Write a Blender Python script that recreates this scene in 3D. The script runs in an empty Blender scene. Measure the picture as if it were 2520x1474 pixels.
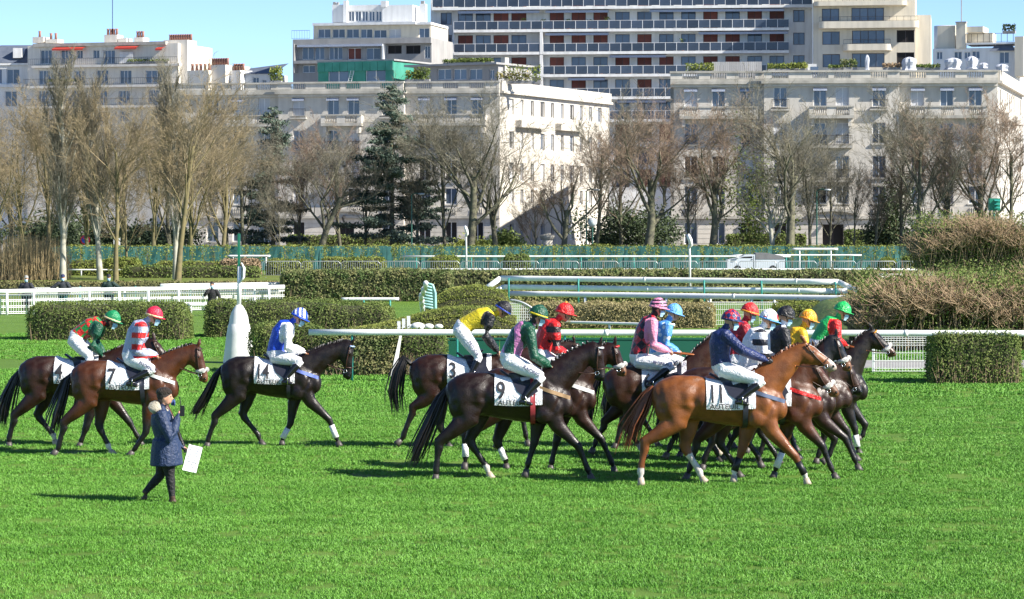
import bpy, bmesh, math, random
import numpy as np
from mathutils import Vector, Matrix, Quaternion
from mathutils.bvhtree import BVHTree
sc = bpy.context.scene
COL = sc.collection
R = math.radians
# ---------------------------------------------------------------- camera, sky, sun, exposure
F, CX, YH, H = 2680.0, 512.0, 213.0, 4.15          # focal length in pixels, horizon row, eye height
K = 1024 / 2520.0                                   # picture units used below -> render pixels
cam = bpy.data.cameras.new('camera'); cam_o = bpy.data.objects.new('camera', cam); COL.objects.link(cam_o)
cam.sensor_width = 36; cam.lens = F / 1024 * 36; cam.shift_y = -(299.5 - YH) / 1024
cam.clip_start = 1; cam.clip_end = 6000
cam_o.location = (0, 0, H); cam_o.rotation_euler = (math.pi / 2, 0, 0)
sc.camera = cam_o
SUN_A, SUN_E = R(23), R(36)
TO_SUN = Vector((math.cos(SUN_A) * math.cos(SUN_E), -math.sin(SUN_A) * math.cos(SUN_E), math.sin(SUN_E)))
world = bpy.data.worlds.new('World'); sc.world = world; world.use_nodes = True
_n = world.node_tree.nodes
sky = _n.new('ShaderNodeTexSky'); sky.sky_type = 'NISHITA'; sky.sun_disc = False
sky.sun_elevation = SUN_E; sky.sun_rotation = math.atan2(TO_SUN.x, TO_SUN.y)
sky.air_density = 0.55; sky.dust_density = 0.1; sky.ozone_density = 3.0; sky.altitude = 2000
_n['Background'].inputs[1].default_value = 0.108
world.node_tree.links.new(sky.outputs[0], _n['Background'].inputs[0])
sun = bpy.data.lights.new('sun', 'SUN'); sun.energy = 4.8; sun.angle = R(0.53); sun.color = (1.0, 0.94, 0.84)
sun_o = bpy.data.objects.new('sun', sun); COL.objects.link(sun_o)
sun_o.rotation_euler = (-TO_SUN).to_track_quat('-Z', 'Y').to_euler(); sun_o.location = (60, -30, 60)
vs = sc.view_settings
vs.view_transform = 'Standard'; vs.look = 'None'; vs.exposure = 1.12; vs.gamma = 1; vs.use_curve_mapping = False
sc.cycles.max_bounces = 5; sc.cycles.diffuse_bounces = 3; sc.cycles.glossy_bounces = 3
sc.cycles.transparent_max_bounces = 6; sc.cycles.transmission_bounces = 4

# ---------------------------------------------------------------- picture -> place
def gd(y):                       # distance of the ground seen at picture row y
    return F * H / (y * K - YH)
def at(x, y, D):                 # point at distance D seen at (x, y)
    return Vector(((x * K - CX) * D / F, D, H - (y * K - YH) * D / F))
def gx(x, D):
    return (x * K - CX) * D / F
def gz(y, D):
    return H - (y * K - YH) * D / F

# ---------------------------------------------------------------- materials
MATS = {}
def mat(name, col, rough=0.6, var=None, scale=8.0, bump=0.0, bscale=60.0, metal=0.0, spec=0.5, coat=0.0, detail=4.0,
        attr=None, objrand=0.0, trans=0.0, wave=None):
    """Principled material: colour, optional second colour mixed by noise, optional noise bump."""
    if name in MATS: return MATS[name]
    m = bpy.data.materials.new(name); m.use_nodes = True; MATS[name] = m
    nt = m.node_tree; n = nt.nodes; l = nt.links; b = n['Principled BSDF']
    b.inputs['Roughness'].default_value = rough; b.inputs['Metallic'].default_value = metal
    b.inputs['Specular IOR Level'].default_value = spec; b.inputs['Coat Weight'].default_value = coat
    b.inputs['Coat Roughness'].default_value = 0.15
    c4 = (*col, 1); b.inputs['Base Color'].default_value = c4
    tc = n.new('ShaderNodeTexCoord')
    src = None
    if attr:
        a = n.new('ShaderNodeAttribute'); a.attribute_name = attr; src = a.outputs['Color']
    if var is not None:
        no = n.new('ShaderNodeTexNoise'); no.inputs['Scale'].default_value = scale; no.inputs['Detail'].default_value = detail
        l.new(tc.outputs['Object'], no.inputs['Vector'])
        rp = n.new('ShaderNodeValToRGB'); rp.color_ramp.elements[0].position = 0.35; rp.color_ramp.elements[1].position = 0.65
        l.new(no.outputs['Fac'], rp.inputs['Fac'])
        mx = n.new('ShaderNodeMix'); mx.data_type = 'RGBA'; mx.inputs[6].default_value = c4; mx.inputs[7].default_value = (*var, 1)
        l.new(rp.outputs['Color'], mx.inputs[0])
        if src is not None:
            mx.blend_type = 'MULTIPLY'; l.new(src, mx.inputs[6])
        src = mx.outputs[2]
    if objrand:
        oi = n.new('ShaderNodeObjectInfo'); hs = n.new('ShaderNodeHueSaturation')
        mp = n.new('ShaderNodeMapRange'); mp.inputs[3].default_value = 1 - objrand; mp.inputs[4].default_value = 1 + objrand
        l.new(oi.outputs['Random'], mp.inputs[0]); l.new(mp.outputs[0], hs.inputs['Value'])
        if src is not None: l.new(src, hs.inputs['Color'])
        else: hs.inputs['Color'].default_value = c4
        src = hs.outputs['Color']
    if src is not None: l.new(src, b.inputs['Base Color'])
    if bump:
        nb = n.new('ShaderNodeTexNoise'); nb.inputs['Scale'].default_value = bscale; nb.inputs['Detail'].default_value = 3
        l.new(tc.outputs['Object'], nb.inputs['Vector'])
        bp = n.new('ShaderNodeBump'); bp.inputs['Strength'].default_value = bump; bp.inputs['Distance'].default_value = 0.05
        l.new(nb.outputs['Fac'], bp.inputs['Height']); l.new(bp.outputs['Normal'], b.inputs['Normal'])
    if trans:
        tr = n.new('ShaderNodeBsdfTranslucent'); ms = n.new('ShaderNodeMixShader'); ms.inputs[0].default_value = trans
        if src is not None: l.new(src, tr.inputs['Color'])
        else: tr.inputs['Color'].default_value = c4
        o = n['Material Output']; l.new(b.outputs[0], ms.inputs[1]); l.new(tr.outputs[0], ms.inputs[2]); l.new(ms.outputs[0], o.inputs[0])
    return m

def pattern(name, kind, c1, c2, scale=8.0, rough=0.35, axis=2):
    """two-colour cloth print: 'check', 'band', 'spot', 'quarter'"""
    if name in MATS: return MATS[name]
    m = bpy.data.materials.new(name); m.use_nodes = True; MATS[name] = m
    nt = m.node_tree; n = nt.nodes; l = nt.links; b = n['Principled BSDF']
    b.inputs['Roughness'].default_value = rough
    tc = n.new('ShaderNodeTexCoord'); mx = n.new('ShaderNodeMix'); mx.data_type = 'RGBA'
    mx.inputs[6].default_value = (*c1, 1); mx.inputs[7].default_value = (*c2, 1)
    if kind == 'check':
        t = n.new('ShaderNodeTexChecker'); t.inputs['Scale'].default_value = scale
        mp = n.new('ShaderNodeMapping'); mp.inputs['Rotation'].default_value = (0.3, 0.7, 0.4)
        l.new(tc.outputs['Object'], mp.inputs[0]); l.new(mp.outputs[0], t.inputs[0]); l.new(t.outputs['Fac'], mx.inputs[0])
    elif kind == 'spot':
        t = n.new('ShaderNodeTexVoronoi'); t.inputs['Scale'].default_value = scale
        l.new(tc.outputs['Object'], t.inputs['Vector'])
        g = n.new('ShaderNodeMath'); g.operation = 'LESS_THAN'; g.inputs[1].default_value = 0.33
        l.new(t.outputs['Distance'], g.inputs[0]); l.new(g.outputs[0], mx.inputs[0])
    elif kind == 'band':
        t = n.new('ShaderNodeTexWave'); t.inputs['Scale'].default_value = scale; t.bands_direction = 'XYZ'[axis]; t.inputs['Distortion'].default_value = 0.6
        l.new(tc.outputs['Object'], t.inputs['Vector'])
        g = n.new('ShaderNodeMath'); g.operation = 'GREATER_THAN'; g.inputs[1].default_value = 0.55
        l.new(t.outputs['Fac'], g.inputs[0]); l.new(g.outputs[0], mx.inputs[0])
    l.new(mx.outputs[2], b.inputs['Base Color'])
    bump_cloth(m)
    return m

def bump_cloth(m, s=17, st=0.75):
    nt = m.node_tree; n = nt.nodes; l = nt.links; b = n['Principled BSDF']
    tc = n.new('ShaderNodeTexCoord'); w = n.new('ShaderNodeTexNoise'); w.inputs['Scale'].default_value = s; w.inputs['Detail'].default_value = 2
    w.inputs['Distortion'].default_value = 1.2
    bp = n.new('ShaderNodeBump'); bp.inputs['Strength'].default_value = st; bp.inputs['Distance'].default_value = 0.035
    l.new(tc.outputs['Object'], w.inputs['Vector']); l.new(w.outputs['Fac'], bp.inputs['Height']); l.new(bp.outputs['Normal'], b.inputs['Normal'])

def cloth(name, col, rough=0.4, **k):
    if name in MATS: return MATS[name]
    m = mat(name, col, rough, **k); bump_cloth(m); return m

# ---------------------------------------------------------------- objects
def tag(o, label=None, cat=None, group=None, kind=None):
    if label: o['label'] = label
    if cat: o['category'] = cat
    if group: o['group'] = group
    if kind: o['kind'] = kind
    return o
def empty(name, loc=(0, 0, 0), rz=0.0, label=None, cat=None, group=None):
    o = bpy.data.objects.new(name, None); COL.objects.link(o); o.location = loc; o.rotation_euler = (0, 0, rz); o.empty_display_size = 0.2
    return tag(o, label, cat, group)
def link(name, me, parent=None, loc=None, rz=None, rot=None, scale=None):
    o = bpy.data.objects.new(name, me); COL.objects.link(o); o.parent = parent
    if loc is not None: o.location = loc
    if rz is not None: o.rotation_euler = (0, 0, rz)
    if rot is not None: o.rotation_euler = rot
    if scale is not None: o.scale = scale
    return o
def copy_tree(o, parent=None):
    c = o.copy(); COL.objects.link(c); c.parent = parent
    for ch in list(o.children): copy_tree(ch, c)
    return c
def np_mesh(name, V, Fc, mats, smooth=False, mi=None):
    V = np.asarray(V, np.float32); Fc = np.asarray(Fc, np.int32); nf, k = Fc.shape
    me = bpy.data.meshes.new(name)
    me.vertices.add(len(V)); me.vertices.foreach_set('co', V.ravel())
    me.loops.add(nf * k); me.loops.foreach_set('vertex_index', Fc.ravel())
    me.polygons.add(nf); me.polygons.foreach_set('loop_start', np.arange(0, nf * k, k, dtype=np.int32))
    if smooth: me.polygons.foreach_set('use_smooth', np.ones(nf, bool))
    for m in (mats if isinstance(mats, (list, tuple)) else [mats]): me.materials.append(m)
    if mi is not None: me.polygons.foreach_set('material_index', np.asarray(mi, np.int32))
    me.update(calc_edges=True); return me

class MB:
    def __init__(s): s.v = []; s.f = []; s.mi = []; s.m = 0
    def add(s, vs, fs):
        o = len(s.v); s.v += [tuple(v) for v in vs]
        for f in fs: s.f.append(tuple(i + o for i in f)); s.mi.append(s.m)
        return s
    def box(s, x0, x1, y0, y1, z0, z1):
        return s.add([(x0,y0,z0),(x1,y0,z0),(x1,y1,z0),(x0,y1,z0),(x0,y0,z1),(x1,y0,z1),(x1,y1,z1),(x0,y1,z1)],
                     [(0,3,2,1),(4,5,6,7),(0,1,5,4),(1,2,6,5),(2,3,7,6),(3,0,4,7)])
    def quad(s, a, b, c, d): return s.add([a, b, c, d], [(0, 1, 2, 3)])
    def tube(s, pts, rad, n=8, cap=True, sq=1.0, ref=None):
        """tube through pts; rad: number, list of numbers or list of (in-plane, sideways); sideways axis kept near ref (default y)"""
        pts = [Vector(p) for p in pts]; N = len(pts); rings = []
        side0 = Vector(ref) if ref else Vector((0, 1, 0))
        for i, p in enumerate(pts):
            t = (pts[min(i + 1, N - 1)] - pts[max(i - 1, 0)])
            t = t.normalized() if t.length > 1e-9 else Vector((0, 0, 1))
            sd = side0 - t * side0.dot(t)
            if sd.length < 1e-3: sd = Vector((1, 0, 0)) - t * t.x
            if sd.length < 1e-3: sd = Vector((0, 0, 1)) - t * t.z
            sd.normalize(); up = t.cross(sd)
            r = rad if isinstance(rad, (int, float)) else rad[i]
            ra, rb = (r, r) if isinstance(r, (int, float)) else r
            rings.append([p + up * (ra * math.cos(2 * math.pi * k / n)) + sd * (rb * math.sin(2 * math.pi * k / n)) for k in range(n)])
        vs = [v for r in rings for v in r]; fs = []
        for i in range(N - 1):
            for k in range(n):
                k2 = (k + 1) % n; fs.append((i*n+k, i*n+k2, (i+1)*n+k2, (i+1)*n+k))
        if cap: fs.append(tuple(range(n - 1, -1, -1))); fs.append(tuple((N-1)*n + k for k in range(n)))
        return s.add(vs, fs)
    def lathe(s, prof, n=16, c=(0, 0, 0), sx=1, sy=1):
        vs = []; fs = []
        for r, z in prof:
            for k in range(n):
                a = 2 * math.pi * k / n; vs.append((c[0] + r * sx * math.cos(a), c[1] + r * sy * math.sin(a), c[2] + z))
        for i in range(len(prof) - 1):
            for k in range(n):
                k2 = (k + 1) % n; fs.append((i*n+k, i*n+k2, (i+1)*n+k2, (i+1)*n+k))
        fs.append(tuple(range(n - 1, -1, -1))); fs.append(tuple((len(prof)-1)*n + k for k in range(n)))
        return s.add(vs, fs)
    def ell(s, c, r, n=12, m=8, rot=None):
        vs = []; fs = []; c = Vector(c)
        for i in range(m + 1):
            th = math.pi * i / m
            for k in range(n):
                a = 2 * math.pi * k / n
                v = Vector((r[0]*math.sin(th)*math.cos(a), r[1]*math.sin(th)*math.sin(a), r[2]*math.cos(th)))
                if rot: v = rot @ v
                vs.append(c + v)
        for i in range(m):
            for k in range(n):
                k2 = (k + 1) % n; fs.append((i*n+k, (i+1)*n+k, (i+1)*n+k2, i*n+k2))
        return s.add(vs, fs)
    def mesh(s, name, mats, smooth=False):
        me = bpy.data.meshes.new(name); me.from_pydata(s.v, [], s.f)
        for m in (mats if isinstance(mats, (list, tuple)) else [mats]): me.materials.append(m)
        if any(s.mi): me.polygons.foreach_set('material_index', s.mi)
        if smooth: me.polygons.foreach_set('use_smooth', [True] * len(s.f))
        me.update(); return me
    def build(s, name, mats, parent=None, smooth=False, **k):
        return link(name, s.mesh(name, mats, smooth), parent, **k)

def remeshed(mb, voxel, smooth_it=2, factor=0.5):
    """one continuous skin over all the pieces of mb"""
    me = mb.mesh('tmp', []) if False else bpy.data.meshes.new('tmp'); me.from_pydata(mb.v, [], mb.f); me.update()
    bm = bmesh.new(); bm.from_mesh(me); bmesh.ops.recalc_face_normals(bm, faces=bm.faces); bm.to_mesh(me); bm.free()
    o = bpy.data.objects.new('tmp', me); COL.objects.link(o)
    rm = o.modifiers.new('r', 'REMESH'); rm.mode = 'VOXEL'; rm.voxel_size = voxel; rm.use_smooth_shade = True
    sm = o.modifiers.new('s', 'SMOOTH'); sm.iterations = smooth_it; sm.factor = factor
    dg = bpy.context.evaluated_depsgraph_get(); dg.update()
    out = bpy.data.meshes.new_from_object(o.evaluated_get(dg))
    bpy.data.objects.remove(o); bpy.data.meshes.remove(me)
    return out
def co_np(me):
    a = np.empty(len(me.vertices) * 3, np.float32); me.vertices.foreach_get('co', a); return a.reshape(-1, 3)
def face_centers(me):
    a = np.empty(len(me.polygons) * 3, np.float32); me.polygons.foreach_get('center', a); return a.reshape(-1, 3)
def seg_dist(P, a, b):
    a = np.asarray(a, float); b = np.asarray(b, float); d = b - a; t = np.clip(((P - a) @ d) / max(d @ d, 1e-9), 0, 1)
    return np.linalg.norm(P - a - t[:, None] * d, axis=1), t

def segs_mesh(name, S, m, n=3):
    """S rows: p0(3) p1(3) r0 r1 -> thin prisms"""
    S = np.asarray(S, np.float32); N = len(S)
    p0, p1, r0, r1 = S[:, :3], S[:, 3:6], S[:, 6:7], S[:, 7:8]
    t = p1 - p0; t /= np.maximum(np.linalg.norm(t, axis=1, keepdims=True), 1e-6)
    h = np.where(np.abs(t[:, 2:3]) > 0.9, np.array([[1., 0, 0]]), np.array([[0, 0, 1.]]))
    u = np.cross(t, h); u /= np.linalg.norm(u, axis=1, keepdims=True); w = np.cross(t, u)
    V = np.empty((N, 2, n, 3), np.float32)
    for k in range(n):
        a = 2 * math.pi * k / n; d = u * math.cos(a) + w * math.sin(a)
        V[:, 0, k] = p0 + d * r0; V[:, 1, k] = p1 + d * r1
    idx = np.arange(N)[:, None] * (2 * n); Fc = np.empty((N, n, 4), np.int32)
    for k in range(n):
        k2 = (k + 1) % n; Fc[:, k] = np.concatenate([idx + k, idx + k2, idx + n + k2, idx + n + k], 1)
    return np_mesh(name, V.reshape(-1, 3), Fc.reshape(-1, 4), m, smooth=n > 3)
def leaves_np(P, size, rng, Nn=None, tilt=0.9):
    """one small four-sided leaf at each point, turned about its normal"""
    P = np.asarray(P, np.float32); N = len(P)
    nrm = rng.normal(size=(N, 3)) * tilt + (0 if Nn is None else Nn); nrm /= np.linalg.norm(nrm, axis=1, keepdims=True)
    h = rng.normal(size=(N, 3)); u = np.cross(nrm, h); u /= np.linalg.norm(u, axis=1, keepdims=True); w = np.cross(nrm, u)
    s = (size * rng.uniform(0.6, 1.4, N))[:, None]
    V = np.stack([P - u * s, P + w * s * 0.5, P + u * s, P - w * s * 0.5], 1)
    return V.reshape(-1, 3), np.arange(N * 4).reshape(-1, 4)
# ---------------------------------------------------------------- ground
def lawn_mat(name, a, b, c, fine=70.0):
    m = bpy.data.materials.new(name); m.use_nodes = True; nt = m.node_tree; n = nt.nodes; l = nt.links; bs = n['Principled BSDF']
    bs.inputs['Roughness'].default_value = 0.75; bs.inputs['Specular IOR Level'].default_value = 0.25
    geo = n.new('ShaderNodeNewGeometry'); sep = n.new('ShaderNodeMapping'); sep.inputs['Scale'].default_value = (0.35, 1.0, 1.0)
    l.new(geo.outputs['Position'], sep.inputs[0])
    n1 = n.new('ShaderNodeTexNoise'); n1.inputs['Scale'].default_value = 0.9; n1.inputs['Detail'].default_value = 5; l.new(sep.outputs[0], n1.inputs['Vector'])
    n2 = n.new('ShaderNodeTexNoise'); n2.inputs['Scale'].default_value = fine; n2.inputs['Detail'].default_value = 2; l.new(geo.outputs['Position'], n2.inputs['Vector'])
    r1 = n.new('ShaderNodeValToRGB'); e = r1.color_ramp.elements; e[0].position = 0.36; e[0].color = (*a, 1); e[1].position = 0.66; e[1].color = (*c, 1)
    k = e.new(0.5); k.color = (*b, 1); l.new(n1.outputs['Fac'], r1.inputs['Fac'])
    hs = n.new('ShaderNodeHueSaturation'); mp = n.new('ShaderNodeMapRange'); mp.inputs[1].default_value = 0.3; mp.inputs[2].default_value = 0.7; mp.inputs[3].default_value = 0.75; mp.inputs[4].default_value = 1.25
    l.new(n2.outputs['Fac'], mp.inputs[0]); l.new(mp.outputs[0], hs.inputs['Value']); l.new(r1.outputs['Color'], hs.inputs['Color'])
    l.new(hs.outputs['Color'], bs.inputs['Base Color'])
    bp = n.new('ShaderNodeBump'); bp.inputs['Strength'].default_value = 0.6; bp.inputs['Distance'].default_value = 0.04
    l.new(n2.outputs['Fac'], bp.inputs['Height']); l.new(bp.outputs['Normal'], bs.inputs['Normal'])
    return m
M_lawn = lawn_mat('lawn', (0.09, 0.172, 0.02), (0.106, 0.198, 0.025), (0.128, 0.22, 0.032))
M_rough = lawn_mat('rough_grass', (0.09, 0.13, 0.02), (0.13, 0.18, 0.03), (0.19, 0.19, 0.055), 14.0)
M_blade = None
g = MB()
ys = [-60, 25, 60, 90, 114, 170, 260, 420, 900, 3000, 5500]
for i in range(len(ys) - 1): g.quad((-2500, ys[i], 0), (2500, ys[i], 0), (2500, ys[i + 1], 0), (-2500, ys[i + 1], 0))
tag(g.build('ground', M_lawn), kind='structure')
# rougher meadow and street strip farther back, laid as sheets
tag(MB().quad((-90, 128, .006), (90, 128, .006), (90, 186, .006), (-90, 186, .006)).build('meadow', M_rough), kind='structure')
M_asph = mat('asphalt', (0.30, 0.29, 0.28), 0.85, var=(0.24, 0.235, 0.23), scale=1.5)
tag(MB().quad((gx(1640, 72), 71.5, .006), (60, 71.5, .006), (60, 75.5, .006), (gx(1640, 72), 75.5, .006)).build('path', M_asph), kind='structure')
M_pave = mat('gravel_court', (0.30, 0.28, 0.25), 0.9, var=(0.24, 0.225, 0.20), scale=.4)
tag(MB().quad((-2000, 226.02, .012), (2000, 226.02, .012), (2000, 3000, .012), (-2000, 3000, .012)).build('pavement', M_pave), kind='structure')  # unseen grey ground, added to keep green lawn bounce off the facades
M_street = mat('street', (0.07, 0.07, 0.072), 0.85, var=(0.05, 0.05, 0.05), scale=0.5)
tag(MB().quad((-200, 206, .008), (200, 206, .008), (200, 226, .008), (-200, 226, .008)).build('street', M_street), kind='structure')

# ---------------------------------------------------------------- grass blades on the lawn (geometry nodes scatter)
def grass_clump(seed, n, spread, h, w):
    rg = random.Random(seed); V = []; Fc = []
    for i in range(n):
        x, y = rg.uniform(-spread, spread), rg.uniform(-spread, spread); a = rg.uniform(0, 6.28); hh = h * rg.uniform(.55, 1.35); ww = w * rg.uniform(.7, 1.3)
        lx, ly = rg.gauss(0, .6) * hh, rg.gauss(0, .6) * hh; c, s_ = math.cos(a) * ww, math.sin(a) * ww; o = len(V)
        V += [(x - c, y - s_, -.005), (x + c, y + s_, -.005), (x + lx * .45 + c * .8, y + ly * .45 + s_ * .8, hh * .6), (x + lx * .45 - c * .8, y + ly * .45 - s_ * .8, hh * .6), (x + lx, y + ly, hh)]
        Fc += [(o, o + 1, o + 2, o + 3), (o + 3, o + 2, o + 4, o + 4)]
    return V, [f[:3] if f[2] == f[3] else f for f in Fc]
M_blade = lawn_mat('grass_blade', (0.100, 0.262, 0.028), (0.124, 0.305, 0.037), (0.154, 0.345, 0.05), 25.0)
_bs = M_blade.node_tree.nodes['Principled BSDF']; _bs.inputs['Roughness'].default_value = 0.5; _bs.inputs['Specular IOR Level'].default_value = 0.35
def grass_patch(D0, D1, dens, clump_n, h, w, seed, margin=1.05):
    hw0, hw1 = D0 * 512 / F * margin + .5, D1 * 512 / F * margin + .5
    me = MB().quad((-hw0, D0, .004), (hw0, D0, .004), (hw1, D1, .004), (-hw1, D1, .004)).mesh('grass', M_lawn)
    o = link('grass', me); tag(o, 'short mown racecourse grass blades', 'grass', kind='stuff')
    V, Fc = grass_clump(seed, clump_n, .13, h, w); cm = bpy.data.meshes.new('grass_tuft'); cm.from_pydata(V, [], Fc); cm.materials.append(M_blade)
    co = bpy.data.objects.new('grass_tuft', cm)
    ng = bpy.data.node_groups.new('grass_scatter', 'GeometryNodeTree')
    ng.interface.new_socket('Geometry', in_out='INPUT', socket_type='NodeSocketGeometry'); ng.interface.new_socket('Geometry', in_out='OUTPUT', socket_type='NodeSocketGeometry')
    n = ng.nodes; l = ng.links; gi = n.new('NodeGroupInput'); go = n.new('NodeGroupOutput')
    dp = n.new('GeometryNodeDistributePointsOnFaces'); dp.inputs['Density'].default_value = dens; dp.inputs['Seed'].default_value = seed
    oi = n.new('GeometryNodeObjectInfo'); oi.inputs['Object'].default_value = co; oi.inputs['As Instance'].default_value = True
    ip = n.new('GeometryNodeInstanceOnPoints'); rv = n.new('FunctionNodeRandomValue'); rv.data_type = 'FLOAT_VECTOR'
    rv.inputs[0].default_value = (-.06, -.06, 0); rv.inputs[1].default_value = (.06, .06, 6.28)
    rs = n.new('FunctionNodeRandomValue'); rs.data_type = 'FLOAT'; rs.inputs[2].default_value = .7; rs.inputs[3].default_value = 1.3
    l.new(gi.outputs[0], dp.inputs['Mesh']); l.new(dp.outputs['Points'], ip.inputs['Points']); l.new(oi.outputs['Geometry'], ip.inputs['Instance'])
    l.new(rv.outputs[0], ip.inputs['Rotation']); l.new(rs.outputs[1], ip.inputs['Scale']); l.new(ip.outputs[0], go.inputs[0])
    md = o.modifiers.new('scatter', 'NODES'); md.node_group = ng
    return o
grass_patch(27.5, 42, 36, 95, .028, .0030, 1)
grass_patch(42, 60, 26, 75, .030, .0042, 2)
grass_patch(60, 71.3, 13, 50, .036, .008, 3)
grass_patch(75.7, 92, 10, 50, .036, .010, 4)
# ---------------------------------------------------------------- people (one continuous skin each, clothing zones by material)
M_skin = mat('skin', (0.56, 0.31, 0.20), 0.5, var=(0.50, 0.26, 0.17), scale=9)
M_hair = mat('dark_hair', (0.022, 0.015, 0.012), 0.6, bump=.5, bscale=90)
M_breech = cloth('white_breeches', (0.80, 0.80, 0.82), 0.5)
M_boot = mat('black_leather', (0.012, 0.012, 0.014), 0.22, coat=.3)
M_mask = mat('surgical_mask', (0.42, 0.66, 0.82), 0.7)
M_black = mat('black_rubber', (0.013, 0.013, 0.015), 0.45)
M_lens = mat('goggle_lens', (0.03, 0.028, 0.025), 0.08)

def lerp(a, b, t): return Vector(a) * (1 - t) + Vector(b) * t
def hand_parts(mb, w, d, grip, side, s=1.0):
    """palm, four unequal curled fingers and a thumb leaving the side of the palm"""
    d = Vector(d).normalized(); across = Vector((0, 1, 0)) - d * d.y
    across = across.normalized() if across.length > .2 else Vector((0, 0, 1)); dn = d.cross(across)
    if dn.z > 0: dn = -dn
    w = Vector(w); c = w + d * .05 * s
    mb.tube([w, w + d * .03 * s, w + d * .085 * s], [(.026 * s, .030 * s), (.024 * s, .040 * s), (.017 * s, .040 * s)], 8)
    for k, L in enumerate((.068, .078, .073, .058)):
        b = w + d * .082 * s + across * ((k - 1.5) * .0215 * s)
        if grip: pts = [b, b + d * L * .42 * s + dn * .012 * s, b + d * L * .40 * s + dn * .045 * s, b + d * L * .02 * s + dn * .055 * s]
        else: pts = [b, b + d * L * .45 * s + dn * .008 * s, b + d * L * .8 * s + dn * .022 * s, b + d * L * s + dn * .04 * s]
        mb.tube(pts, [.0105 * s, .010 * s, .009 * s, .0075 * s], 6)
    tb = w + d * .035 * s - across * (.036 * s * side)
    mb.tube([w + d * .02 * s - across * .02 * s * side, tb, tb + d * .035 * s + dn * .018 * s, tb + d * .06 * s + dn * .03 * s + across * .012 * s * side], [.013 * s, .0125 * s, .011 * s, .008 * s], 6)

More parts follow.
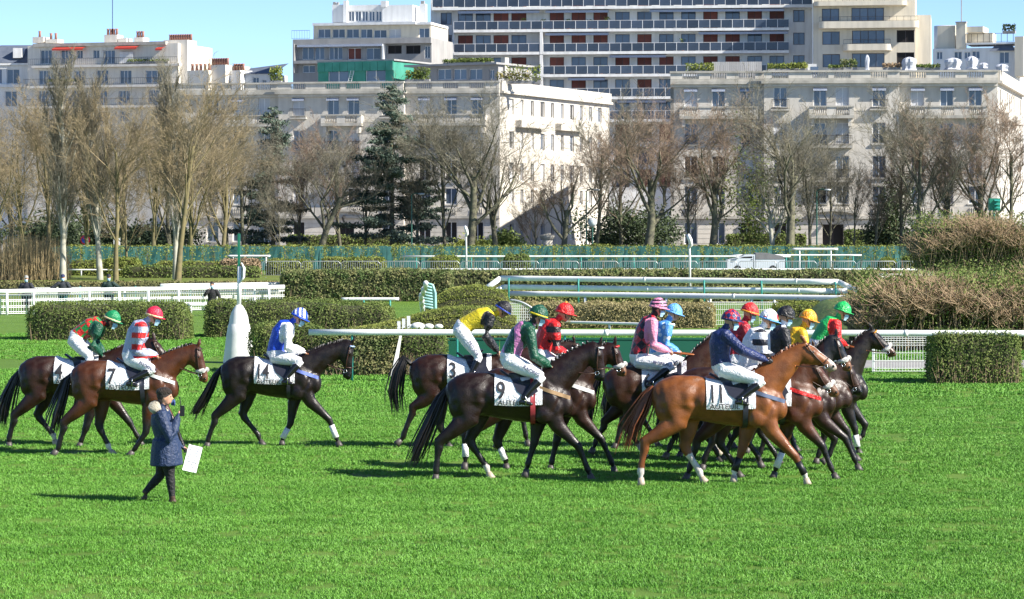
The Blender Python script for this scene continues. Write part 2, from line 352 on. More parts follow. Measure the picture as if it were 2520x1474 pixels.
def figure(root, J, mats, voxel=.0158, coat=False, face=(1, 0), grip=True, hair=None, build=1.0, fat=1.0):
    """J: hip, sho, head and lists [near, far] for elbow, hand, knee, ankle, toe (root-relative).
    mats: dict torso, sleeve, leg, boot, skin"""
    mb = MB(); bones = []          # (a, b, ra, rb, zone)
    hip, sho, head = Vector(J['hip']), Vector(J['sho']), Vector(J['head'])
    yaw = J.get('yaw', 0.0); sy = Vector((-math.sin(yaw), math.cos(yaw), 0))
    sp = (sho - hip); bk = sp.normalized().cross(sy)
    if bk.x * math.cos(yaw) + bk.y * math.sin(yaw) > 0: bk = -bk
    bow = J.get('bow', .03)
    tp = [hip - sp * .10, hip, lerp(hip, sho, .3) + bk * bow * .8, lerp(hip, sho, .65) + bk * bow, lerp(hip, sho, .9) + bk * bow * .6, sho + sp * .05]
    f = fat
    tr = [(.085 * f, .125 * f), (.125 * f, .165 * f), (.115 * f, .155 * f), (.132 * f, .175 * f), (.118 * f, .195), (.06, .11)]
    mb.tube(tp, tr, 14, ref=sy)
    zones = [(tp[1], tp[2], .13, 'torso'), (tp[2], tp[3], .15, 'torso'), (tp[3], tp[5], .15, 'torso'), (tp[0], tp[1], .14, 'leg')]
    # neck and head
    fd = Vector((math.cos(face[1]) * math.cos(yaw + face[0] * 0), math.sin(yaw), math.sin(face[1])))
    fd = Vector((math.cos(J.get('hyaw', yaw)) * math.cos(face[1]), math.sin(J.get('hyaw', yaw)) * math.cos(face[1]), math.sin(face[1])))
    up = Vector((0, 0, 1)) - fd * fd.z; up.normalize(); sd = up.cross(fd)
    mb.tube([sho + sp * .02, lerp(sho, head, .5) - fd * .02, head - up * .02 - fd * .015], [.062, .052, .055], 10)
    rot = Matrix((fd, sd, up)).transposed()
    mb.ell(head + up * .02 - fd * .008, (.104, .082, .112), 14, 10, rot)
    mb.ell(head - up * .055 + fd * .022, (.062, .056, .062), 12, 8, rot)
    mb.tube([head + up * .012 + fd * .085, head - up * .022 + fd * .112, head - up * .030 + fd * .095], [.010, .017, .014], 6)
    mb.ell(head - up * .062 + fd * .078, (.014, .022, .012), 8, 6, rot)
    for e in (-1, 1): mb.ell(head + sd * (.078 * e) - up * .012 - fd * .008, (.018, .012, .03), 8, 6, rot)
    zones += [(sho + sp * .08, head + up * .05, .09, 'skin'), (head - up * .08, head + up * .08, .10, 'skin')]
    # arms
    th = J.get('puff', .014) if not coat else .028
    for i, e in enumerate((-1, 1)):
        s0 = sho - sp * .07 + sy * (.172 * e); el = Vector(J['elbow'][i]); ha = Vector(J['hand'][i]); d = (ha - el).normalized(); wr = ha - d * .05
        mb.tube([s0 - sy * .06 * e + sp * .01, s0, lerp(s0, el, .5), el, lerp(el, wr, .4), wr - d * .01], [.07, .074 + th, .060 + th, .055 + th, .050 + th, .034 + th * .6], 10, ref=(0, 0, 1))
        hand_parts(mb, wr - d * .01, d, grip if isinstance(grip, bool) else grip[i], e)
        zones += [(s0, el, .06 + th, 'sleeve'), (el, wr - d * .012, .045 + th, 'sleeve'), (wr + d * .012, ha + d * .09, .035, 'skin')]
        hp = hip + sy * (.088 * e) - sp * .05; kn = Vector(J['knee'][i]); an = Vector(J['ankle'][i]); to = Vector(J['toe'][i])
        mb.tube([lerp(hip, hp, .6), hp, lerp(hp, kn, .5), kn, ], [.115 * f, .108 * f, .092 * f, .070], 12)
        mb.tube([lerp(hp, kn, .93), kn, lerp(kn, an, .3), lerp(kn, an, .75), an], [.062, .070, .068, .050, .046], 12)
        ft = (to - an); hl = an - Vector((ft.x, ft.y, 0)).normalized() * .05 + Vector((0, 0, -.045)) if J.get('flat', True) else an - ft * .25
        mb.tube([hl, lerp(hl, to, .35) + Vector((0, 0, .012)), lerp(hl, to, .8), to], [(.036, .036), (.042, .042), (.034, .042), (.018, .028)], 8)
        bt = J.get('boot_t', .14)
        zones += [(hp, kn, .09, 'leg'), (kn, lerp(kn, an, bt), .06, 'leg'), (lerp(kn, an, bt + .03), an, .055, 'boot'), (hl, to, .045, 'boot')]
    if coat:                    # long coat skirt
        a, b = hip + sp * .15, hip - Vector((0, 0, coat))
        mb.tube([a, lerp(a, b, .4), b - (b - a) * .02, b], [(.15 * f, .185 * f), (.175 * f, .20 * f), (.19 * f, .215 * f), (.17 * f, .19 * f)], 14, ref=sy)
        zones += [(a, b + Vector((0, 0, .03)), .22, 'torso')]
    me = remeshed(mb, voxel, 2, .45)
    order = ['torso', 'sleeve', 'leg', 'boot', 'skin']
    for k in order: me.materials.append(mats.get(k) or mats['torso'])
    C = face_centers(me).astype(float); best = np.full(len(C), 9e9); idx = np.zeros(len(C), np.int32)
    for a, b, r, z in zones:
        dd, _ = seg_dist(C, a, b); dd = dd - r; k = dd < best; best[k] = dd[k]; idx[k] = order.index(z)
    if coat: idx[(C[:, 2] < hip.z - coat - .004) & (idx == 0)] = 2
    me.polygons.foreach_set('material_index', idx); me.polygons.foreach_set('use_smooth', np.ones(len(C), bool))
    me.name = 'body'; o = link('body', me, root)
    return dict(head=head, fd=fd, up=up, sd=sd, rot=rot, body=o)

def dome(mb, c, rot, rx, ry, rz, n=20, m=7, cut=-.15, point=0.0):
    vs = []; fs = []; c = Vector(c)
    for i in range(m + 1):
        th = (math.pi / 2 - cut) * i / m; r = math.sin(th); z = math.cos(th)
        for k in range(n):
            a = 2 * math.pi * k / n; vs.append(c + rot @ Vector((rx * r * math.cos(a), ry * r * math.sin(a), rz * z + (point * (1 - r) ** 2))))
    for i in range(m):
        for k in range(n): k2 = (k + 1) % n; fs.append((i*n+k, (i+1)*n+k, (i+1)*n+k2, i*n+k2))
    fs.append(tuple(m * n + k for k in range(n))); return mb.add(vs, fs)

def helmet(root, P, m_cap, m_peak, m_band=None, pom=None, tilt=.12):
    q = P['rot'] @ Matrix.Rotation(tilt, 3, 'Y'); c = P['head'] + P['up'] * .034 - P['fd'] * .006
    h = dome(MB(), c, q, .152, .126, .148, point=.014).build('helmet', m_cap, root, True)
    mb = MB(); n = 12; vs = []; fs = []           # peak
    for j, (ext, dz) in enumerate(((0, -.006), (.062, -.016), (.062, -.024), (0, -.016))):
        for k in range(n + 1):
            a = math.pi * (k / n - .5) * .95; vs.append(c + q @ Vector(((.148 + ext * math.cos(a) ** .6) * math.cos(a), (.124 + ext * .25) * math.sin(a), dz)))
    for j in range(4):
        for k in range(n): fs.append((j*(n+1)+k, j*(n+1)+k+1, ((j+1) % 4)*(n+1)+k+1, ((j+1) % 4)*(n+1)+k))
    mb.add(vs, fs).build('peak', m_peak, h, True)
    bt = MB(); vs = []; fs = []                    # band round the rim
    n = 24
    for z, e in ((-.022, .004), (.008, .005), (.008, -.004), (-.022, -.004)):
        for k in range(n): a = 2 * math.pi * k / n; vs.append(c + q @ Vector(((.151 + e) * math.cos(a), (.125 + e) * math.sin(a), z)))
    for j in range(4):
        for k in range(n): k2 = (k + 1) % n; fs.append((j*n+k, j*n+k2, ((j+1) % 4)*n+k2, ((j+1) % 4)*n+k))
    bt.add(vs, fs).build('band', m_band or m_peak, h, True)
    st = MB()                                      # chin strap
    hd, fd, up, sd = P['head'], P['fd'], P['up'], P['sd']
    st.tube([hd + sd * .085 + up * .03 - fd * .01, hd + sd * .07 - up * .05 + fd * .02, hd - up * .112 + fd * .03, hd - sd * .07 - up * .05 + fd * .02, hd - sd * .085 + up * .03 - fd * .01], .007, 5)
    st.build('chin_strap', M_black, h)
    if pom: MB().ell(c + q @ Vector((-.01, 0, .15)), (.03, .03, .025), 8, 6).build('pompom', pom, h, True)
    return h
def face_mask(root, P, low=0.0):
    hd, fd, up, sd = P['head'] - P['up'] * low, P['fd'], P['up'], P['sd']; vs = []; fs = []; n, m = 10, 6
    for i in range(m + 1):
        for k in range(n + 1):
            a = (k / n - .5) * 2.5; t = i / m; z = .0 - .105 * t
            r = .089 + .022 * math.cos(a) ** 2 * math.sin(math.pi * min(1, t * 1.2)) - .022 * t
            vs.append(hd + up * z + fd * (r * 1.08 * math.cos(a) + .008) + sd * (r * .92 * math.sin(a)))
    for i in range(m):
        for k in range(n): fs.append((i*(n+1)+k, i*(n+1)+k+1, (i+1)*(n+1)+k+1, (i+1)*(n+1)+k))
    return MB().add(vs, fs).build('face_mask', M_mask, root, True)
def eyes(root, P):
    hd, fd, up, sd = P['head'], P['fd'], P['up'], P['sd']
    for e in (-1, 1):
        MB().ell(hd + fd * .082 + sd * .033 * e + up * .012, (.012, .013, .009), 8, 6, P['rot']).build('eye', M_lens, root, True)
def goggles(root, P, m=None):
    hd, fd, up, sd = P['head'], P['fd'], P['up'], P['sd']; vs = []; fs = []; n = 12
    for i, z in enumerate((.038, -.008)):
        for k in range(n + 1):
            a = (k / n - .5) * 2.3; vs.append(hd + up * z + fd * (.112 * math.cos(a)) + sd * (.088 * math.sin(a)))
    for k in range(n): fs.append((k, k + 1, n + 2 + k, n + 1 + k))
    return MB().add(vs, fs).build('goggles', m or M_lens, root, True)
def hair_cap(root, P, m=M_hair, down=.04, back=.03):
    mb = MB(); dome(mb, P['head'] + P['up'] * .03 - P['fd'] * .016, P['rot'] @ Matrix.Rotation(-.5, 3, 'Y'), .108, .088, .105, cut=-.35)
    mb.ell(P['head'] - P['fd'] * .06 - P['up'] * down, (.05, .074, .07), 10, 8, P['rot'])
    return mb.build('hair', m, root, True)
# ---------------------------------------------------------------- horses
ZOOM = dict(z1=(0, 1150, 1.638), z2=(700, 1150, 1.638), z3=(1500, 1150, 1.734), z4=(2300, 1150, 1.734), z5=(3000, 1150, 1.734))
M_saddle = mat('saddle_leather', (0.02, 0.022, 0.035), 0.35)
M_cloth_w = cloth('saddle_cloth', (0.82, 0.82, 0.84), 0.6)
M_print = mat('print_black', (0.02, 0.02, 0.025), 0.6)
M_rein = mat('tan_leather_rein', (0.42, 0.13, 0.035), 0.5)
M_brid = mat('bridle_leather', (0.05, 0.022, 0.014), 0.4)
M_bit = mat('bit_steel', (0.6, 0.6, 0.62), 0.2, metal=1.0)
M_fleece = mat('white_sheepskin', (0.85, 0.84, 0.80), 0.9, bump=.8, bscale=120)
M_band_w = mat('white_bandage', (0.78, 0.78, 0.80), 0.7, bump=.4, bscale=50)
M_hoofd = mat('dark_hoof', (0.07, 0.06, 0.055), 0.5)
M_hoofl = mat('pale_hoof', (0.42, 0.35, 0.27), 0.55)
M_eye = mat('horse_eye', (0.008, 0.006, 0.005), 0.05, coat=.5)
M_horse = mat('horse_coat', (1, 1, 1), 0.40, attr='coat', var=(0.55, 0.52, 0.50), scale=5.5, bump=.16, bscale=55, spec=.45, detail=6)
_nt = M_horse.node_tree; _w = _nt.nodes.new('ShaderNodeTexNoise'); _w.inputs['Scale'].default_value = 9; _w.inputs['Detail'].default_value = 5
_m = _nt.nodes.new('ShaderNodeMapRange'); _m.inputs[1].default_value = .35; _m.inputs[2].default_value = .65; _m.inputs[3].default_value = .28; _m.inputs[4].default_value = .58
_c = _nt.nodes.new('ShaderNodeTexCoord'); _nt.links.new(_c.outputs['Object'], _w.inputs['Vector']); _nt.links.new(_w.outputs['Fac'], _m.inputs[0]); _nt.links.new(_m.outputs[0], _nt.nodes['Principled BSDF'].inputs['Roughness'])
M_mane = {}
def mane_mat(c):
    k = 'mane_%d' % int(sum(c) * 1000)
    return mat(k, c, 0.4, var=tuple(x * .55 for x in c), scale=30)
TRUNK = [(-.885, 1.31, .07, .06), (-.85, 1.30, .17, .16), (-.74, 1.285, .275, .245), (-.60, 1.29, .325, .285), (-.44, 1.29, .333, .295), (-.27, 1.27, .318, .282),
         (-.08, 1.235, .325, .288), (.12, 1.21, .335, .300), (.30, 1.215, .360, .295), (.46, 1.235, .378, .265), (.60, 1.23, .345, .245), (.74, 1.21, .29, .22), (.85, 1.19, .20, .165), (.915, 1.18, .09, .08)]
TEXT = {}
def text2d(s, size):
    """lettering as flat triangles, finely cut so that it can follow the flank"""
    if s in TEXT: V, Fc = TEXT[s]
    else:
        cu = bpy.data.curves.new('t', 'FONT'); cu.body = s; cu.size = 1; cu.resolution_u = 3; cu.offset = 0.012
        o = bpy.data.objects.new('t', cu); COL.objects.link(o)
        dg = bpy.context.evaluated_depsgraph_get(); dg.update(); me = bpy.data.meshes.new_from_object(o.evaluated_get(dg))
        bpy.data.objects.remove(o); bpy.data.curves.remove(cu)
        bm = bmesh.new(); bm.from_mesh(me); bmesh.ops.triangulate(bm, faces=bm.faces)
        for _ in range(3):
            le = [e for e in bm.edges if e.calc_length() > .22]
            if not le: break
            bmesh.ops.subdivide_edges(bm, edges=le, cuts=1); bmesh.ops.triangulate(bm, faces=bm.faces)
        V = [tuple(v.co) for v in bm.verts]; bm.verts.index_update(); Fc = [tuple(v.index for v in f.verts) for f in bm.faces]; bm.free()
        TEXT[s] = (V, Fc)
    return [(v[0] * size, v[1] * size) for v in V], Fc

def smooth01(a, b, x): t = np.clip((x - a) / (b - a), 0, 1); return t * t * (3 - 2 * t)
GAIT = {  # leg joints for horses whose legs are hidden: hock/knee, fetlock, toe in trunk units
    'a': dict(HN=((-.84, .56), (-.92, .15), (-.98, 0)), HF=((-.48, .56), (-.26, .15), (-.18, 0)), FN=((.92, .52), (1.05, .16), (1.12, 0)), FF=((.42, .50), (.30, .15), (.26, 0))),
    'b': dict(HN=((-.50, .57), (-.28, .16), (-.19, 0)), HF=((-.86, .57), (-1.0, .2), (-1.07, .05)), FN=((.50, .50), (.40, .15), (.36, 0)), FF=((.88, .55), (.98, .18), (1.06, .02))),
}
def horse(z, butt, chest, gy, croup_y, legs, poll, muzz, coat=(.05, .022, .012), points=(.008, .007, .007), mane=(.012, .01, .009), muzzle=None,
          socks=(), blaze=False, number=None, num_at=(-.12, .0), word='AUTEUIL', noseband=None, browband=None, bandage=(), breast=None, tail=None, label='', lift=0.0,
          braids=False, hood=None, rein=True, hand=None, gait=None, boots=(), cloth_x=(-.25, .48), girth=None, dD=0.0, yaw=0.0, wide=1.0):
    ox, oy, zk = ZOOM[z]; gpx = (oy + gy / zk) / 4; s = (gpx - YH) / H; pm = s * 4 * zk; D = F / s + .14 + dD
    kx = (chest - butt) / pm / 1.80; kz = (gy - croup_y) / pm / 1.62; mid = (butt + chest) / 2; ky = (kx + kz) / 2 * wide
    wx = ((ox + mid / zk) / 4 - CX) / F * D
    N = lambda p: (.02 + (p[0] - mid) / pm / kx, (gy - p[1]) / pm / kz)
    root = empty('horse', (wx, D, 0), yaw, label, 'horse', 'racehorses walking across the turf')
    mb = MB()
    n = 20; rings = []
    for x, zc, hz, wy in TRUNK:
        for k in range(n):
            a = 2 * math.pi * k / n; cz, cy = math.cos(a), math.sin(a)
            w = wy * (1 - (.22 if x > .2 else .06) * max(0, cz) ** 2) * (1.0 if cz > 0 else 1 - .10 * cz * cz)
            rings.append((x, w * cy, zc + hz * cz))
    fs = []
    for i in range(len(TRUNK) - 1):
        for k in range(n): k2 = (k + 1) % n; fs.append((i*n+k, i*n+k2, (i+1)*n+k2, (i+1)*n+k))
    fs.append(tuple(range(n - 1, -1, -1))); fs.append(tuple((len(TRUNK)-1)*n + k for k in range(n))); mb.add(rings, fs)
    for e in (-1, 1):                       # muscle masses
        mb.ell((-.62, .135 * e, 1.22), (.22, .145, .33), 14, 10, Matrix.Rotation(.25, 3, 'Y'))
        mb.ell((-.50, .15 * e, 1.08), (.16, .105, .26), 12, 8, Matrix.Rotation(.45, 3, 'Y'))
        mb.ell((.62, .175 * e, 1.20), (.15, .09, .27), 12, 8, Matrix.Rotation(-.35, 3, 'Y'))
        mb.ell((.52, .18 * e, 1.00), (.14, .09, .15), 12, 8)
        mb.ell((.84, .10 * e, 1.13), (.105, .105, .17), 12, 8)
        mb.ell((-.36, .05 * e, 1.56), (.22, .09, .06), 10, 6)
    mb.ell((.40, 0, 1.55), (.20, .06, .075), 10, 6)
    # neck and head
    P, M = Vector((poll[0], poll[1])), Vector((muzz[0], muzz[1]))
    P, M = Vector(N(P)), Vector(N(M))
    ax = (M - P).normalized(); nb = Vector((ax.y, -ax.x));        # towards the throat
    if nb.x > 0 and nb.y > 0: nb = -nb
    if nb.x > .3: nb = -nb
    E_ = P + nb * .10 + ax * .06; B0 = Vector((.50, 1.28)); B1 = (B0 + E_) / 2 + Vector((-.05, .07)) ; pts = []; rad = []
    for i in range(8):
        t = i / 7; q = B0 * (1 - t) ** 2 + B1 * (2 * t * (1 - t)) + E_ * t * t; pts.append((q.x, 0, q.y))
        rad.append((.325 * (1 - t) ** 1.1 + .128 * (1 - (1 - t) ** 1.1), .19 * (1 - t) + .080 * t))
    mb.tube(pts, rad, 14)
    Lh = (M - P).length; hp = []; hr = []
    for t, r, w in ((-.03, .07, .06), (.06, .108, .082), (.2, .138, .098), (.34, .142, .098), (.5, .108, .080), (.66, .082, .066), (.8, .070, .058), (.9, .072, .060), (.98, .058, .050), (1.02, .03, .03)):
        q = P + ax * (Lh * t) + nb * (r - .005); hp.append((q.x, 0, q.y)); hr.append((r * 1.07, w * 1.07))
    mb.tube(hp, hr, 14)
    jq = P + ax * (Lh * .34) + nb * .17
    for e in (-1, 1):
        mb.ell((jq.x, .048 * e, jq.y), (.095, .04, .095), 12, 8)
        cq = P + ax * (Lh * .30) + nb * .075; mb.ell((cq.x, .078 * e, cq.y), (.06, .03, .05), 10, 6)
        nq = P + ax * (Lh * .90) + nb * .05; mb.ell((nq.x, .045 * e, nq.y), (.045, .025, .04), 8, 6)
    lq = P + ax * (Lh * .93) + nb * .125; mb.ell((lq.x, 0, lq.y), (.045, .04, .04), 8, 6)
    ed = (-ax * .9 - nb * .35).normalized()
    for e in (-1, 1):
        b = P + ax * .02 + nb * .03; q1 = b + ed * .07; q2 = b + ed * .165
        mb.tube([(b.x, .05 * e, b.y), (q1.x, .068 * e, q1.y), (q2.x, .066 * e, q2.y)], [(.03, .022), (.036, .02), (.005, .005)], 8)
    # legs
    L = {k: [Vector(p) for p in v] for k, v in GAIT[gait].items()} if gait else {k: [Vector(N(p)) for p in v] for k, v in legs.items()}
    legpts = {}; hoofs = []
    for k, (j, f, t) in L.items():
        e = -1 if k[1] == 'N' else 1
        if k[0] == 'H':
            y = .135 * e; st = Vector((-.40 + .32 * (j.x + .68), .97)); j = j.copy()
            pts = [(-.62, y * .8, 1.30), ((-.56 + st.x) / 2 - .03, y, 1.13), (st.x - .06, y * 1.1, .93), ((st.x + j.x * 1.3) / 2.3 - .02, y * 1.05, .74 + (j.y - .56) * .5), (j.x, y, j.y + .04), (j.x + .01, y, j.y - .05),
                   (lerp(j, f, .45).x, y, lerp(j, f, .45).y), (f.x - .0, y, f.y + .04), (f.x, y, f.y)]
            rad = [(.22, .115), (.215, .125), (.17, .112), (.112, .086), (.078, .060), (.070, .056), (.047, .041), (.052, .045), (.054, .046)]
            mb.tube(pts, rad, 12)
            hk = (j - f).normalized(); hb = Vector((-hk.y, hk.x)); hb = hb if hb.x < 0 else -hb
            q = j + hb * .045 + hk * .055; mb.ell((q.x, y, q.y), (.032, .026, .05), 8, 6)
        else:
            y = .125 * e; el = Vector((.50 + .18 * (j.x - .6), .96))
            pts = [(.60, y * .9, 1.22), (el.x + .05, y * 1.1, 1.02), (lerp(el, j, .35).x, y, lerp(el, j, .35).y), (lerp(el, j, .8).x, y, lerp(el, j, .8).y), (j.x, y, j.y), (lerp(j, f, .15).x, y, lerp(j, f, .15).y),
                   (lerp(j, f, .5).x, y, lerp(j, f, .5).y), (lerp(j, f, .9).x, y, lerp(j, f, .9).y), (f.x, y, f.y)]
            rad = [(.18, .10), (.15, .10), (.115, .088), (.074, .063), (.066, .060), (.056, .050), (.044, .039), (.050, .043), (.053, .045)]
            mb.tube(pts, rad, 12)
        pd = (t - f); hl = pd.length; pdn = pd.normalized(); c0 = f + pdn * (hl * .5)
        q = Vector((-.02 if True else 0, 0)); mb.tube([(f.x, y, f.y), (lerp(f, c0, .6).x, y, lerp(f, c0, .6).y), (c0.x, y, c0.y + .0)], [(.042, .037), (.034, .032), (.045, .042)], 10)
        legpts[k] = (y, j, f, t); hoofs.append((k, y, c0, t, pdn))
    me = remeshed(mb, .023 if legs else .03, 4, .5)
    V = co_np(me).astype(float)
    # grooves between the muscle masses
    for pl, dep, wd in ((((.44, 1.56), (.37, 1.28), (.42, .98)), .07, .035), (((.60, 1.50), (.74, 1.22), (.66, 1.04)), .06, .03), (((-.26, 1.52), (-.33, 1.25), (-.27, .98)), .075, .06),
                        (((-.78, 1.46), (-.745, 1.15), (-.66, .92)), .05, .045), (((-.56, 1.55), (-.50, 1.30), (-.44, 1.10)), .028, .06), (((.34, 1.02), (.0, .99), (-.25, 1.06)), .04, .05), (((.70, 1.10), (.80, 1.30), (1.0, 1.5)), .05, .035)):
        for a, b in zip(pl[:-1], pl[1:]):
            d, _ = seg_dist(V[:, [0, 2]], a, b); k = np.exp(-(d / wd) ** 2) * np.clip((np.abs(V[:, 1]) - .06) / .08, 0, 1); V[:, 1] *= 1 - dep * k
    rip = np.sin(V[:, 0] * 38 + V[:, 2] * 9) * np.exp(-((V[:, 0] - .08) / .22) ** 2) * np.exp(-((V[:, 2] - 1.13) / .13) ** 2); V[:, 1] *= 1 + .006 * rip
    # coat colours by body region (black points, white socks, muzzle, blaze)
    col = np.tile(np.array(coat), (len(V), 1)); pts_c = np.array(points)
    low = 1 - smooth01(.48, .78, V[:, 2]); col = col * (1 - low[:, None]) + pts_c * low[:, None]
    V2 = V[:, [0, 2]]; dh = V2 - np.array(P); th = dh @ np.array(ax) / Lh; nn = dh @ np.array(nb)
    head = (nn > -.06) & (nn < .33) & (th > -.1) & (np.abs(V[:, 1]) < .13) & (V[:, 0] > .75)
    if hood is not None: 
        k = head & (th < .62); col[k] = np.array(hood)
    mz = np.where(head, smooth01(.70, .86, th), 0)[:, None]; col = col * (1 - mz) + np.array(muzzle or points) * mz
    if blaze:
        k = head & (nn < .035) & (np.abs(V[:, 1]) < .030 + .02 * (th > .75)) & (th > .12); col[k] = (.75, .72, .68)
        k = head & (th > .82) & (nn < .09); col[k] = (.62, .50, .45)
    for k, hgt in socks:
        y, j, f, t = legpts[k]; d1, tt = seg_dist(V, (j.x, y, j.y), (f.x, y, f.y)); d2, _ = seg_dist(V, (f.x, y, f.y), (t.x, y, t.y))
        kk = ((d1 < .085) & (tt > 1 - hgt)) | (d2 < .085); col[kk] = (.72, .68, .64)
    at_ = me.attributes.new('coat', 'FLOAT_COLOR', 'POINT'); at_.data.foreach_set('color', np.concatenate([col, np.ones((len(V), 1))], 1).astype(np.float32).ravel())
    S = np.array([kx, ky, kz]); me.vertices.foreach_set('co', (V * S).astype(np.float32).ravel())
    me.polygons.foreach_set('use_smooth', np.ones(len(me.polygons), bool)); me.update(); me.materials.append(M_horse); me.name = 'body'
    body = link('body', me, root)
    Sc = lambda p: Vector((p[0] * kx, p[1] * ky, p[2] * kz))
    bm = bmesh.new(); bm.from_mesh(me); bvh = BVHTree.FromBMesh(bm); bm.free()
    # hooves, eyes, nostrils
    for k, y, c0, t, pdn in hoofs:
        nv = Vector((-pdn.y, pdn.x)); base = t
        m = M_hoofl if any(k == q[0] for q in socks) else M_hoofd
        MB().tube([Sc((c0.x - pdn.x * .03, y, c0.y - pdn.y * .03)), Sc((lerp(c0, base, .5).x, y, lerp(c0, base, .5).y)), Sc((base.x, y, base.y))], [(.045, .042), (.056, .052), (.066, .058)], 12).build('hoof', m, root, True)
    for e in (-1, 1):
        q = P + ax * (Lh * .31) + nb * .07; MB().ell(Sc((q.x, .101 * e, q.y)), (.02, .014, .018), 8, 6).build('eye', M_eye, root, True)
        q = P + ax * (Lh * .93) + nb * .045; MB().ell(Sc((q.x, .062 * e, q.y)), (.018, .012, .022), 8, 6).build('nostril', M_eye, root, True)
    # mane
    mm = mane_mat(mane); rg = random.Random(int(butt + gy)); mb = MB()
    for i in range(16 if braids else 34):
        t = (i + .5) / (16 if braids else 34) * .93 + .05; q = B0 * (1 - t) ** 2 + B1 * (2 * t * (1 - t)) + E_ * t * t; r = .325 * (1 - t) ** 1.1 + .128 * (1 - (1 - t) ** 1.1)
        if t < .22: continue
        tg = (B1 - B0) * (1 - t) + (E_ - B1) * t; tg.normalize(); up = Vector((-tg.y, tg.x)); c = q + up * (r * .97)
        if braids: mb.ell(Sc((c.x, -.012, c.y + .012)), (.024, .02, .028), 8, 6)
        else:
            ln = rg.uniform(.05, .10); sdx = rg.uniform(-.02, .02)
            mb.tube([Sc((c.x, 0, c.y - .01)), Sc((c.x + sdx, -.03, c.y + .012)), Sc((c.x + sdx * 2, -.055, c.y - ln))], [.017, .02, .004], 5)
    mb.build('mane', mm, root, True)
    if braids:
        wb = MB()
        for i in range(9):
            t = .3 + i * .075; q = B0 * (1 - t) ** 2 + B1 * (2 * t * (1 - t)) + E_ * t * t; r = .325 * (1 - t) ** 1.1 + .128 * (1 - (1 - t) ** 1.1)
            tg = ((B1 - B0) * (1 - t) + (E_ - B1) * t).normalized(); up = Vector((-tg.y, tg.x)); c = q + up * (r + .025); wb.ell(Sc((c.x, -.02, c.y)), (.013, .013, .011), 6, 5)
        wb.build('braid_ties', M_band_w, root, True)
    # tail
    tp = [Vector(N(p)) for p in tail] if tail else [Vector(p) for p in ((-.87, 1.43), (-.97, 1.36), (-1.05, 1.12), (-1.10, .82), (-1.13, .60))]
    mb = MB(); tp3 = [Vector((p.x, 0, p.y)) for p in tp]
    mb.tube([Sc(p) for p in tp3], [(.035, .035), (.05, .045), (.07, .055), (.055, .045), (.015, .015)][:len(tp3)], 10)
    for i in range(46):
        a, b = rg.gauss(0, 1), rg.gauss(0, 1); pp = []
        wd = (.012, .03, .05, .062, .05)
        for j, p in enumerate(tp3): pp.append(Sc(p + Vector((a * wd[j], b * wd[j] * .8, rg.uniform(-.05, .03) if j == len(tp3) - 1 else 0))))
        if rg.random() < .5: pp[-1] = pp[-1] + Vector((a * .03, b * .02, -rg.uniform(.0, .14)))
        mb.tube(pp, [.012, .014, .014, .010, .002][:len(pp)], 4, cap=False)
    mb.build('tail', mm, root, True)
    # tack
    def wrap(x, th0, th1, off, nseg=30, zc=1.25):
        out = []
        for i in range(nseg + 1):
            a = th0 + (th1 - th0) * i / nseg; d = Vector((0, math.sin(a), math.cos(a))); o = Vector((x, 0, zc * kz)); h = bvh.ray_cast(o, d)
            p = h[0] if h[0] is not None and (h[0] - o).length < .46 else o + d * .33; out.append(p + d * off)
        return out
    def band(x0, x1, th0, th1, off, nx, nt, name, m, slant=0.0, parent=root):
        rows = [wrap(x0 + (x1 - x0) * i / nx, th0, th1, off, nt) for i in range(nx + 1)]; vs = []; fs = []
        for r in rows: vs += r
        w = nt + 1
        for i in range(nx):
            for k in range(nt): fs.append((i*w+k, (i+1)*w+k, (i+1)*w+k+1, i*w+k+1))
        return MB().add(vs, fs).build(name, m, parent, True)
    x0, x1 = cloth_x[0] * kx, cloth_x[1] * kx
    sc_ = band(x0, x1, -R(112), R(112), .014, 12, 44, 'saddle_cloth', M_cloth_w)
    def proj(V2d, Fc, x, zz, off, name, m, parent):
        vs = []
        for a, b in V2d:
            h = bvh.ray_cast(Vector((x + a, -2, zz + b)), Vector((0, 1, 0)))
            y = h[0].y if h[0] is not None else -.25
            vs.append((x + a, y - off, zz + b))
        return MB().add(vs, Fc).build(name, m, parent)
    if number:
        sx = x0 + .025
        V2, Fc = text2d(number, .33 * kz); V2 = [(a * (.86 if len(number) == 1 else .76), b * 1.12) for a, b in V2]; proj(V2, Fc, sx, 1.235 * kz, .034, 'number', M_print, sc_)
        if word:
            V2, Fc = text2d(word, .105 * kz); V2 = [(a * 1.08, b) for a, b in V2]; proj(V2, Fc, sx + .02, 1.14 * kz, .040, 'lettering', M_print, sc_)
    band(.33 * kx, .40 * kx, -R(178), R(178), .022, 2, 60, 'girth', girth or M_saddle)
    sdl = MB(); sx0, sx1 = -.10 * kx, .34 * kx; prof = []
    for i in range(9):
        t = i / 8; x = sx0 + (sx1 - sx0) * t; h = bvh.ray_cast(Vector((x, 0, 3)), Vector((0, 0, -1))); zt = h[0].z if h[0] else 1.6
        up = .035 + .07 * max(0, .25 - t) / .25 + .06 * max(0, t - .75) / .25
        prof.append((x, zt + up))
    sdl.tube([(x, 0, zt - .015) for x, zt in prof], [(.02, .05 + .10 * math.sin(math.pi * (i + .6) / 10)) for i in range(9)], 10)
    sdl.build('saddle', M_saddle, root, True)
    rows = []
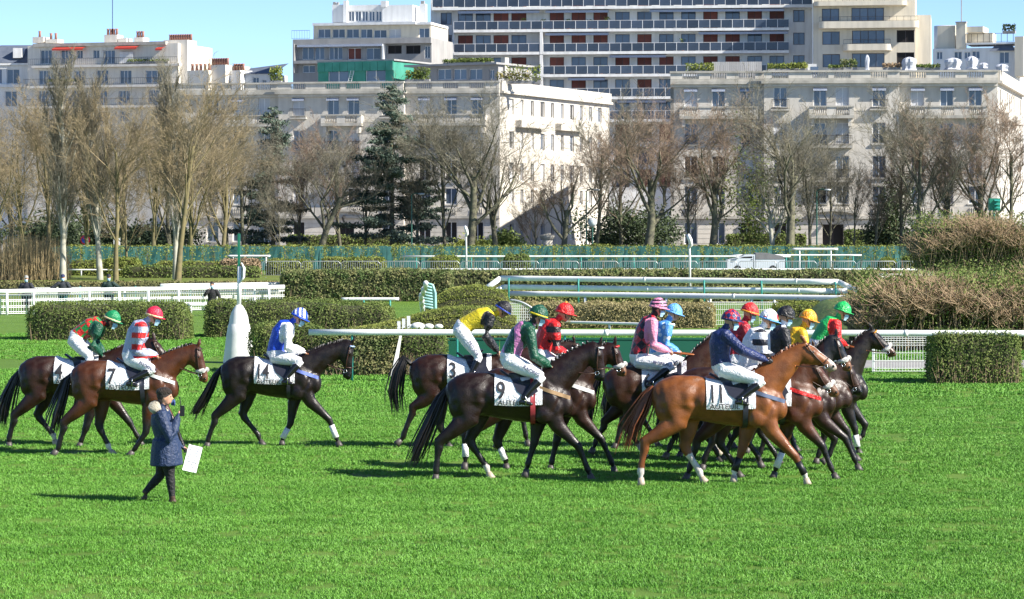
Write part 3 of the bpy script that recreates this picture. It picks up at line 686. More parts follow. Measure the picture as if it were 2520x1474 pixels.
    for e in (-1, 1):
        vs = []; fs = []
        for i in range(7):
            x = (.02 + .30 * i / 6) * kx
            for k in range(7):
                zz = (1.60 - .36 * k / 6 * (1 - .3 * abs(i - 3) / 3)) * kz; h = bvh.ray_cast(Vector((x, 2 * e, zz)), Vector((0, -e, 0))); y = h[0].y if h[0] else .15 * e
                vs.append((x + .02 * k * kx, y + .03 * e, zz))
        for i in range(6):
            for k in range(6): fs.append((i*7+k, (i+1)*7+k, (i+1)*7+k+1, i*7+k+1))
        MB().add(vs, fs).build('saddle_flap', M_saddle, root, True)
    if breast is not None:
        vs = []; fs = []; n_ = 14
        for i in range(n_ + 1):
            t = i / n_; x = (.46 + .44 * t) * kx; zz = (1.40 - .16 * t) * kz; h = bvh.ray_cast(Vector((x, -2, zz)), Vector((0, 1, 0))); y = (h[0].y if h[0] else -.1) - .018
            vs += [(x, y, zz + .03), (x, y - .004, zz - .03)]
        for i in range(n_): fs.append((2*i, 2*i+1, 2*i+3, 2*i+2))
        MB().add(vs, fs).build('breastplate', breast, root, True)
    # bridle
    Q = lambda t, d, y: Sc(((P + ax * (Lh * t) + nb * d).x, y, (P + ax * (Lh * t) + nb * d).y))
    def strap(pts, m, r=.011, name='bridle_strap'): return MB().tube(pts, r, 6).build(name, m, root, True)
    bit = Q(.80, .115, -.066)
    for e in (-1, 1): strap([Q(.05, .045, .092 * e), Q(.22, .07, .112 * e), Q(.5, .10, .090 * e), Q(.78, .115, .068 * e)], M_brid)
    ring = [Q(.70, -.012, 0), Q(.70, .03, -.062), Q(.70, .09, -.072), Q(.68, .15, -.05), Q(.68, .175, 0), Q(.68, .15, .05), Q(.70, .09, .072), Q(.70, .03, .062), Q(.70, -.012, 0)]
    if noseband: MB().tube(ring[1:-1][::1] and [ring[4], ring[3], ring[2], ring[1], ring[0], ring[7], ring[6], ring[5], ring[4]], [.02, .03, .038, .042, .045, .042, .038, .03, .02], 8).build('noseband', noseband, root, True)
    else: strap(ring, M_brid, .010, 'noseband')
    bb = [Q(.10, .06, -.105), Q(.11, .02, -.098), Q(.12, -.012, -.05), Q(.12, -.016, 0), Q(.12, -.012, .05), Q(.11, .02, .098), Q(.10, .06, .105)]
    strap(bb, browband or M_brid, .014 if browband else .010, 'browband')
    mb = MB(); mb.tube([bit + Vector((.03 * math.cos(a), -.008, .03 * math.sin(a))) for a in [2 * math.pi * i / 12 for i in range(13)]], .006, 6); mb.build('bit_ring', M_bit, root, True)
    # bandages and boots on the cannons
    for k, m in [(b, M_band_w) for b in bandage] + [(b, M_black) for b in boots]:
        y, j, f, t = legpts[k]; a, b = lerp(j, f, .30), lerp(j, f, .95)
        MB().tube([Sc((a.x, y, a.y)), Sc((lerp(a, b, .5).x, y, lerp(a, b, .5).y)), Sc((b.x, y, b.y))], [(.052, .048), (.05, .047), (.058, .053)], 12).build('leg_boot' if m is M_black else 'bandage', m, root, True)
    info = dict(root=root, wx=wx, D=D, pm=pm, mid=mid, gy=gy, kx=kx, kz=kz, bit=bit, bvh=bvh, neck=(B0, B1, E_), Sc=Sc, yaw=yaw)
    return info

def jockey(hh, hip, sho, head, hand, elbow=None, knee=None, foot=None, label='', torso=None, sleeve=None, cap=None, peak=None, band=None, mask=True, gog=True, pitch=-.15, hair=False, grip=True,
           rein=None, glove=None, pom=None, leg_word=None, low=.03, bow=.05):
    pm, mid, gy, kx = hh['pm'], hh['mid'], hh['gy'], hh['kx']
    C = lambda p: Vector(((p[0] - mid) / pm + .02 * kx, 0, (gy - p[1]) / pm))
    hp, sh, hd, ha = C(hip), C(sho), C(head), C(hand)
    el = C(elbow) if elbow else lerp(sh, ha, .5) + Vector((-.06, 0, -.1))
    kn = C(knee) if knee else Vector((hp.x + .50, 0, 1.55 * hh['kz'])); an = C(foot) if foot else Vector((hp.x + .22, 0, 1.22 * hh['kz']))
    kn.z = max(kn.z, an.z + .2)
    nk = sh - hd; sh = hd + nk.normalized() * .205
    o = Vector((hp.x, 0, hp.z - .12)); base = Vector((hh['wx'], hh['D'], 0))
    root = empty('jockey', base + o, hh['yaw'], label, 'jockey', 'jockeys on the racehorses')
    Y = lambda v, y: Vector((v.x, y, v.z)) - o
    J = dict(hip=Y(hp, 0), sho=Y(sh, 0), head=Y(hd, 0) - Vector((0, 0, .02)), elbow=[Y(el, -.25), Y(el, .25)], hand=[Y(ha, -.085), Y(ha + Vector((.02, 0, .0)), .085)],
             knee=[Y(kn, -.29), Y(kn, .29)], ankle=[Y(an, -.335), Y(an, .335)], toe=[Y(an + Vector((.17, 0, -.075)), -.35), Y(an + Vector((.17, 0, -.075)), .35)], bow=bow, flat=True, puff=.026)
    P = figure(root, J, dict(torso=torso, sleeve=sleeve or torso, leg=M_breech, boot=M_boot, skin=M_skin), face=(1, pitch), grip=True, fat=1.30)
    helmet(root, P, cap, peak or cap, band, pom)
    if mask: face_mask(root, P, low)
    if gog: goggles(root, P)
    else: eyes(root, P)
    if hair: hair_cap(root, P, down=.07)
    if glove: 
        for e in (0, 1): 
            d = (J['hand'][e] - J['elbow'][e]).normalized(); MB().ell(J['hand'][e] + d * .03, (.06, .045, .05), 10, 8).build('glove', glove, root, True)
    # stirrups
    for e in (0, 1):
        a = J['ankle'][e] + Vector((.06, 0, -.07)); MB().tube([a + Vector((.0, -.05, 0)), a + Vector((0, -.05, .10)), a + Vector((0, 0, .15)), a + Vector((0, .05, .10)), a + Vector((0, .05, 0)), a + Vector((0, -.05, 0))], .008, 5).build('stirrup', M_bit, root, True)
    if leg_word:
        d = Vector((kn.x - hp.x, 0, kn.z - hp.z)); ln = d.length; d.normalize(); u = Vector((-d.z, 0, d.x)); c = lerp(J['hip'] + Vector((0, -.09, -.02)), J['knee'][0], .42)
        V2, Fc = text2d(leg_word, .075); body = P['body'].data; bm = bmesh.new(); bm.from_mesh(body); bv = BVHTree.FromBMesh(bm); bm.free(); vs = []
        for a, b in V2:
            p = c + d * (a) + u * (b - .01); h = bv.ray_cast(Vector((p.x, -2, p.z)), Vector((0, 1, 0))); vs.append((p.x, (h[0].y if h[0] else p.y) - .006, p.z))
        MB().add(vs, Fc).build('lettering', mat('leg_print', (.12, .12, .2), .6), root)
    # reins belong to the horse's bridle
    hr = hh['root']; bit = hh['bit']; ha_l = J['hand'][0] + o + Vector((.05, 0, -.02)); ha_r = J['hand'][1] + o + Vector((.05, 0, -.02)); bit_r = Vector((bit.x, -bit.y, bit.z))
    for a, b in ((ha_l, bit), (ha_r, bit_r)):
        m_ = lerp(a, b, .5) + Vector((0, 0, -.03)); k = lerp(a, m_, .9)
        MB().tube([a, lerp(a, m_, .5), k], .015, 6).build('rein', rein or M_rein, hr, True)
        MB().tube([k, m_, lerp(m_, b, .5) + Vector((0, 0, -.01)), b], .008, 6).build('rein', M_brid, hr, True)
    return root
# ---------------------------------------------------------------- the field of runners
def c_(name, r, g, b): return cloth(name, (r, g, b), 0.45)
M_red = c_('silk_red', .62, .018, .018); M_blue = c_('silk_royal_blue', .015, .07, .55); M_yel = c_('silk_yellow', .62, .50, .02); M_blk = c_('silk_black', .012, .012, .015)
M_dgr = c_('silk_dark_green', .008, .075, .04); M_nav = c_('silk_navy', .012, .025, .11); M_lbl = c_('silk_light_blue', .13, .38, .75); M_whi = c_('silk_white', .80, .80, .83)
M_pink = c_('silk_pink', .75, .28, .42); M_gry = c_('silk_grey_blue', .36, .40, .55); M_grn = c_('silk_bright_green', .02, .42, .10); M_org = c_('silk_orange', .72, .28, .02); M_hgr = c_('helmet_green', .01, .22, .08)
M_rcap = c_('cap_cherry', .62, .02, .06); M_cream = c_('band_cream', .75, .62, .35); M_dred = c_('silk_dark_red', .40, .015, .03)
BAY = (.085, .026, .008); DBAY = (.030, .010, .005); BLK = (.011, .006, .0045); CHES = (.235, .078, .02)
TAN = (.20, .09, .04)
h1 = horse('z1', 115, 815, 1045, 450, dict(HN=((90, 855), (60, 1000), (60, 1045)), HF=((235, 845), (335, 990), (352, 1040)), FN=((560, 930), (530, 1010), (520, 1042)), FF=((835, 890), (890, 985), (915, 1045))),
           (1010, 330), (1120, 480), coat=DBAY, number='4', word='AUTEUIL', tail=((130, 540), (95, 590), (50, 700), (20, 800), (5, 880)), socks=(('HF', .0),), label='dark bay racehorse walking furthest left, behind the number 7 horse')
jockey(h1, (490, 335), (660, 245), (728, 212), (670, 450), (615, 375), (600, 455), (560, 560), label='crouching jockey in red and green checks with green cap, furthest left', torso=pattern('silk_red_green_check', 'check', (.60, .03, .025), (.02, .25, .05), 9), sleeve=M_dgr,
       cap=M_hgr, peak=M_hgr, band=M_cream, hair=True, pitch=-.25, glove=M_blk)
h7 = horse('z1', 455, 1155, 1105, 478, dict(HN=((415, 900), (385, 1050), (345, 1100)), HF=((635, 915), (695, 1060), (735, 1112)), FN=((955, 950), (880, 1060), (845, 1105)), FF=((1130, 900), (1190, 1060), (1230, 1105))),
           (1305, 378), (1362, 612), coat=BAY, muzzle=TAN, number='7', noseband=M_fleece, breast=mat('breast_white', (.8, .8, .78), .7), tail=((465, 570), (430, 610), (400, 720), (365, 830), (340, 930)), socks=(('HF', .0),),
           label='bay racehorse wearing saddle cloth number 7 and white noseband')
jockey(h7, (850, 455), (920, 245), (1003, 188), (1022, 452), (912, 420), (1012, 540), (855, 610), label='jockey in grey-blue silks with red armbands and cherry red cap on number 7', torso=M_gry, sleeve=pattern('silk_grey_red_band', 'band', (.42, .46, .60), (.65, .03, .03), 1.6),
       cap=M_rcap, peak=M_rcap, band=M_cream, pitch=-.15, gog=False, leg_word='PHOENIX')
h14 = horse('z2', 290, 945, 1045, 452, dict(HN=((255, 860), (215, 1005), (205, 1045)), HF=((435, 840), (535, 990), (570, 1050)), FN=((1008, 865), (1055, 990), (1078, 1045)), FF=((745, 900), (692, 1000), (690, 1040))),
           (1165, 362), (1150, 600), coat=BLK, number='14', bandage=('FN', 'FF'), browband=mat('browband_blue', (.4, .55, .85), .6), breast=mat('breast_blue', (.16, .22, .62), .7), tail=((305, 520), (265, 570), (215, 680), (160, 780), (120, 830)),
           label='black racehorse wearing saddle cloth number 14 with white bandaged forelegs')
jockey(h14, (650, 445), (720, 255), (808, 195), (845, 428), (735, 392), (825, 480), (720, 600), label='jockey in royal blue silks with white sleeves and blue and white striped cap', torso=M_blue, sleeve=M_whi,
       cap=pattern('cap_blue_white', 'band', (.80, .80, .83), (.015, .07, .50), 4.2, axis=0), peak=M_blue, pitch=-.3, bow=.07)
h3 = horse('z3', 230, 985, 1120, 465, dict(HN=((250, 850), (190, 1040), (138, 1088)), HF=((440, 960), (490, 1085), (512, 1120)), FN=((900, 900), (850, 1040), (830, 1115)), FF=((1010, 880), (1040, 1040), (1060, 1115))),
           (1385, 372), (1500, 560), coat=DBAY, number='3', word='AUTEUIL', tail=((250, 545), (190, 490), (150, 580), (125, 720), (140, 850)), label='dark bay racehorse wearing saddle cloth number 3, trotting behind number 9')
jockey(h3, (590, 285), (795, 205), (878, 158), (848, 455), (760, 340), (715, 480), (660, 590), label='bending jockey in yellow silks with black sleeves and black cap on number 3', torso=M_yel, sleeve=M_blk, cap=M_blk, band=c_('cap_blue_trim', .02, .06, .45), mask=False, pitch=-.45, leg_word='PRO JOB')
h6 = horse('z3', 700, 1520, 1275, 560, dict(HN=((615, 1040), (618, 1180), (610, 1272)), HF=((840, 1080), (895, 1210), (905, 1278)), FN=((1560, 1050), (1635, 1220), (1655, 1288)), FF=((1250, 1080), (1215, 1230), (1210, 1278))),
           (1668, 385), (1745, 600), coat=DBAY, muzzle=TAN, noseband=M_fleece, browband=M_red, bandage=('HN', 'HF'), breast=mat('breast_white', (.8, .8, .78), .7), label='dark bay racehorse with red browband and white noseband, hidden behind number 9')
jockey(h6, (1140, 465), (1225, 262), (1308, 178), (1330, 468), (1250, 430), label='jockey in red silks with black armbands and plain red cap behind number 9', torso=M_red, sleeve=pattern('silk_red_black_band', 'band', (.62, .018, .018), (.02, .012, .012), 1.5), cap=M_red, pom=M_org, mask=False, pitch=-.1)
h9 = horse('z3', 480, 1355, 1335, 590, dict(HN=((430, 1090), (415, 1280), (410, 1335)), HF=((650, 1075), (765, 1275), (800, 1340)), FN=((1400, 1100), (1470, 1270), (1500, 1345)), FF=((1095, 1090), (1050, 1240), (1030, 1330))),
           (1565, 392), (1592, 640), coat=(.017, .007, .005), number='9', cloth_x=(-.18, .5), braids=True, browband=M_whi, breast=mat('breast_tan', (.32, .20, .10), .6), girth=mat('girth_red', (.30, .03, .04), .6), tail=((500, 690), (450, 760), (390, 900), (310, 1080), (250, 1210)),
           socks=(('HF', .0),), label='near black racehorse with braided mane wearing saddle cloth number 9')
jockey(h9, (920, 495), (1055, 285), (1125, 195), (1215, 552), (1095, 480), (1150, 615), (1010, 770), label='jockey in dark green silks with pink seams and green cap on number 9', torso=pattern('silk_green_pink', 'band', (.008, .075, .04), (.55, .20, .42), 1.05, axis=0), sleeve=M_dgr, cap=M_dgr, peak=M_dgr, band=M_yel, pitch=-.2, leg_word='RACING', hair=True)
hP = horse('z4', 182, 950, 1180, 545, {}, (1010, 300), (1190, 470), coat=(.05, .02, .010), mane=(.01, .008, .008), number='6', gait='b', socks=(('HN', .2), ('FF', .2)), tail=None, label='bay racehorse with large dark neck between number 9 and number 11')
jockey(hP, (430, 495), (515, 250), (570, 140), (650, 448), (530, 400), (660, 538), (500, 660), label='jockey in red and black checks with pink sleeves and pink striped cap', torso=pattern('silk_red_black_check', 'check', (.45, .02, .035), (.015, .012, .02), 8), sleeve=M_pink,
       cap=pattern('cap_pink_black', 'band', (.70, .25, .42), (.015, .012, .02), 5.5), peak=M_pink, hair=True, pitch=-.05, leg_word='MOREAU')
hB = horse('z4', 300, 1020, 1120, 500, {}, (1080, 330), (1240, 480), coat=BLK, gait='a', label='black racehorse behind the pink sleeved jockey')
jockey(hB, (570, 480), (620, 275), (678, 178), (715, 450), (620, 400), label='jockey in light blue silks with white stars and light blue cap', torso=pattern('silk_blue_stars', 'spot', (.10, .32, .72), (.72, .80, .9), 9), cap=M_lbl, mask=False, pitch=-.15)
h11 = horse('z4', 520, 1450, 1370, 612, dict(HN=((465, 1090), (440, 1290), (445, 1375)), HF=((760, 1120), (860, 1310), (897, 1365)), FN=((1510, 1170), (1580, 1300), (1600, 1370)), FF=((1150, 1150), (1100, 1290), (1095, 1365))),
            (1592, 372), (1812, 545), coat=CHES, points=(.20, .064, .017), mane=(.20, .06, .02), muzzle=(.45, .30, .24), blaze=True, number='11', cloth_x=(-.16, .5), socks=(('HF', .75), ('FN', .12), ('FF', .12), ('HN', .15)), boots=('FN', 'FF'), breast=mat('breast_greyblue', (.10, .13, .22), .7),
            tail=((535, 690), (500, 740), (450, 850), (390, 960), (345, 1100)), label='chestnut racehorse with white blaze wearing saddle cloth number 11')
jockey(h11, (1010, 560), (1020, 310), (1075, 228), (1325, 510), (1150, 440), (1280, 645), (1110, 770), label='jockey in navy blue silks with navy and red checked cap on the chestnut', torso=M_nav, cap=pattern('cap_navy_red', 'check', (.012, .025, .13), (.50, .02, .04), 16), peak=M_nav, pitch=-.02, glove=M_blk)
hR = horse('z4', 700, 1500, 1215, 555, {}, (1660, 400), (1800, 560), coat=DBAY, gait='b', label='dark bay racehorse hidden behind the chestnut')
jockey(hR, (1090, 500), (1150, 285), (1203, 175), (1300, 500), label='jockey in red satin silks with red cap behind the navy jockey', torso=M_dred, cap=c_('cap_red_orange', .62, .03, .03), band=M_org, pitch=-.15)
hW = horse('z4', 800, 1700, 1335, 600, {}, (1650, 500), (1832, 735), coat=BAY, muzzle=TAN, noseband=M_fleece, gait='a', bandage=('FF',), breast=M_red, label='bay racehorse with low head and white noseband just behind the chestnut')
jockey(hW, (1185, 560), (1262, 325), (1335, 225), (1385, 485), (1290, 460), label='jockey in white silks with black armbands and white cap with red star', torso=M_whi, sleeve=pattern('silk_white_black_band', 'band', (.8, .8, .83), (.02, .02, .03), 1.5), cap=pattern('cap_white_red', 'spot', (.80, .80, .83), (.6, .02, .04), 7), peak=M_lbl, pitch=-.15)
hK = horse('z5', -240, 575, 1275, 600, dict(HN=((-270, 1040), (-330, 1200), (-350, 1275)), HF=((-40, 1040), (50, 1190), (80, 1262)), FN=((645, 1045), (715, 1200), (748, 1278)), FF=((590, 1060), (545, 1180), (495, 1225))), (600, 330), (705, 565), coat=DBAY, muzzle=TAN, noseband=M_fleece, hood=(.012, .012, .016),
           label='dark bay racehorse in black hood with white noseband, second head from right')
jockey(hK, (165, 520), (218, 310), (240, 200), (330, 480), label='jockey in black silks with white sash and shiny black cap', torso=pattern('silk_black_white', 'band', (.014, .014, .018), (.72, .72, .8), .9, axis=0), sleeve=M_blk, cap=M_blk, pitch=-.1)
hY = horse('z5', -110, 690, 1225, 575, {}, (690, 520), (780, 735), coat=(.04, .016, .009), gait='b', label='brown racehorse with lowered head between two hooded horses')
jockey(hY, (250, 520), (335, 325), (395, 222), (450, 480), label='jockey in yellow silks with yellow and orange quartered cap', torso=c_('silk_gold', .70, .42, .015), cap=pattern('cap_yellow_orange', 'check', (.72, .55, .03), (.72, .28, .02), 5), peak=M_org, pitch=-.15)
hG = horse('z5', 60, 800, 1155, 530, dict(HN=((30, 950), (-20, 1090), (-40, 1150)), HF=((230, 950), (300, 1090), (330, 1150)), FN=((715, 985), (730, 1110), (750, 1158)), FF=((800, 960), (780, 1040), (740, 1062))), (845, 285), (1012, 455), coat=BLK, noseband=M_fleece, browband=M_org, muzzle=(.10, .05, .03), bandage=('FN',),
           label='black racehorse with white noseband and orange browband, furthest right')
jockey(hG, (460, 400), (570, 262), (635, 165), (660, 400), label='jockey in bright green silks with red sleeves and green cap with red star, furthest right', torso=M_grn, sleeve=M_red, cap=pattern('cap_green_red', 'spot', (.02, .42, .10), (.55, .03, .03), 5), peak=M_grn, pitch=-.15)
# ---------------------------------------------------------------- plants
rngN = np.random.default_rng(7)
M_leaf_box = mat('box_leaf', (0.18, 0.23, 0.05), 0.7, var=(0.28, 0.30, 0.08), scale=1.2, spec=.2, detail=6, trans=.25)
M_leaf_dark = mat('privet_leaf', (0.105, 0.16, 0.04), 0.7, var=(0.20, 0.24, 0.07), scale=1.6, spec=.2, detail=6, trans=.2)
M_leaf_ivy = mat('ivy_leaf', (0.11, 0.17, 0.055), 0.7, var=(0.26, 0.25, 0.11), scale=2.0, spec=.2, detail=6, trans=.2)
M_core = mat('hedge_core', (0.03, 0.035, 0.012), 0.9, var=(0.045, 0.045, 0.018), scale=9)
M_stem = mat('hedge_stem', (0.20, 0.15, 0.09), 0.9)
M_twig_red = mat('russet_twig', (0.30, 0.21, 0.13), 0.85, var=(0.38, 0.28, 0.17), scale=.8)
M_twig_tan = mat('tan_twig', (0.34, 0.26, 0.15), 0.85, var=(0.24, 0.19, 0.09), scale=.8)
M_bark_grey = mat('grey_bark', (0.085, 0.08, 0.06), 0.9, var=(0.17, 0.165, 0.10), scale=3, bump=.5, bscale=12)
M_bark_pale = mat('pale_bark', (0.46, 0.45, 0.38), 0.85, var=(0.24, 0.23, 0.17), scale=1.5)
M_bark_dark = mat('dark_bark', (0.075, 0.065, 0.05), 0.9, var=(0.16, 0.15, 0.09), scale=3, bump=.5, bscale=12)
M_bark_gold = mat('golden_bark', (0.20, 0.165, 0.075), 0.9, var=(0.13, 0.115, 0.06), scale=3)
M_tw_brown = mat('brown_twig', (0.30, 0.235, 0.135), 0.9, var=(0.22, 0.18, 0.11), scale=.6)
M_tw_grey = mat('grey_twig', (0.23, 0.21, 0.15), 0.9, var=(0.15, 0.14, 0.105), scale=.6)
M_tw_rose = mat('rose_twig', (0.29, 0.205, 0.15), 0.9, var=(0.21, 0.16, 0.11), scale=.6)
M_needle = mat('cedar_needle', (0.06, 0.105, 0.075), 0.7, var=(0.17, 0.21, 0.155), scale=1.2, trans=.15)
M_yew = mat('yew_needle', (0.035, 0.06, 0.025), 0.7, var=(0.09, 0.125, 0.05), scale=1.5, trans=.15)

def rbox_points(L, W, Hh, n, rng, r=.25, bulge=.0):
    """points and normals over the sides and top of a rounded block (x length, y depth, z height)"""
    A = [L * Hh, L * Hh, W * Hh, W * Hh, L * W]; pr = np.array(A) / sum(A); k = rng.choice(5, n, p=pr)
    u, v = rng.uniform(-1, 1, n), rng.uniform(0, 1, n); P = np.zeros((n, 3)); w2 = rng.uniform(-1, 1, n)
    for f in range(5):
        i = k == f
        if f < 2: P[i] = np.stack([u[i] * L / 2, np.full(i.sum(), (-1 if f == 0 else 1) * W / 2), v[i] * Hh], 1)
        elif f < 4: P[i] = np.stack([np.full(i.sum(), (-1 if f == 2 else 1) * L / 2), u[i] * W / 2, v[i] * Hh], 1)
        else: P[i] = np.stack([u[i] * L / 2, w2[i] * W / 2, np.full(i.sum(), Hh)], 1)
    c = np.stack([np.clip(P[:, 0], -L / 2 + r, L / 2 - r), np.clip(P[:, 1], -W / 2 + r, W / 2 - r), np.minimum(P[:, 2], Hh - r)], 1)
    d = P - c; ln = np.linalg.norm(d, axis=1, keepdims=True); Nn = d / np.maximum(ln, 1e-6)
    return c + Nn * r, Nn
def wob(P, sc, rng):
    ph = rng.uniform(0, 6.28, (6, 3)); fr = rng.normal(size=(6, 3)) * sc
    return sum(np.sin(P @ fr[i] + ph[i, 0]) for i in range(6)) / 6
def hedge(x0, x1, yb, hgt, depth, label, leaf=M_leaf_dark, n=9000, size=.04, r=.25, D=None, rz=0.0, name='hedge', stems=40, gap=0.0, top=None, z0=0.0, group=None, thin=1.0):
    """clipped hedge standing between picture columns x0..x1 with its foot on row yb"""
    rng = np.random.default_rng(int(x0 + yb * 7)); D = D or gd(yb); X0, X1 = gx(x0, D), gx(x1, D); L = X1 - X0
    root = empty(name, ((X0 + X1) / 2, D + depth / 2, z0), rz, label, 'hedge', group)
    n = int(n)
    P, Nn = rbox_points(L, depth, hgt, n, rng, min(r, depth / 2 - .02, hgt / 2)); P[:, 2] += gap
    w = wob(P, 2.2, rng)[:, None]; P = P + Nn * (w * .11 + rng.normal(0, .03, (n, 1)) + (rng.random((n, 1)) < .03) * rng.uniform(0, .12, (n, 1)))
    if top is not None: P[:, 2] *= top(P[:, 0] / L + .5)
    P[:, 2] = np.maximum(P[:, 2], .01)
    V, Fc = leaves_np(P, size, rng, Nn * 1.0, .75); link('leaves', np_mesh('leaves', V, Fc, leaf), root)
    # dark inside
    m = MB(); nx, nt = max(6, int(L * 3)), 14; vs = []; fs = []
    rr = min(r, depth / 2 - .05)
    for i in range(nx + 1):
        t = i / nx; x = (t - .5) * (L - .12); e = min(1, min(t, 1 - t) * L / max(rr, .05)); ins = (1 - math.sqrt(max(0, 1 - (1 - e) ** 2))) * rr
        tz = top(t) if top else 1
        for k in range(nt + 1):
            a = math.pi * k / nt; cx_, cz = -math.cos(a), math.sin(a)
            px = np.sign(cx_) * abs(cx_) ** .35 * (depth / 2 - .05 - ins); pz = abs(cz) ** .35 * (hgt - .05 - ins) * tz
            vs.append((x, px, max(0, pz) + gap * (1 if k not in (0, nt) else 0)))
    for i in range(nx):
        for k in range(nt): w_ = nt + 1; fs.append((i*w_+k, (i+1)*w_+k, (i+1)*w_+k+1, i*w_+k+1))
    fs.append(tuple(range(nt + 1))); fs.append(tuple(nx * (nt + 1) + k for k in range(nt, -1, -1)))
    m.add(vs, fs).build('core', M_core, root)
    if stems:
        S = []
        for i in range(stems):
            x = rng.uniform(-L / 2 + .1, L / 2 - .1); y = -depth / 2 + rng.uniform(-.03, .06); h = rng.uniform(.15, .55) * hgt
            S.append((x, y, 0, x + rng.normal(0, .08), y - .01, h, .012, .005))
        link('stems', segs_mesh('stems', S, M_stem), root)
    return root

def branch(rg, p, d, L, r, lev, prm, limbs, twigs):
    nseg = 4 if lev < 2 else (3 if lev < prm['depth'] - 1 else (2 if lev < prm['depth'] else 1)); pts = [p]; q = p.copy(); dd = d.copy(); out = []
    for i in range(nseg):
        dd = (dd + Vector((rg.gauss(0, 1), rg.gauss(0, 1), rg.gauss(0, .6))) * (prm['wig'] if lev else .05) + Vector((0, 0, prm['up'][min(lev, len(prm['up']) - 1)]))).normalized()
        q2 = q + dd * (L / nseg); r0 = r * (1 - .62 * i / nseg) if lev else r * (1 - .45 * i / nseg); r1 = r * (1 - .62 * (i + 1) / nseg) if lev else r * (1 - .45 * (i + 1) / nseg)
        (limbs if r0 > prm['limb_r'] else twigs).append((*q, *q2, r0, max(r1, .006)))
        out.append((q2.copy(), dd.copy(), r1, (i + 1) / nseg)); q = q2
    if lev >= prm['depth']: return
    nb = prm['n'][min(lev, len(prm['n']) - 1)]
    for k in range(nb):
        t = prm['start'][min(lev, len(prm['start']) - 1)]; f = t + (1 - t) * (k + rg.random()) / nb
        i = min(nseg - 1, int(f * nseg)); pos, dr, rr, _ = out[i]
        base = (out[i - 1][0] if i else p); pos = base.lerp(pos, f * nseg - i if f < 1 else 1)
        az = rg.uniform(0, 6.283); perp = dr.orthogonal().normalized(); perp.rotate(Quaternion(dr, az)); an = prm['ang'][min(lev, len(prm['ang']) - 1)] * rg.uniform(.7, 1.3)
        nd = (dr * math.cos(an) + perp * math.sin(an)).normalized()
        sc_ = prm['len'][min(lev, len(prm['len']) - 1)] * rg.uniform(.65, 1.15) * (1.0 if lev else (1.15 - .5 * f * prm.get('taper', 1)))
        branch(rg, pos, nd, L * sc_, max(min(rr, r) * prm['rad'] * rg.uniform(.8, 1.1), prm['minr']), lev + 1, prm, limbs, twigs)
PRM = {
 'plane': dict(depth=5, n=(7, 6, 5, 5, 4), start=(.42, .22, .2, .15, .1), ang=(.66, .6, .6, .6, .6), len=(.95, .64, .58, .54, .55), up=(.02, .14, .11, .07, .03), wig=.16, rad=.60, minr=.0082, limb_r=.035, H=.5),
 'tall': dict(depth=5, n=(10, 6, 5, 5, 4), start=(.25, .22, .2, .15, .1), ang=(.55, .5, .5, .5, .5), len=(.62, .60, .54, .52, .55), up=(.02, .16, .14, .09, .05), wig=.13, rad=.55, minr=.0082, limb_r=.035, H=.72),
 'poplar': dict(depth=4, n=(30, 7, 6, 5), start=(.16, .2, .15, .1), ang=(.36, .32, .4, .45), len=(.32, .5, .5, .55), up=(.01, .18, .16, .1), wig=.06, rad=.42, minr=.008, limb_r=.03, H=.95, taper=.9),
 'willow': dict(depth=5, n=(8, 7, 5, 5, 4), start=(.18, .2, .15, .1, .1), ang=(.62, .6, .65, .7, .7), len=(.82, .64, .58, .54, .55), up=(.02, .10, .05, .0, .0), wig=.16, rad=.55, minr=.0082, limb_r=.035, H=.55),
}
TREES = {}
def tree_mesh(kind, seed, hgt, r, bark, twig, tw=1.0):
    key = (kind, seed)
    if key in TREES: return TREES[key]
    rg = random.Random(seed * 13 + 5); prm = dict(PRM[kind]); prm['minr'] *= tw; limbs, twigs = [], []
    branch(rg, Vector((0, 0, -.2)), Vector((rg.gauss(0, .02), rg.gauss(0, .02), 1)).normalized(), hgt * prm['H'], r, 0, prm, limbs, twigs)
    top = float(np.percentile(np.array([s[5] for s in twigs]), 98)); k = hgt / top
    A = np.array(limbs); B = np.array(twigs); A[:, :6] *= k; B[:, :6] *= k
    A[0, 6] *= 1.25
    TREES[key] = (segs_mesh('trunk', A, bark, 6), segs_mesh('crown', B, twig, 3)); return TREES[key]
def tree(x, D, hgt, kind, seed, label, r=.25, bark=M_bark_grey, twig=M_tw_grey, base_h=12.0, rz=None, name='bare_tree', tw=1.0, sx=1.0, group='bare trees in front of the apartment blocks', z=0.0):
    t, c = tree_mesh(kind, seed, base_h, r, bark, twig, tw)
    rz = random.Random(int(x * 3)).uniform(0, 6.28) if rz is None else rz; k = hgt / base_h
    root = empty(name, (gx(x, D), D, z), rz, label, 'tree', group); root.scale = (k * sx, k * sx, k)
    for nm, me, mm in (('trunk', t, bark), ('crown', c, twig)):
        o = link(nm, me, root); o.material_slots[0].link = 'OBJECT'; o.material_slots[0].material = mm
    return root
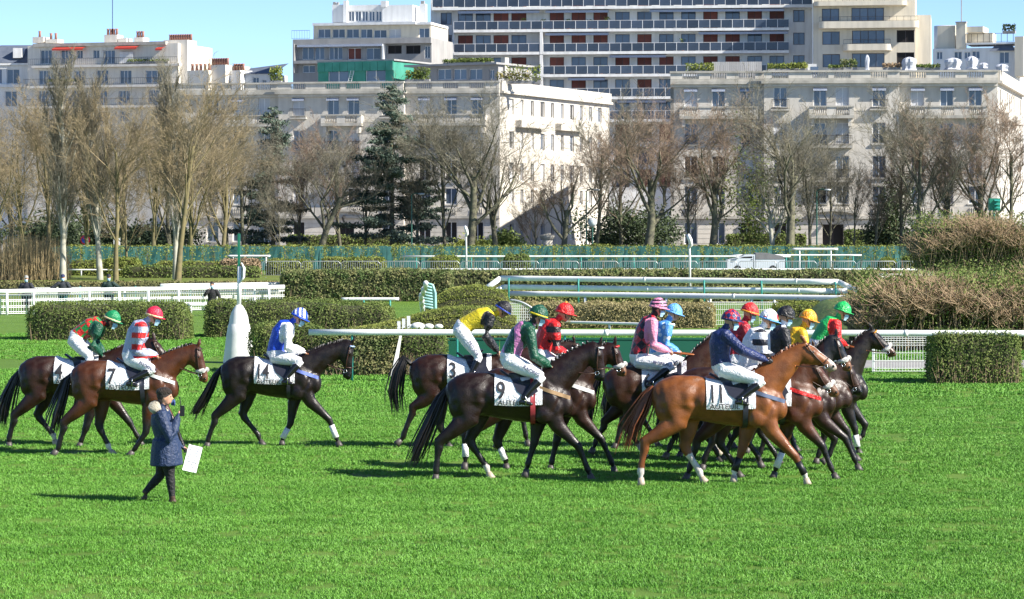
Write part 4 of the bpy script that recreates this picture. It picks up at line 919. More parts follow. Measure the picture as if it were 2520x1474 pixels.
def conifer(x, D, hgt, rad, label, seed=1, mats=(M_bark_dark, M_needle), n=46, name='cedar_tree', dens=1.0, z0f=.12, group=None, drop=.12):
    rg = random.Random(seed); rng = np.random.default_rng(seed); root = empty(name, (gx(x, D), D, 0), 0, label, 'tree', group)
    S = [(0, 0, -.1, 0, 0, hgt * .5, .22, .13), (0, 0, hgt * .5, 0, 0, hgt * .98, .13, .02)]; P = []; T = []
    for i in range(n):
        f = z0f + (1 - z0f) * (i + rg.random()) / n; z = f * hgt; L = rad * (1 - f) ** .75 * rg.uniform(.6, 1.2) + .25; a = rg.uniform(0, 6.28); d = np.array([math.cos(a), math.sin(a), rg.uniform(-drop, .12)])
        e = np.array([0, 0, z]) + d * L; S.append((0, 0, z, *e, .045, .012))
        m = int(150 * L * dens); t = rng.uniform(.15, 1, m) ** .8
        Q = np.array([0, 0, z]) + d * (L * t)[:, None]; wd = .30 * np.sin(np.clip(t, 0, 1) * 2.6)[:, None] * min(1, L) + .05
        Q += rng.normal(size=(m, 3)) * np.array([1, 1, .38]) * wd; P.append(Q)
    P = np.concatenate(P); V, Fc = leaves_np(P, .12, rng, np.array([0, 0, .6]), .8)
    link('trunk', segs_mesh('trunk', S, mats[0], 5), root); link('foliage', np_mesh('foliage', V, Fc, mats[1]), root); return root
def shrub(x, y, D, w, h, label, m=M_yew, n=2600, size=.09, seed=1, name='shrub', cat='shrub', group=None, z=0.0, dp=None, ground=True):
    """loose bush: leaf clumps filling an uneven volume, with stems"""
    rng = np.random.default_rng(seed + int(x)); root = empty(name, (gx(x, D), D, 0 if ground else z), 0, label, cat, group)
    nc = 16; c = rng.normal(size=(nc, 3)) * np.array([w * .28, (dp or w) * .28, h * .22]) + np.array([0, 0, h * .52]); k = rng.integers(0, nc, n)
    P = c[k] + rng.normal(size=(n, 3)) * np.array([w * .12, (dp or w) * .12, h * .13]); P = P[(P[:, 2] > .03)]
    V, Fc = leaves_np(P, size, rng); link('foliage', np_mesh('foliage', V, Fc, m), root)
    S = [(rng.normal(0, .05), rng.normal(0, .05), 0, *(c[i]), .025, .008) for i in range(nc)]; link('stems', segs_mesh('stems', S, M_stem), root)
    return root
# ---------------------------------------------------------------- rails, fences, hedges and other things on the course
M_white = mat('white_plastic', (0.86, 0.87, 0.88), 0.45, var=(0.74, 0.75, 0.74), scale=1.8, detail=8)
M_teal = mat('teal_paint', (0.03, 0.26, 0.22), 0.45)
M_galv = mat('galvanised_steel', (0.48, 0.50, 0.52), 0.4, metal=.6)
M_mesh = mat('white_wire', (0.78, 0.79, 0.78), 0.5)
M_concrete = mat('white_concrete', (0.76, 0.76, 0.74), 0.75, var=(0.64, 0.64, 0.62), scale=2.5)
M_dgreen = mat('dark_green_board', (0.008, 0.10, 0.06), 0.5)
M_tarp = mat('green_screen_net', (0.02, 0.10, 0.10), 0.75, var=(0.04, 0.155, 0.145), scale=1.3)
def rail(x0, x1, D0, D1, zr, label, posts, r=(.075, .05), postm=None, post_r=.04, name='running_rail', n=10, curve=True, joint=6.0, z0=0.0, group=None, bow=0.0, ends=None, second=None, lean=.28):
    a, b = Vector((gx(x0, D0), D0, zr)), Vector((gx(x1, D1), D1, zr)); d = b - a; L = d.length; d.normalize(); pr = Vector((-d.y, d.x, 0))
    root = empty(name, (a.x, a.y, 0), 0, label, 'rail', group); o = Vector((a.x, a.y, 0))
    pts = [a + d * (L * i / 12) + pr * (bow * math.sin(math.pi * i / 12)) - o for i in range(13)]
    MB().tube(pts, [r] * 13, 12, ref=(0, 0, 1) if False else tuple(pr)).build('rail_tube', M_white, root, True)
    j = joint
    while j < L:
        p = a + d * j - o; MB().tube([p - d * .05, p + d * .05], [(r[0] + .006, r[1] + .006)] * 2, 12, ref=tuple(pr)).build('joint_sleeve', M_white, root, True); j += joint
    for px in posts:
        # position along the rail seen at column px
        t = (px * K - CX) / F; den = d.x - t * d.y; u = (t * a.y - a.x) / den; p = a + d * u - o
        if curve: q = [Vector((p.x, p.y + lean, z0)), Vector((p.x, p.y + lean, zr * .62)), Vector((p.x, p.y + lean * .85, zr * .86)), Vector((p.x, p.y + lean * .45, zr * .98)), Vector((p.x, p.y + .02, zr - .0))]
        else: q = [Vector((p.x, p.y, z0)), Vector((p.x, p.y, zr - r[0]))]
        MB().tube(q, post_r, 8).build('post', postm or M_teal, root, True)
    return root, a, d, L, o
# near running rail
D = gd(940)
rail(760, 2620, D, D - .6, 1.22, 'near white running rail on thin teal posts behind the horses', (866, 1125, 1390, 1640, 1890, 2110, 2378), r=(.075, .06), post_r=.03, lean=.02, joint=7.3)
# wing rails with two bars and sloping ends (middle distance, right)
D = gd(750)
for nm, zr, xa, xb, ea, eb, dz in (('top', 1.20, 1232, 2063, (1190, 714), (2112, 716), .0), ('middle', .80, 1240, 2050, (1208, 722), (2085, 716), .0)):
    root, a, d, L, o = rail(xa, xb, D, D - 6.5, zr, 'white %s bar of the double rail with sloping ends on curved teal posts' % nm, (1252, 1423, 1732, 1873, 2055) if nm == 'top' else (), r=(.12, .08), post_r=.04, name='wing_rail', joint=7, lean=-.24)
    for (ex, ey), p, s in ((ea, a, 1), (eb, a + d * L, 0)):
        q = at(ex, ey, p.y - .2); MB().tube([p - o, q - o], [(.12, .08)] * 2, 12).build('end_bar', M_white, root, True)
D = gd(802)
root, a, d, L, o = rail(1255, 2150, D + 3, D - 3, 1.10, 'long white rail over the brown hedge in front of the double rail', (1440, 1640, 1850, 2020), r=(.10, .06), postm=M_white, post_r=.045, name='lower_rail', curve=False, joint=9)
# mesh panels (white wire)
def mesh_panel(x0, x1, D, ztop, label, step=.075, rows=(), name='wire_fence', z0=.05, D1=None, post_every=2.4, r=.006, dense_top=True, postm=None, group=None, cat='fence'):
    D1 = D1 or D; a, b = Vector((gx(x0, D), D, 0)), Vector((gx(x1, D1), D1, 0)); d = b - a; L = d.length; d.normalize()
    root = empty(name, a, math.atan2(d.y, d.x), label, cat, group); S = []
    n = int(L / step)
    for i in range(n + 1): S.append((i * step, 0, z0, i * step, 0, ztop, r, r))
    for z in (rows or [z0 + (ztop - z0) * k / 4 for k in range(5)]): S.append((0, -.006, z, L, -.006, z, r * 1.4, r * 1.4))
    w = link('wire_grid', segs_mesh('wire_grid', S, M_mesh, 4), root); tag(w, kind='stuff')
    x = 0.0
    while x <= L + .01: MB().box(x - .035, x + .035, .0, .06, 0, ztop + .06).build('post', postm or M_white, root); x += post_every
    return root
gD = gd(925)
mesh_panel(2150, 2300, gD + 1.2, .95, 'white wire fence panel beside the box hedge on the right', rows=(.05, .12, .32, .52, .72, .78, .84, .90, .95), post_every=3.0)
mesh_panel(1743, 1915, gd(802), .88, 'white wire gate panel in the gap of the brown hedge', rows=(.05, .2, .4, .6, .78, .84, .88), post_every=2.6, name='wire_gate')
# curved wire wing panel beside the yellow jockey
root = empty('curved_fence_panel', at(1255, 808, gd(808)), 0, 'curved white wire panel with grey rim sloping down beside the mound', 'fence'); root.location.z = 0
w = (gx(1322, gd(808)) - gx(1255, gd(808))); S = []; rim = []
for i in range(15):
    t = i / 14; z = 1.02 - .45 * t ** 2; S.append((w * t, 0, .02, w * t, 0, z, .009, .009)); rim.append((w * t, 0, z))
for k in range(9): z = .1 + k * .1; tt = 1 if z < .57 else math.sqrt(max(0, (1.02 - z) / .45)); S.append((0, 0, z, w * min(1, tt), 0, z, .008, .008))
rim.append((w * 1.02, 0, .02)); link('wire_grid', segs_mesh('wire_grid', S, M_mesh, 4), root); MB().tube(rim, .04, 8).build('rim', M_galv, root, True)
# leaning white gate posts at the gap
for xx, lab in ((1757, 'thin white leaning gate post left of the wire gate'), (1915, 'thin white leaning gate post right of the wire gate')):
    p, q = at(xx - 8 if xx < 1800 else xx - 12, 728, gd(802) - .3), at(xx - 16 if xx < 1800 else xx + 4, 806, gd(802) - .3)
    r_ = empty('gate_post', (q.x, q.y, 0), 0, lab, 'post'); MB().tube([Vector((0, 0, 0)), p - Vector((q.x, q.y, 0))], .04, 8).build('post_bar', M_white, r_, True); MB().tube([Vector((-.12, 0, .02)), Vector((.12, 0, .02))], .03, 6).build('foot', M_white, r_, True)
D = gd(812); root, a, d, L, o = rail(1330, 1660, D + 2, D - 1, .22, 'low white rail lying along the foot of the brown hedge', (1350, 1500, 1640), r=(.05, .04), curve=False, name='low_rail', postm=M_white, joint=20)
# left: far white rails with wire infill
D = gd(772)
root, a, d, L, o = rail(-30, 700, D - 2, D + 5, 0.97, 'front white rail on the left with wire panels under it', (17, 83, 220, 293, 365, 440, 515, 590, 662), r=(.085, .05), postm=M_white, post_r=.05, curve=False, name='course_rail', joint=9)
mesh_panel(-30, 700, D - 1.7, .82, 'white wire panels under the front rail on the left', D1=D + 5.3, step=.11, rows=(.05, .12, .3, .36, .55, .61, .78, .82), post_every=6.0, name='wire_fence', r=.011)
D = gd(755) + 6
rail(395, 712, D, D + 3, gz(703, D), 'second white rail behind the front rail on the left', (440, 515, 590, 662), r=(.09, .05), postm=M_white, post_r=.05, curve=False, name='course_rail', joint=9)
mesh_panel(60, 712, D + 2, .62, 'white wire fence with green posts behind the left rails', D1=D + 4, step=.11, rows=(.05, .12, .3, .36, .55, .62), post_every=2.6, name='wire_fence', postm=M_teal, r=.011)
rail(462, 560, gd(775), gd(775) + .4, .42, 'short low white rail between the two left hedges', (470, 548), r=(.07, .04), postm=M_white, curve=False, name='low_rail', joint=20)
rail(840, 982, gd(768), gd(768), .55, 'short white rail behind the wavy hedge', (895, 960), r=(.06, .04), curve=False, name='low_rail', joint=20)
# crowd barriers
bm_ = MB(); bl, bh = 2.45, 1.05
bm_.tube([(0, 0, 0), (0, 0, bh - .12), (.12, 0, bh), (bl - .12, 0, bh), (bl, 0, bh - .12), (bl, 0, 0)], .022, 6); bm_.tube([(0, 0, .16), (bl, 0, .16)], .018, 6)
me_fr = bm_.mesh('barrier_frame', M_galv, True); bb = MB()
for i in range(1, 17): bb.tube([(bl * i / 17, 0, .16), (bl * i / 17, 0, bh)], .009, 4, cap=False)
me_bars = bb.mesh('barrier_bars', M_galv); bf = MB()
for x in (.25, bl - .25): bf.box(x - .02, x + .02, -.3, .3, .0, .03)
me_feet = bf.mesh('barrier_feet', M_galv)
D = 172.0; X = gx(645, D); i = 0; lab = {0: 'leftmost grey crowd barrier, slightly tilted, by the tall hedge', 1: 'second grey crowd barrier from the left'}
while X < gx(2270, D):
    o = empty('crowd_barrier', (X, D, 0), R(1.5 if i else 3), lab.get(i, 'grey steel crowd barrier in the long line along the meadow'), 'barrier', 'line of crowd barriers along the meadow')
    link('frame', me_fr, o); link('bars', me_bars, o); link('feet', me_feet, o); X += 2.55; i += 1; D += .02
# far running rails
def far_rail(x0, x1, y, D, zr, label, posts, r=.06, postm=M_white):
    return rail(x0, x1, D, D, gz(y, D), label, posts, r=(r, r), postm=postm, post_r=.04, curve=False, name='far_rail', joint=30)
far_rail(990, 1945, 631, 184, 0, 'long far white rail in front of the green screen fence', (1025, 1160, 1300, 1430, 1560, 1700, 1830, 1935), postm=M_teal)
far_rail(1800, 2120, 628, 187, 0, 'far white rail ending behind the parked van', (1990, 2100), postm=M_teal)
far_rail(560, 665, 630, 180, 0, 'short white rail stand over the low hedge on the left', (574, 655), r=.07)
far_rail(1950, 2062, 613, 182, 0, 'short raised white rail stand right of the van', (1968, 2045), r=.08)
far_rail(165, 620, 664, 176, 0, 'thin low white rail behind the pale tree trunks', (200, 330, 450, 560), r=.05)
far_rail(1000, 2270, 663, 177, 0, 'low white rail seen through the crowd barriers', (1100, 1300, 1500, 1700, 1900, 2100), r=.07)
# green screen fence with young hedge plants in front
D = 193.0; Xa, Xb = gx(120, D), gx(2285, D); zt = gz(606, D); root = empty('screen_fence', (Xa, D, 0), 0, 'long dark teal screen netting fence in front of the street', 'fence'); L = Xb - Xa; nP = 26; rg = random.Random(3)
for i in range(nP):
    x0, x1 = L * i / nP, L * (i + 1) / nP; m = MB(); n_ = 8; vs = []; fs = []
    for k in range(n_ + 1):
        t = k / n_
        for z in (.05, zt * .5, zt + rg.uniform(-.04, .03)): vs.append((x0 + (x1 - x0) * t, rg.uniform(-.05, .05), z))
    for k in range(n_):
        for q in (0, 1): fs.append((k*3+q, k*3+3+q, k*3+4+q, k*3+1+q))
    m.add(vs, fs).build('net_panel', M_tarp, root)
    MB().tube([(x0, .06, 0), (x0, .06, zt)], .03, 6).build('post', M_teal, root)
rng = np.random.default_rng(5); lab = {}
for i in range(64):
    x = 170 + i * 33 + rng.uniform(-9, 9)
    if x > 2270: break
    D_ = 191.6; h = zt + rng.uniform(.0, .18); root = empty('hedge_plant', (gx(x, D_), D_, 0), rng.uniform(0, 6), 'young leafy hedge plant growing against the screen netting', 'plant', 'young plants along the screen fence')
    n = 120; zz = rng.uniform(.2, 1, n) ** .6; P = np.stack([rng.normal(0, 1, n) * (.12 + .38 * zz), rng.normal(0, .12, n), zz * h], 1); V, Fc = leaves_np(P, .075, rng); link('leaves', np_mesh('leaves', V, Fc, M_leaf_box), root)
    S = [(rng.normal(0, .05), 0, 0, rng.normal(0, .25), rng.normal(0, .05), h * .95, .014, .006) for _ in range(5)]; link('stems', segs_mesh('stems', S, M_stem), root)
# clipped hedge tops behind the screen
hedge(165, 2280, 0, zt + .05, .6, 'long clipped hedge rising just behind the screen netting', leaf=M_leaf_box, n=16000, size=.09, D=194.5, stems=0, r=.2)
# hedges of the jumps
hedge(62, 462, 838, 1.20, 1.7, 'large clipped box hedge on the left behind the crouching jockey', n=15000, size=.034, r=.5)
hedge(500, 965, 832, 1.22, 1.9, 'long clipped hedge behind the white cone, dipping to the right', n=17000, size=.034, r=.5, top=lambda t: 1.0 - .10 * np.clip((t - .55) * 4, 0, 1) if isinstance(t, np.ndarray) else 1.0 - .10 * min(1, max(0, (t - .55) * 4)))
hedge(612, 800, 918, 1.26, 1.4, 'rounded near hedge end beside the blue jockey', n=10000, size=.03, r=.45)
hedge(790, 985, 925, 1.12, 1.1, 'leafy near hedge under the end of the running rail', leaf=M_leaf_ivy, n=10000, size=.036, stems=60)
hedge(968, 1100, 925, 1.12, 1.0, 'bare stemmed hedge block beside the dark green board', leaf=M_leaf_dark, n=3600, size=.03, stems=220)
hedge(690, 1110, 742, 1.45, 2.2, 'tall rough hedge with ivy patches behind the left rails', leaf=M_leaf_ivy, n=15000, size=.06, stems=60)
hedge(1100, 2150, 762, .62, 3.0, 'broad low hedge bank right behind the double rail', leaf=mat('meadow_leaf', (.22, .25, .07), .8, var=(.33, .32, .12), scale=.8, trans=.2), n=20000, size=.07, stems=0, r=.3, D=gd(750) + 2.2)
hedge(1100, 2180, 700, 1.05, 2.5, 'long low hedge strip beyond the double rail', leaf=M_leaf_ivy, n=15000, size=.08, stems=0, r=.3, D=143)
hedge(1290, 1760, 808, .88, 1.3, 'brownish clipped hedge below the long rail', leaf=mat('brown_leaf', (0.30, 0.26, 0.11), .8, var=(0.40, 0.34, 0.17), scale=2, trans=.2), n=14000, size=.034, stems=0)
hedge(1905, 2100, 812, .92, 1.3, 'greener clipped hedge right of the wire gate', leaf=M_leaf_box, n=7000, size=.034, stems=0)
hedge(2292, 2517, 945, 1.28, 1.3, 'clipped box hedge with bare foot behind the rail on the right', n=12000, size=.03, stems=80, r=.3)
hedge(-40, 700, 700, .55, 2.0, 'low brown grass bank edge behind the left rails', leaf=mat('dry_leaf', (0.20, 0.17, 0.07), .8, var=(0.14, 0.15, 0.05), scale=1), n=12000, size=.06, stems=0, D=gd(718), z0=-.1)
for x0, x1, D_, h, lab, lf in ((170, 275, 178, 1.0, 'small hedge between the pale poplar trunks', M_leaf_box), (255, 345, 176, 1.15, 'rounded hedge right of the brown trunk', M_leaf_box), (375, 560, 178, .9, 'low hedge left of the white rail stand', M_leaf_box),
                             (300, 640, 171, .75, 'long low hedge at the foot of the tall trees', M_leaf_dark), (540, 640, 177, 1.1, 'reddish low hedge under the white rail stand', M_twig_red), (655, 765, 178, 1.05, 'flat green hedge left of the barriers', M_leaf_box),
                             (790, 950, 178, 1.2, 'flat topped hedge behind the barriers', M_leaf_box), (1060, 1130, 178, 1.3, 'round clipped bush on the far lawn near the white pole', M_leaf_box), (1240, 1302, 178, 1.35, 'round clipped bush in front of the far rail', M_leaf_dark),
                             (2165, 2208, 185, 1.0, 'small square bush right on the far lawn', M_leaf_box), (2222, 2262, 184, 1.2, 'small round bush beside the screen fence end', M_leaf_box)):
    hedge(x0, x1, 0, h, 1.3, lab, leaf=lf, n=2600, size=.075, D=D_, stems=0, r=.45)
# green mound hedges of the big jump
def mound(x0, x1, D0, depth, h, label, prof, n=14000, leaf=M_leaf_box, size=.032, name='mound_hedge'):
    rng = np.random.default_rng(int(x0)); X0, X1 = gx(x0, D0), gx(x1, D0); root = empty(name, ((X0 + X1) / 2, D0 + depth / 2, 0), 0, label, 'hedge'); L = X1 - X0
    nx, ny = 50, 16; vs = []; fs = []
    def hz(t, s): return h * np.interp(t, [p[0] for p in prof], [p[1] for p in prof]) * max(0, 1 - abs(2 * s - 1) ** 3.5) ** .5
    for i in range(nx + 1):
        for k in range(ny + 1): vs.append(((i / nx - .5) * L, (k / ny - .5) * depth, hz(i / nx, k / ny) - .03))
    for i in range(nx):
        for k in range(ny): fs.append((i*(ny+1)+k, (i+1)*(ny+1)+k, (i+1)*(ny+1)+k+1, i*(ny+1)+k+1))
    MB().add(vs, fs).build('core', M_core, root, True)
    t, s = rng.uniform(0, 1, n), np.where(rng.random(n) < .35, rng.uniform(0, .12, n), rng.uniform(0, 1, n)); P = np.stack([(t - .5) * L, (s - .5) * depth, [hz(a, b) * (rng.random() ** .3 if b < .1 else 1) for a, b in zip(t, s)]], 1) + rng.normal(0, .02, (n, 3))
    V, Fc = leaves_np(P, size, rng, np.array([0, -.3, .8]), .7); link('leaves', np_mesh('leaves', V, Fc, leaf), root); return root
mound(845, 1270, gd(845), 2.2, 1.12, 'smooth green clipped mound hedge rising behind the yellow jockey', ((0, .35), (.2, .5), (.45, .82), (.6, 1), (.85, 1), (1, .7)), n=17000)
mound(1040, 1262, gd(800), 2.5, 1.45, 'upper rounded green mound hedge beside the teal rail end', ((0, .5), (.3, .9), (.6, 1), (.9, .85), (1, .4)), n=12000)
# stacked teal and white rail end standing on the mound
p = at(1048, 800, gd(812)); root = empty('rail_wing_end', (p.x, p.y, 0), 0, 'fan of curved teal posts carrying white rail ends seen end on', 'rail')
for i in range(9):
    zt_ = 1.66 - i * .115; yb = i * .33
    MB().tube([(.30, yb, .2), (.33 - i * .006, yb, zt_ - .35), (.24 - i * .004, yb, zt_ - .07), (.02 - .05 * min(i, 4), yb, zt_)], [.05, .05, .05, .045], 8).build('post', mat('pale_teal', (.30, .56, .54), .45), root, True)
    if i % 2 == 0: MB().tube([(.0 - .05 * min(i, 4), yb - .06, zt_ + .02), (-.03 - .05 * min(i, 4), yb + .62, zt_ - .2)], [(.09, .08)] * 2, 10).build('rail_end', M_white, root, True)
# low dark green board behind the horses
D = gd(905); MBb = empty('green_board', (gx(1098, D), D, 0), 0, 'long low dark green board of the jump behind the jockeys', 'board'); Lb = gx(1755, D) - gx(1098, D)
for i in range(5): MB().box(Lb * i / 5 + .008, Lb * (i + 1) / 5 - .008, 0, .05, .0, gz(836, D)).build('panel', M_dgreen, MBb)
MB().box(-.02, Lb + .02, -.02, .07, gz(836, D) + .004, gz(836, D) + .05).build('cap_rail', M_dgreen, MBb)
# white cone base with pole and signs
D = gd(893); root = empty('marker_cone', (gx(588, D), D, 0), 0, 'tall white concrete cone carrying a slim white marker pole', 'marker'); kz = gz(750, D)
MB().lathe([(.44, 0), (.44, .03), (.40, .35), (.345, .80), (.30, 1.05), (.285, 1.07), (.275, 1.10), (.25, 1.28), (.20, 1.42), (.12, kz - .05), (.07, kz)], 28).build('cone', M_concrete, root, True)
zt = gz(575, D)
MB().tube([(0, 0, kz - .02), (.02, 0, zt - .9)], .06, 10).build('pole', M_white, root, True)
MB().box(-.03, .03, -.06, .06, zt - .9, zt).build('sign_edge', mat('sign_green', (.01, .16, .09), .5), root)
MB().tube([(.05, 0, zt - 1.35), (.13, 0, zt - 1.2), (.14, 0, zt - .95), (.07, 0, zt - .8)], [(.015, .09), (.04, .12), (.04, .12), (.01, .08)], 8).build('sign_disc', M_white, root, True)
# spoon topped white poles
for x, yb, yt, lab in ((1147, 683, 555, 'tall thin white pole with oval top left of the barriers'), (1697, 730, 575, 'tall thin white pole with spoon shaped top near the double rail')):
    D = gd(yb); zt = gz(yt, D); root = empty('marker_pole', (gx(x, D), D, 0), 0, lab, 'pole'); MB().tube([(.03, 0, 0), (0, 0, zt * .75), (-.02, 0, zt - .55)], [.06, .055, .05], 10).build('pole', M_white, root, True)
    MB().tube([(-.02, 0, zt - .75), (.08, 0, zt - .55), (.02, 0, zt - .3), (-.06, 0, zt - .08), (-.05, 0, zt)], [(.04, .05), (.09, .22), (.12, .28), (.09, .2), (.02, .04)], 12).build('top_plate', M_white, root, True)
# short striped post in front of the near hedge
D = gd(922); root = empty('striped_post', (gx(905, D), D, 0), 0, 'short black post with white top in front of the leafy hedge', 'post')
MB().lathe([(.14, 0), (.14, .5), (.20, .55), (.20, .60), (.13, .62), (.12, .80)], 16).build('base', M_black, root, True); MB().lathe([(.115, .80), (.115, 1.02), (.10, 1.06)], 16).build('top', M_white, root, True)
# leaning white board at the hedge end
p = at(972, 930, gd(930)); root = empty('leaning_board', (p.x, p.y, 0), 0, 'leaning pale board propped against the bare stemmed hedge', 'board'); MB().add([(-.12, 0, 0), (.02, 0, 0), (.16, .3, 1.05), (.10, .3, 1.05), (-.12, .03, 0), (.02, .03, 0), (.16, .33, 1.05), (.10, .33, 1.05)], [(0, 1, 2, 3), (7, 6, 5, 4), (0, 4, 5, 1), (1, 5, 6, 2), (2, 6, 7, 3), (3, 7, 4, 0)]).build('board', M_concrete, root)
# white letter stand on the rail line
p = at(993, 818, gd(905)); root = empty('small_sign', (p.x, p.y, 0), 0, 'small white slatted sign standing above the running rail', 'sign'); 
MB().box(-.02, .02, 0, .04, 0, p.z - .02).build('stake', M_white, root)
for k in range(3): MB().box(-.17 + k * .13, -.08 + k * .13, -.01, .02, p.z - .05 + k * .06, p.z + .30 + k * .07).build('slat', M_white, root)
# twiggy hedges and bank on the right
def bank(x0, x1, D0, depth, h, label_name, prof):
    X0, X1 = gx(x0, D0), gx(x1, D0); L = X1 - X0; nx, ny = 40, 16; vs = []; fs = []
    for i in range(nx + 1):
        for k in range(ny + 1):
            s = k / ny; vs.append((X0 + L * i / nx, D0 + depth * s, h * np.interp(i / nx, [p[0] for p in prof], [p[1] for p in prof]) * math.sin(math.pi * min(1, s * 1.4) / 2) * (1 if s < .8 else (1 - s) * 5) + .008))
    for i in range(nx):
        for k in range(ny): fs.append((i*(ny+1)+k, (i+1)*(ny+1)+k, (i+1)*(ny+1)+k+1, i*(ny+1)+k+1))
    return tag(MB().add(vs, fs).build(label_name, mat('shaded_bank_grass', (.06, .12, .018), .8, var=(.11, .16, .035), scale=1.4, bump=.8, bscale=6), None, True), kind='structure')  # bank's shade is put into the colour: grass darker than the lawn
bank(1985, 2700, 83.5, 16, 1.25, 'bank', ((0, 0), (.08, .25), (.2, .8), (.32, 1), (1, 1.05)))
def twig_hedge(x0, x1, D0, depth, zb, zt, label, n, seed, leaf_n=4000, twig=M_twig_red, lean=.25, size=.05):
    rng = np.random.default_rng(seed); X0, X1 = gx(x0, D0), gx(x1, D0); root = empty('twig_hedge', ((X0 + X1) / 2, D0 + depth / 2, 0), 0, label, 'hedge'); L = X1 - X0; hh = zt - zb
    cs = 14; cx = rng.uniform(-L / 2, L / 2, n); cy = rng.uniform(-depth / 2, depth / 2, n); top = hh * (.86 + .14 * np.sin(cx * 1.3 + seed)) * np.interp(cx / L + .5, [0, .1, 1], [.45, .9, 1.0])
    S = []; S2 = []
    for i in range(n):
        p = np.array([cx[i], cy[i], zb + rng.uniform(0, .15)]); d = np.array([rng.normal(0, lean), rng.normal(0, lean), 1.0]); ln = top[i] * rng.uniform(.6, 1.05); q = p + d * ln * .55; S2.append((*p, *q, .018, .012))
        for k in range(6):
            e = q + np.array([rng.normal(0, .28), rng.normal(0, .28), rng.uniform(.15, .5)]) * ln * .8; e[2] = min(e[2], zb + top[i] + rng.normal(0, .07)); m_ = (q + e) / 2 + rng.normal(0, .05, 3); S.append((*q, *m_, .013, .010)); S.append((*m_, *e, .010, .005)); 
            for w_ in range(2):
                e2 = m_ + np.array([rng.normal(0, .22), rng.normal(0, .22), rng.uniform(.0, .35)]); S.append((*m_, *e2, .009, .005))
    MB().box(-L / 2 + .5, L / 2 - .2, -depth / 2 + .7, depth / 2 - .3, zb, zb + hh * .62).build('core', M_core, root); link('twigs', segs_mesh('twigs', S, twig), root); link('stems', segs_mesh('stems', S2, M_stem, 4), root)  # dark core box added inside to block light and deepen the inner shade
    P = np.stack([rng.uniform(-L / 2, L / 2, leaf_n), rng.uniform(-depth / 2, depth / 2, leaf_n), zb + rng.beta(1.3, 1.8, leaf_n) * .9 * hh], 1); V, Fc = leaves_np(P, size, rng); link('leaves', np_mesh('leaves', V, Fc, M_leaf_dark), root); return root
Dh = 80.0
twig_hedge(2122, 2600, Dh, 3.6, .02, gz(632, Dh + 2), 'wide russet twiggy hedge on the grass bank at the right', 800, 3, 24000)
twig_hedge(2330, 2600, Dh + 4, 2.5, .8, gz(622, Dh + 4), 'taller russet twiggy hedge at the right edge behind the wide one', 330, 5, 7000)
twig_hedge(2268, 2600, 112, 4.0, gz(668, 112), gz(498, 112), 'high twiggy hedge against the stone building at the right edge', 520, 8, 16000, twig=M_twig_red)
# reeds at the left
rng = np.random.default_rng(11); D = 168; root = empty('reed_bed', (gx(60, D), D, 0), 0, 'tall dry straw coloured reeds at the left edge', 'reeds'); S = []
for i in range(1500):
    x = rng.uniform(gx(-20, D), gx(160, D)) - root.location.x; y = rng.uniform(-3, 3); h = rng.uniform(1.2, 3.0) * (1 - .25 * abs(x) / 5); S.append((x, y, 0, x + rng.normal(0, .15), y + rng.normal(0, .1), h, .014, .006))
link('stalks', segs_mesh('stalks', S, mat('dry_reed', (0.42, 0.32, 0.17), .8, var=(.32, .24, .12), scale=1)), root)
# white stones on the near hedge line
for i, (x, w) in enumerate(((1010, .2), (1028, .45), (1055, .3), (1080, .25))):
    p = at(x, 802, gd(880)); root = MB().ell((0, 0, w * .18), (w * .5, w * .4, w * .3), 10, 7).build('white_stone', M_concrete, None, True); root.location = (p.x, p.y, p.z - w * .25); tag(root, ['smallest white stone at the left of the row above the rail', 'largest white stone above the rail', 'flat white stone right of the largest', 'rightmost white stone above the rail'][i], 'stone')
# ---------------------------------------------------------------- buildings
M_stone = mat('pale_stone', (0.64, 0.595, 0.52), 0.85, var=(0.55, 0.515, 0.455), scale=.7, bump=.15, bscale=8, detail=8)
M_stone2 = mat('weathered_stone', (0.52, 0.49, 0.43), 0.9, var=(0.36, 0.345, 0.30), scale=1.1, detail=8)
M_render = mat('white_render', (0.76, 0.76, 0.75), 0.85, var=(0.70, 0.70, 0.69), scale=.5, detail=8)
M_cream = mat('cream_render', (0.72, 0.65, 0.52), 0.85, var=(0.66, 0.60, 0.49), scale=.5, detail=8)
M_ivory = mat('ivory_render', (0.76, 0.71, 0.62), 0.85, var=(0.70, 0.65, 0.58), scale=.5, detail=8)
M_greyc = mat('grey_concrete', (0.36, 0.35, 0.34), 0.85, var=(0.31, 0.305, 0.30), scale=.6)
def streaks(m, amt=.84):
    nt = m.node_tree; n = nt.nodes; l = nt.links; b = n['Principled BSDF']; src = b.inputs['Base Color'].links[0].from_socket
    tc = n.new('ShaderNodeTexCoord'); mp = n.new('ShaderNodeMapping'); mp.inputs['Scale'].default_value = (1.6, 1.6, .16); no = n.new('ShaderNodeTexNoise'); no.inputs['Scale'].default_value = 1.2; no.inputs['Detail'].default_value = 8
    rp = n.new('ShaderNodeMapRange'); rp.inputs[1].default_value = .42; rp.inputs[2].default_value = .68; rp.inputs[3].default_value = 1.0; rp.inputs[4].default_value = amt
    mx = n.new('ShaderNodeMix'); mx.data_type = 'RGBA'; mx.blend_type = 'MULTIPLY'; mx.inputs[0].default_value = 1
    l.new(tc.outputs['Object'], mp.inputs[0]); l.new(mp.outputs[0], no.inputs['Vector']); l.new(no.outputs['Fac'], rp.inputs[0]); l.new(src, mx.inputs[6]); l.new(rp.outputs[0], mx.inputs[7]); l.new(mx.outputs[2], b.inputs['Base Color'])
for m_ in (M_stone, M_stone2, M_render, M_cream, M_ivory, M_greyc): streaks(m_)
M_frame = mat('white_frame', (0.74, 0.74, 0.74), 0.5)
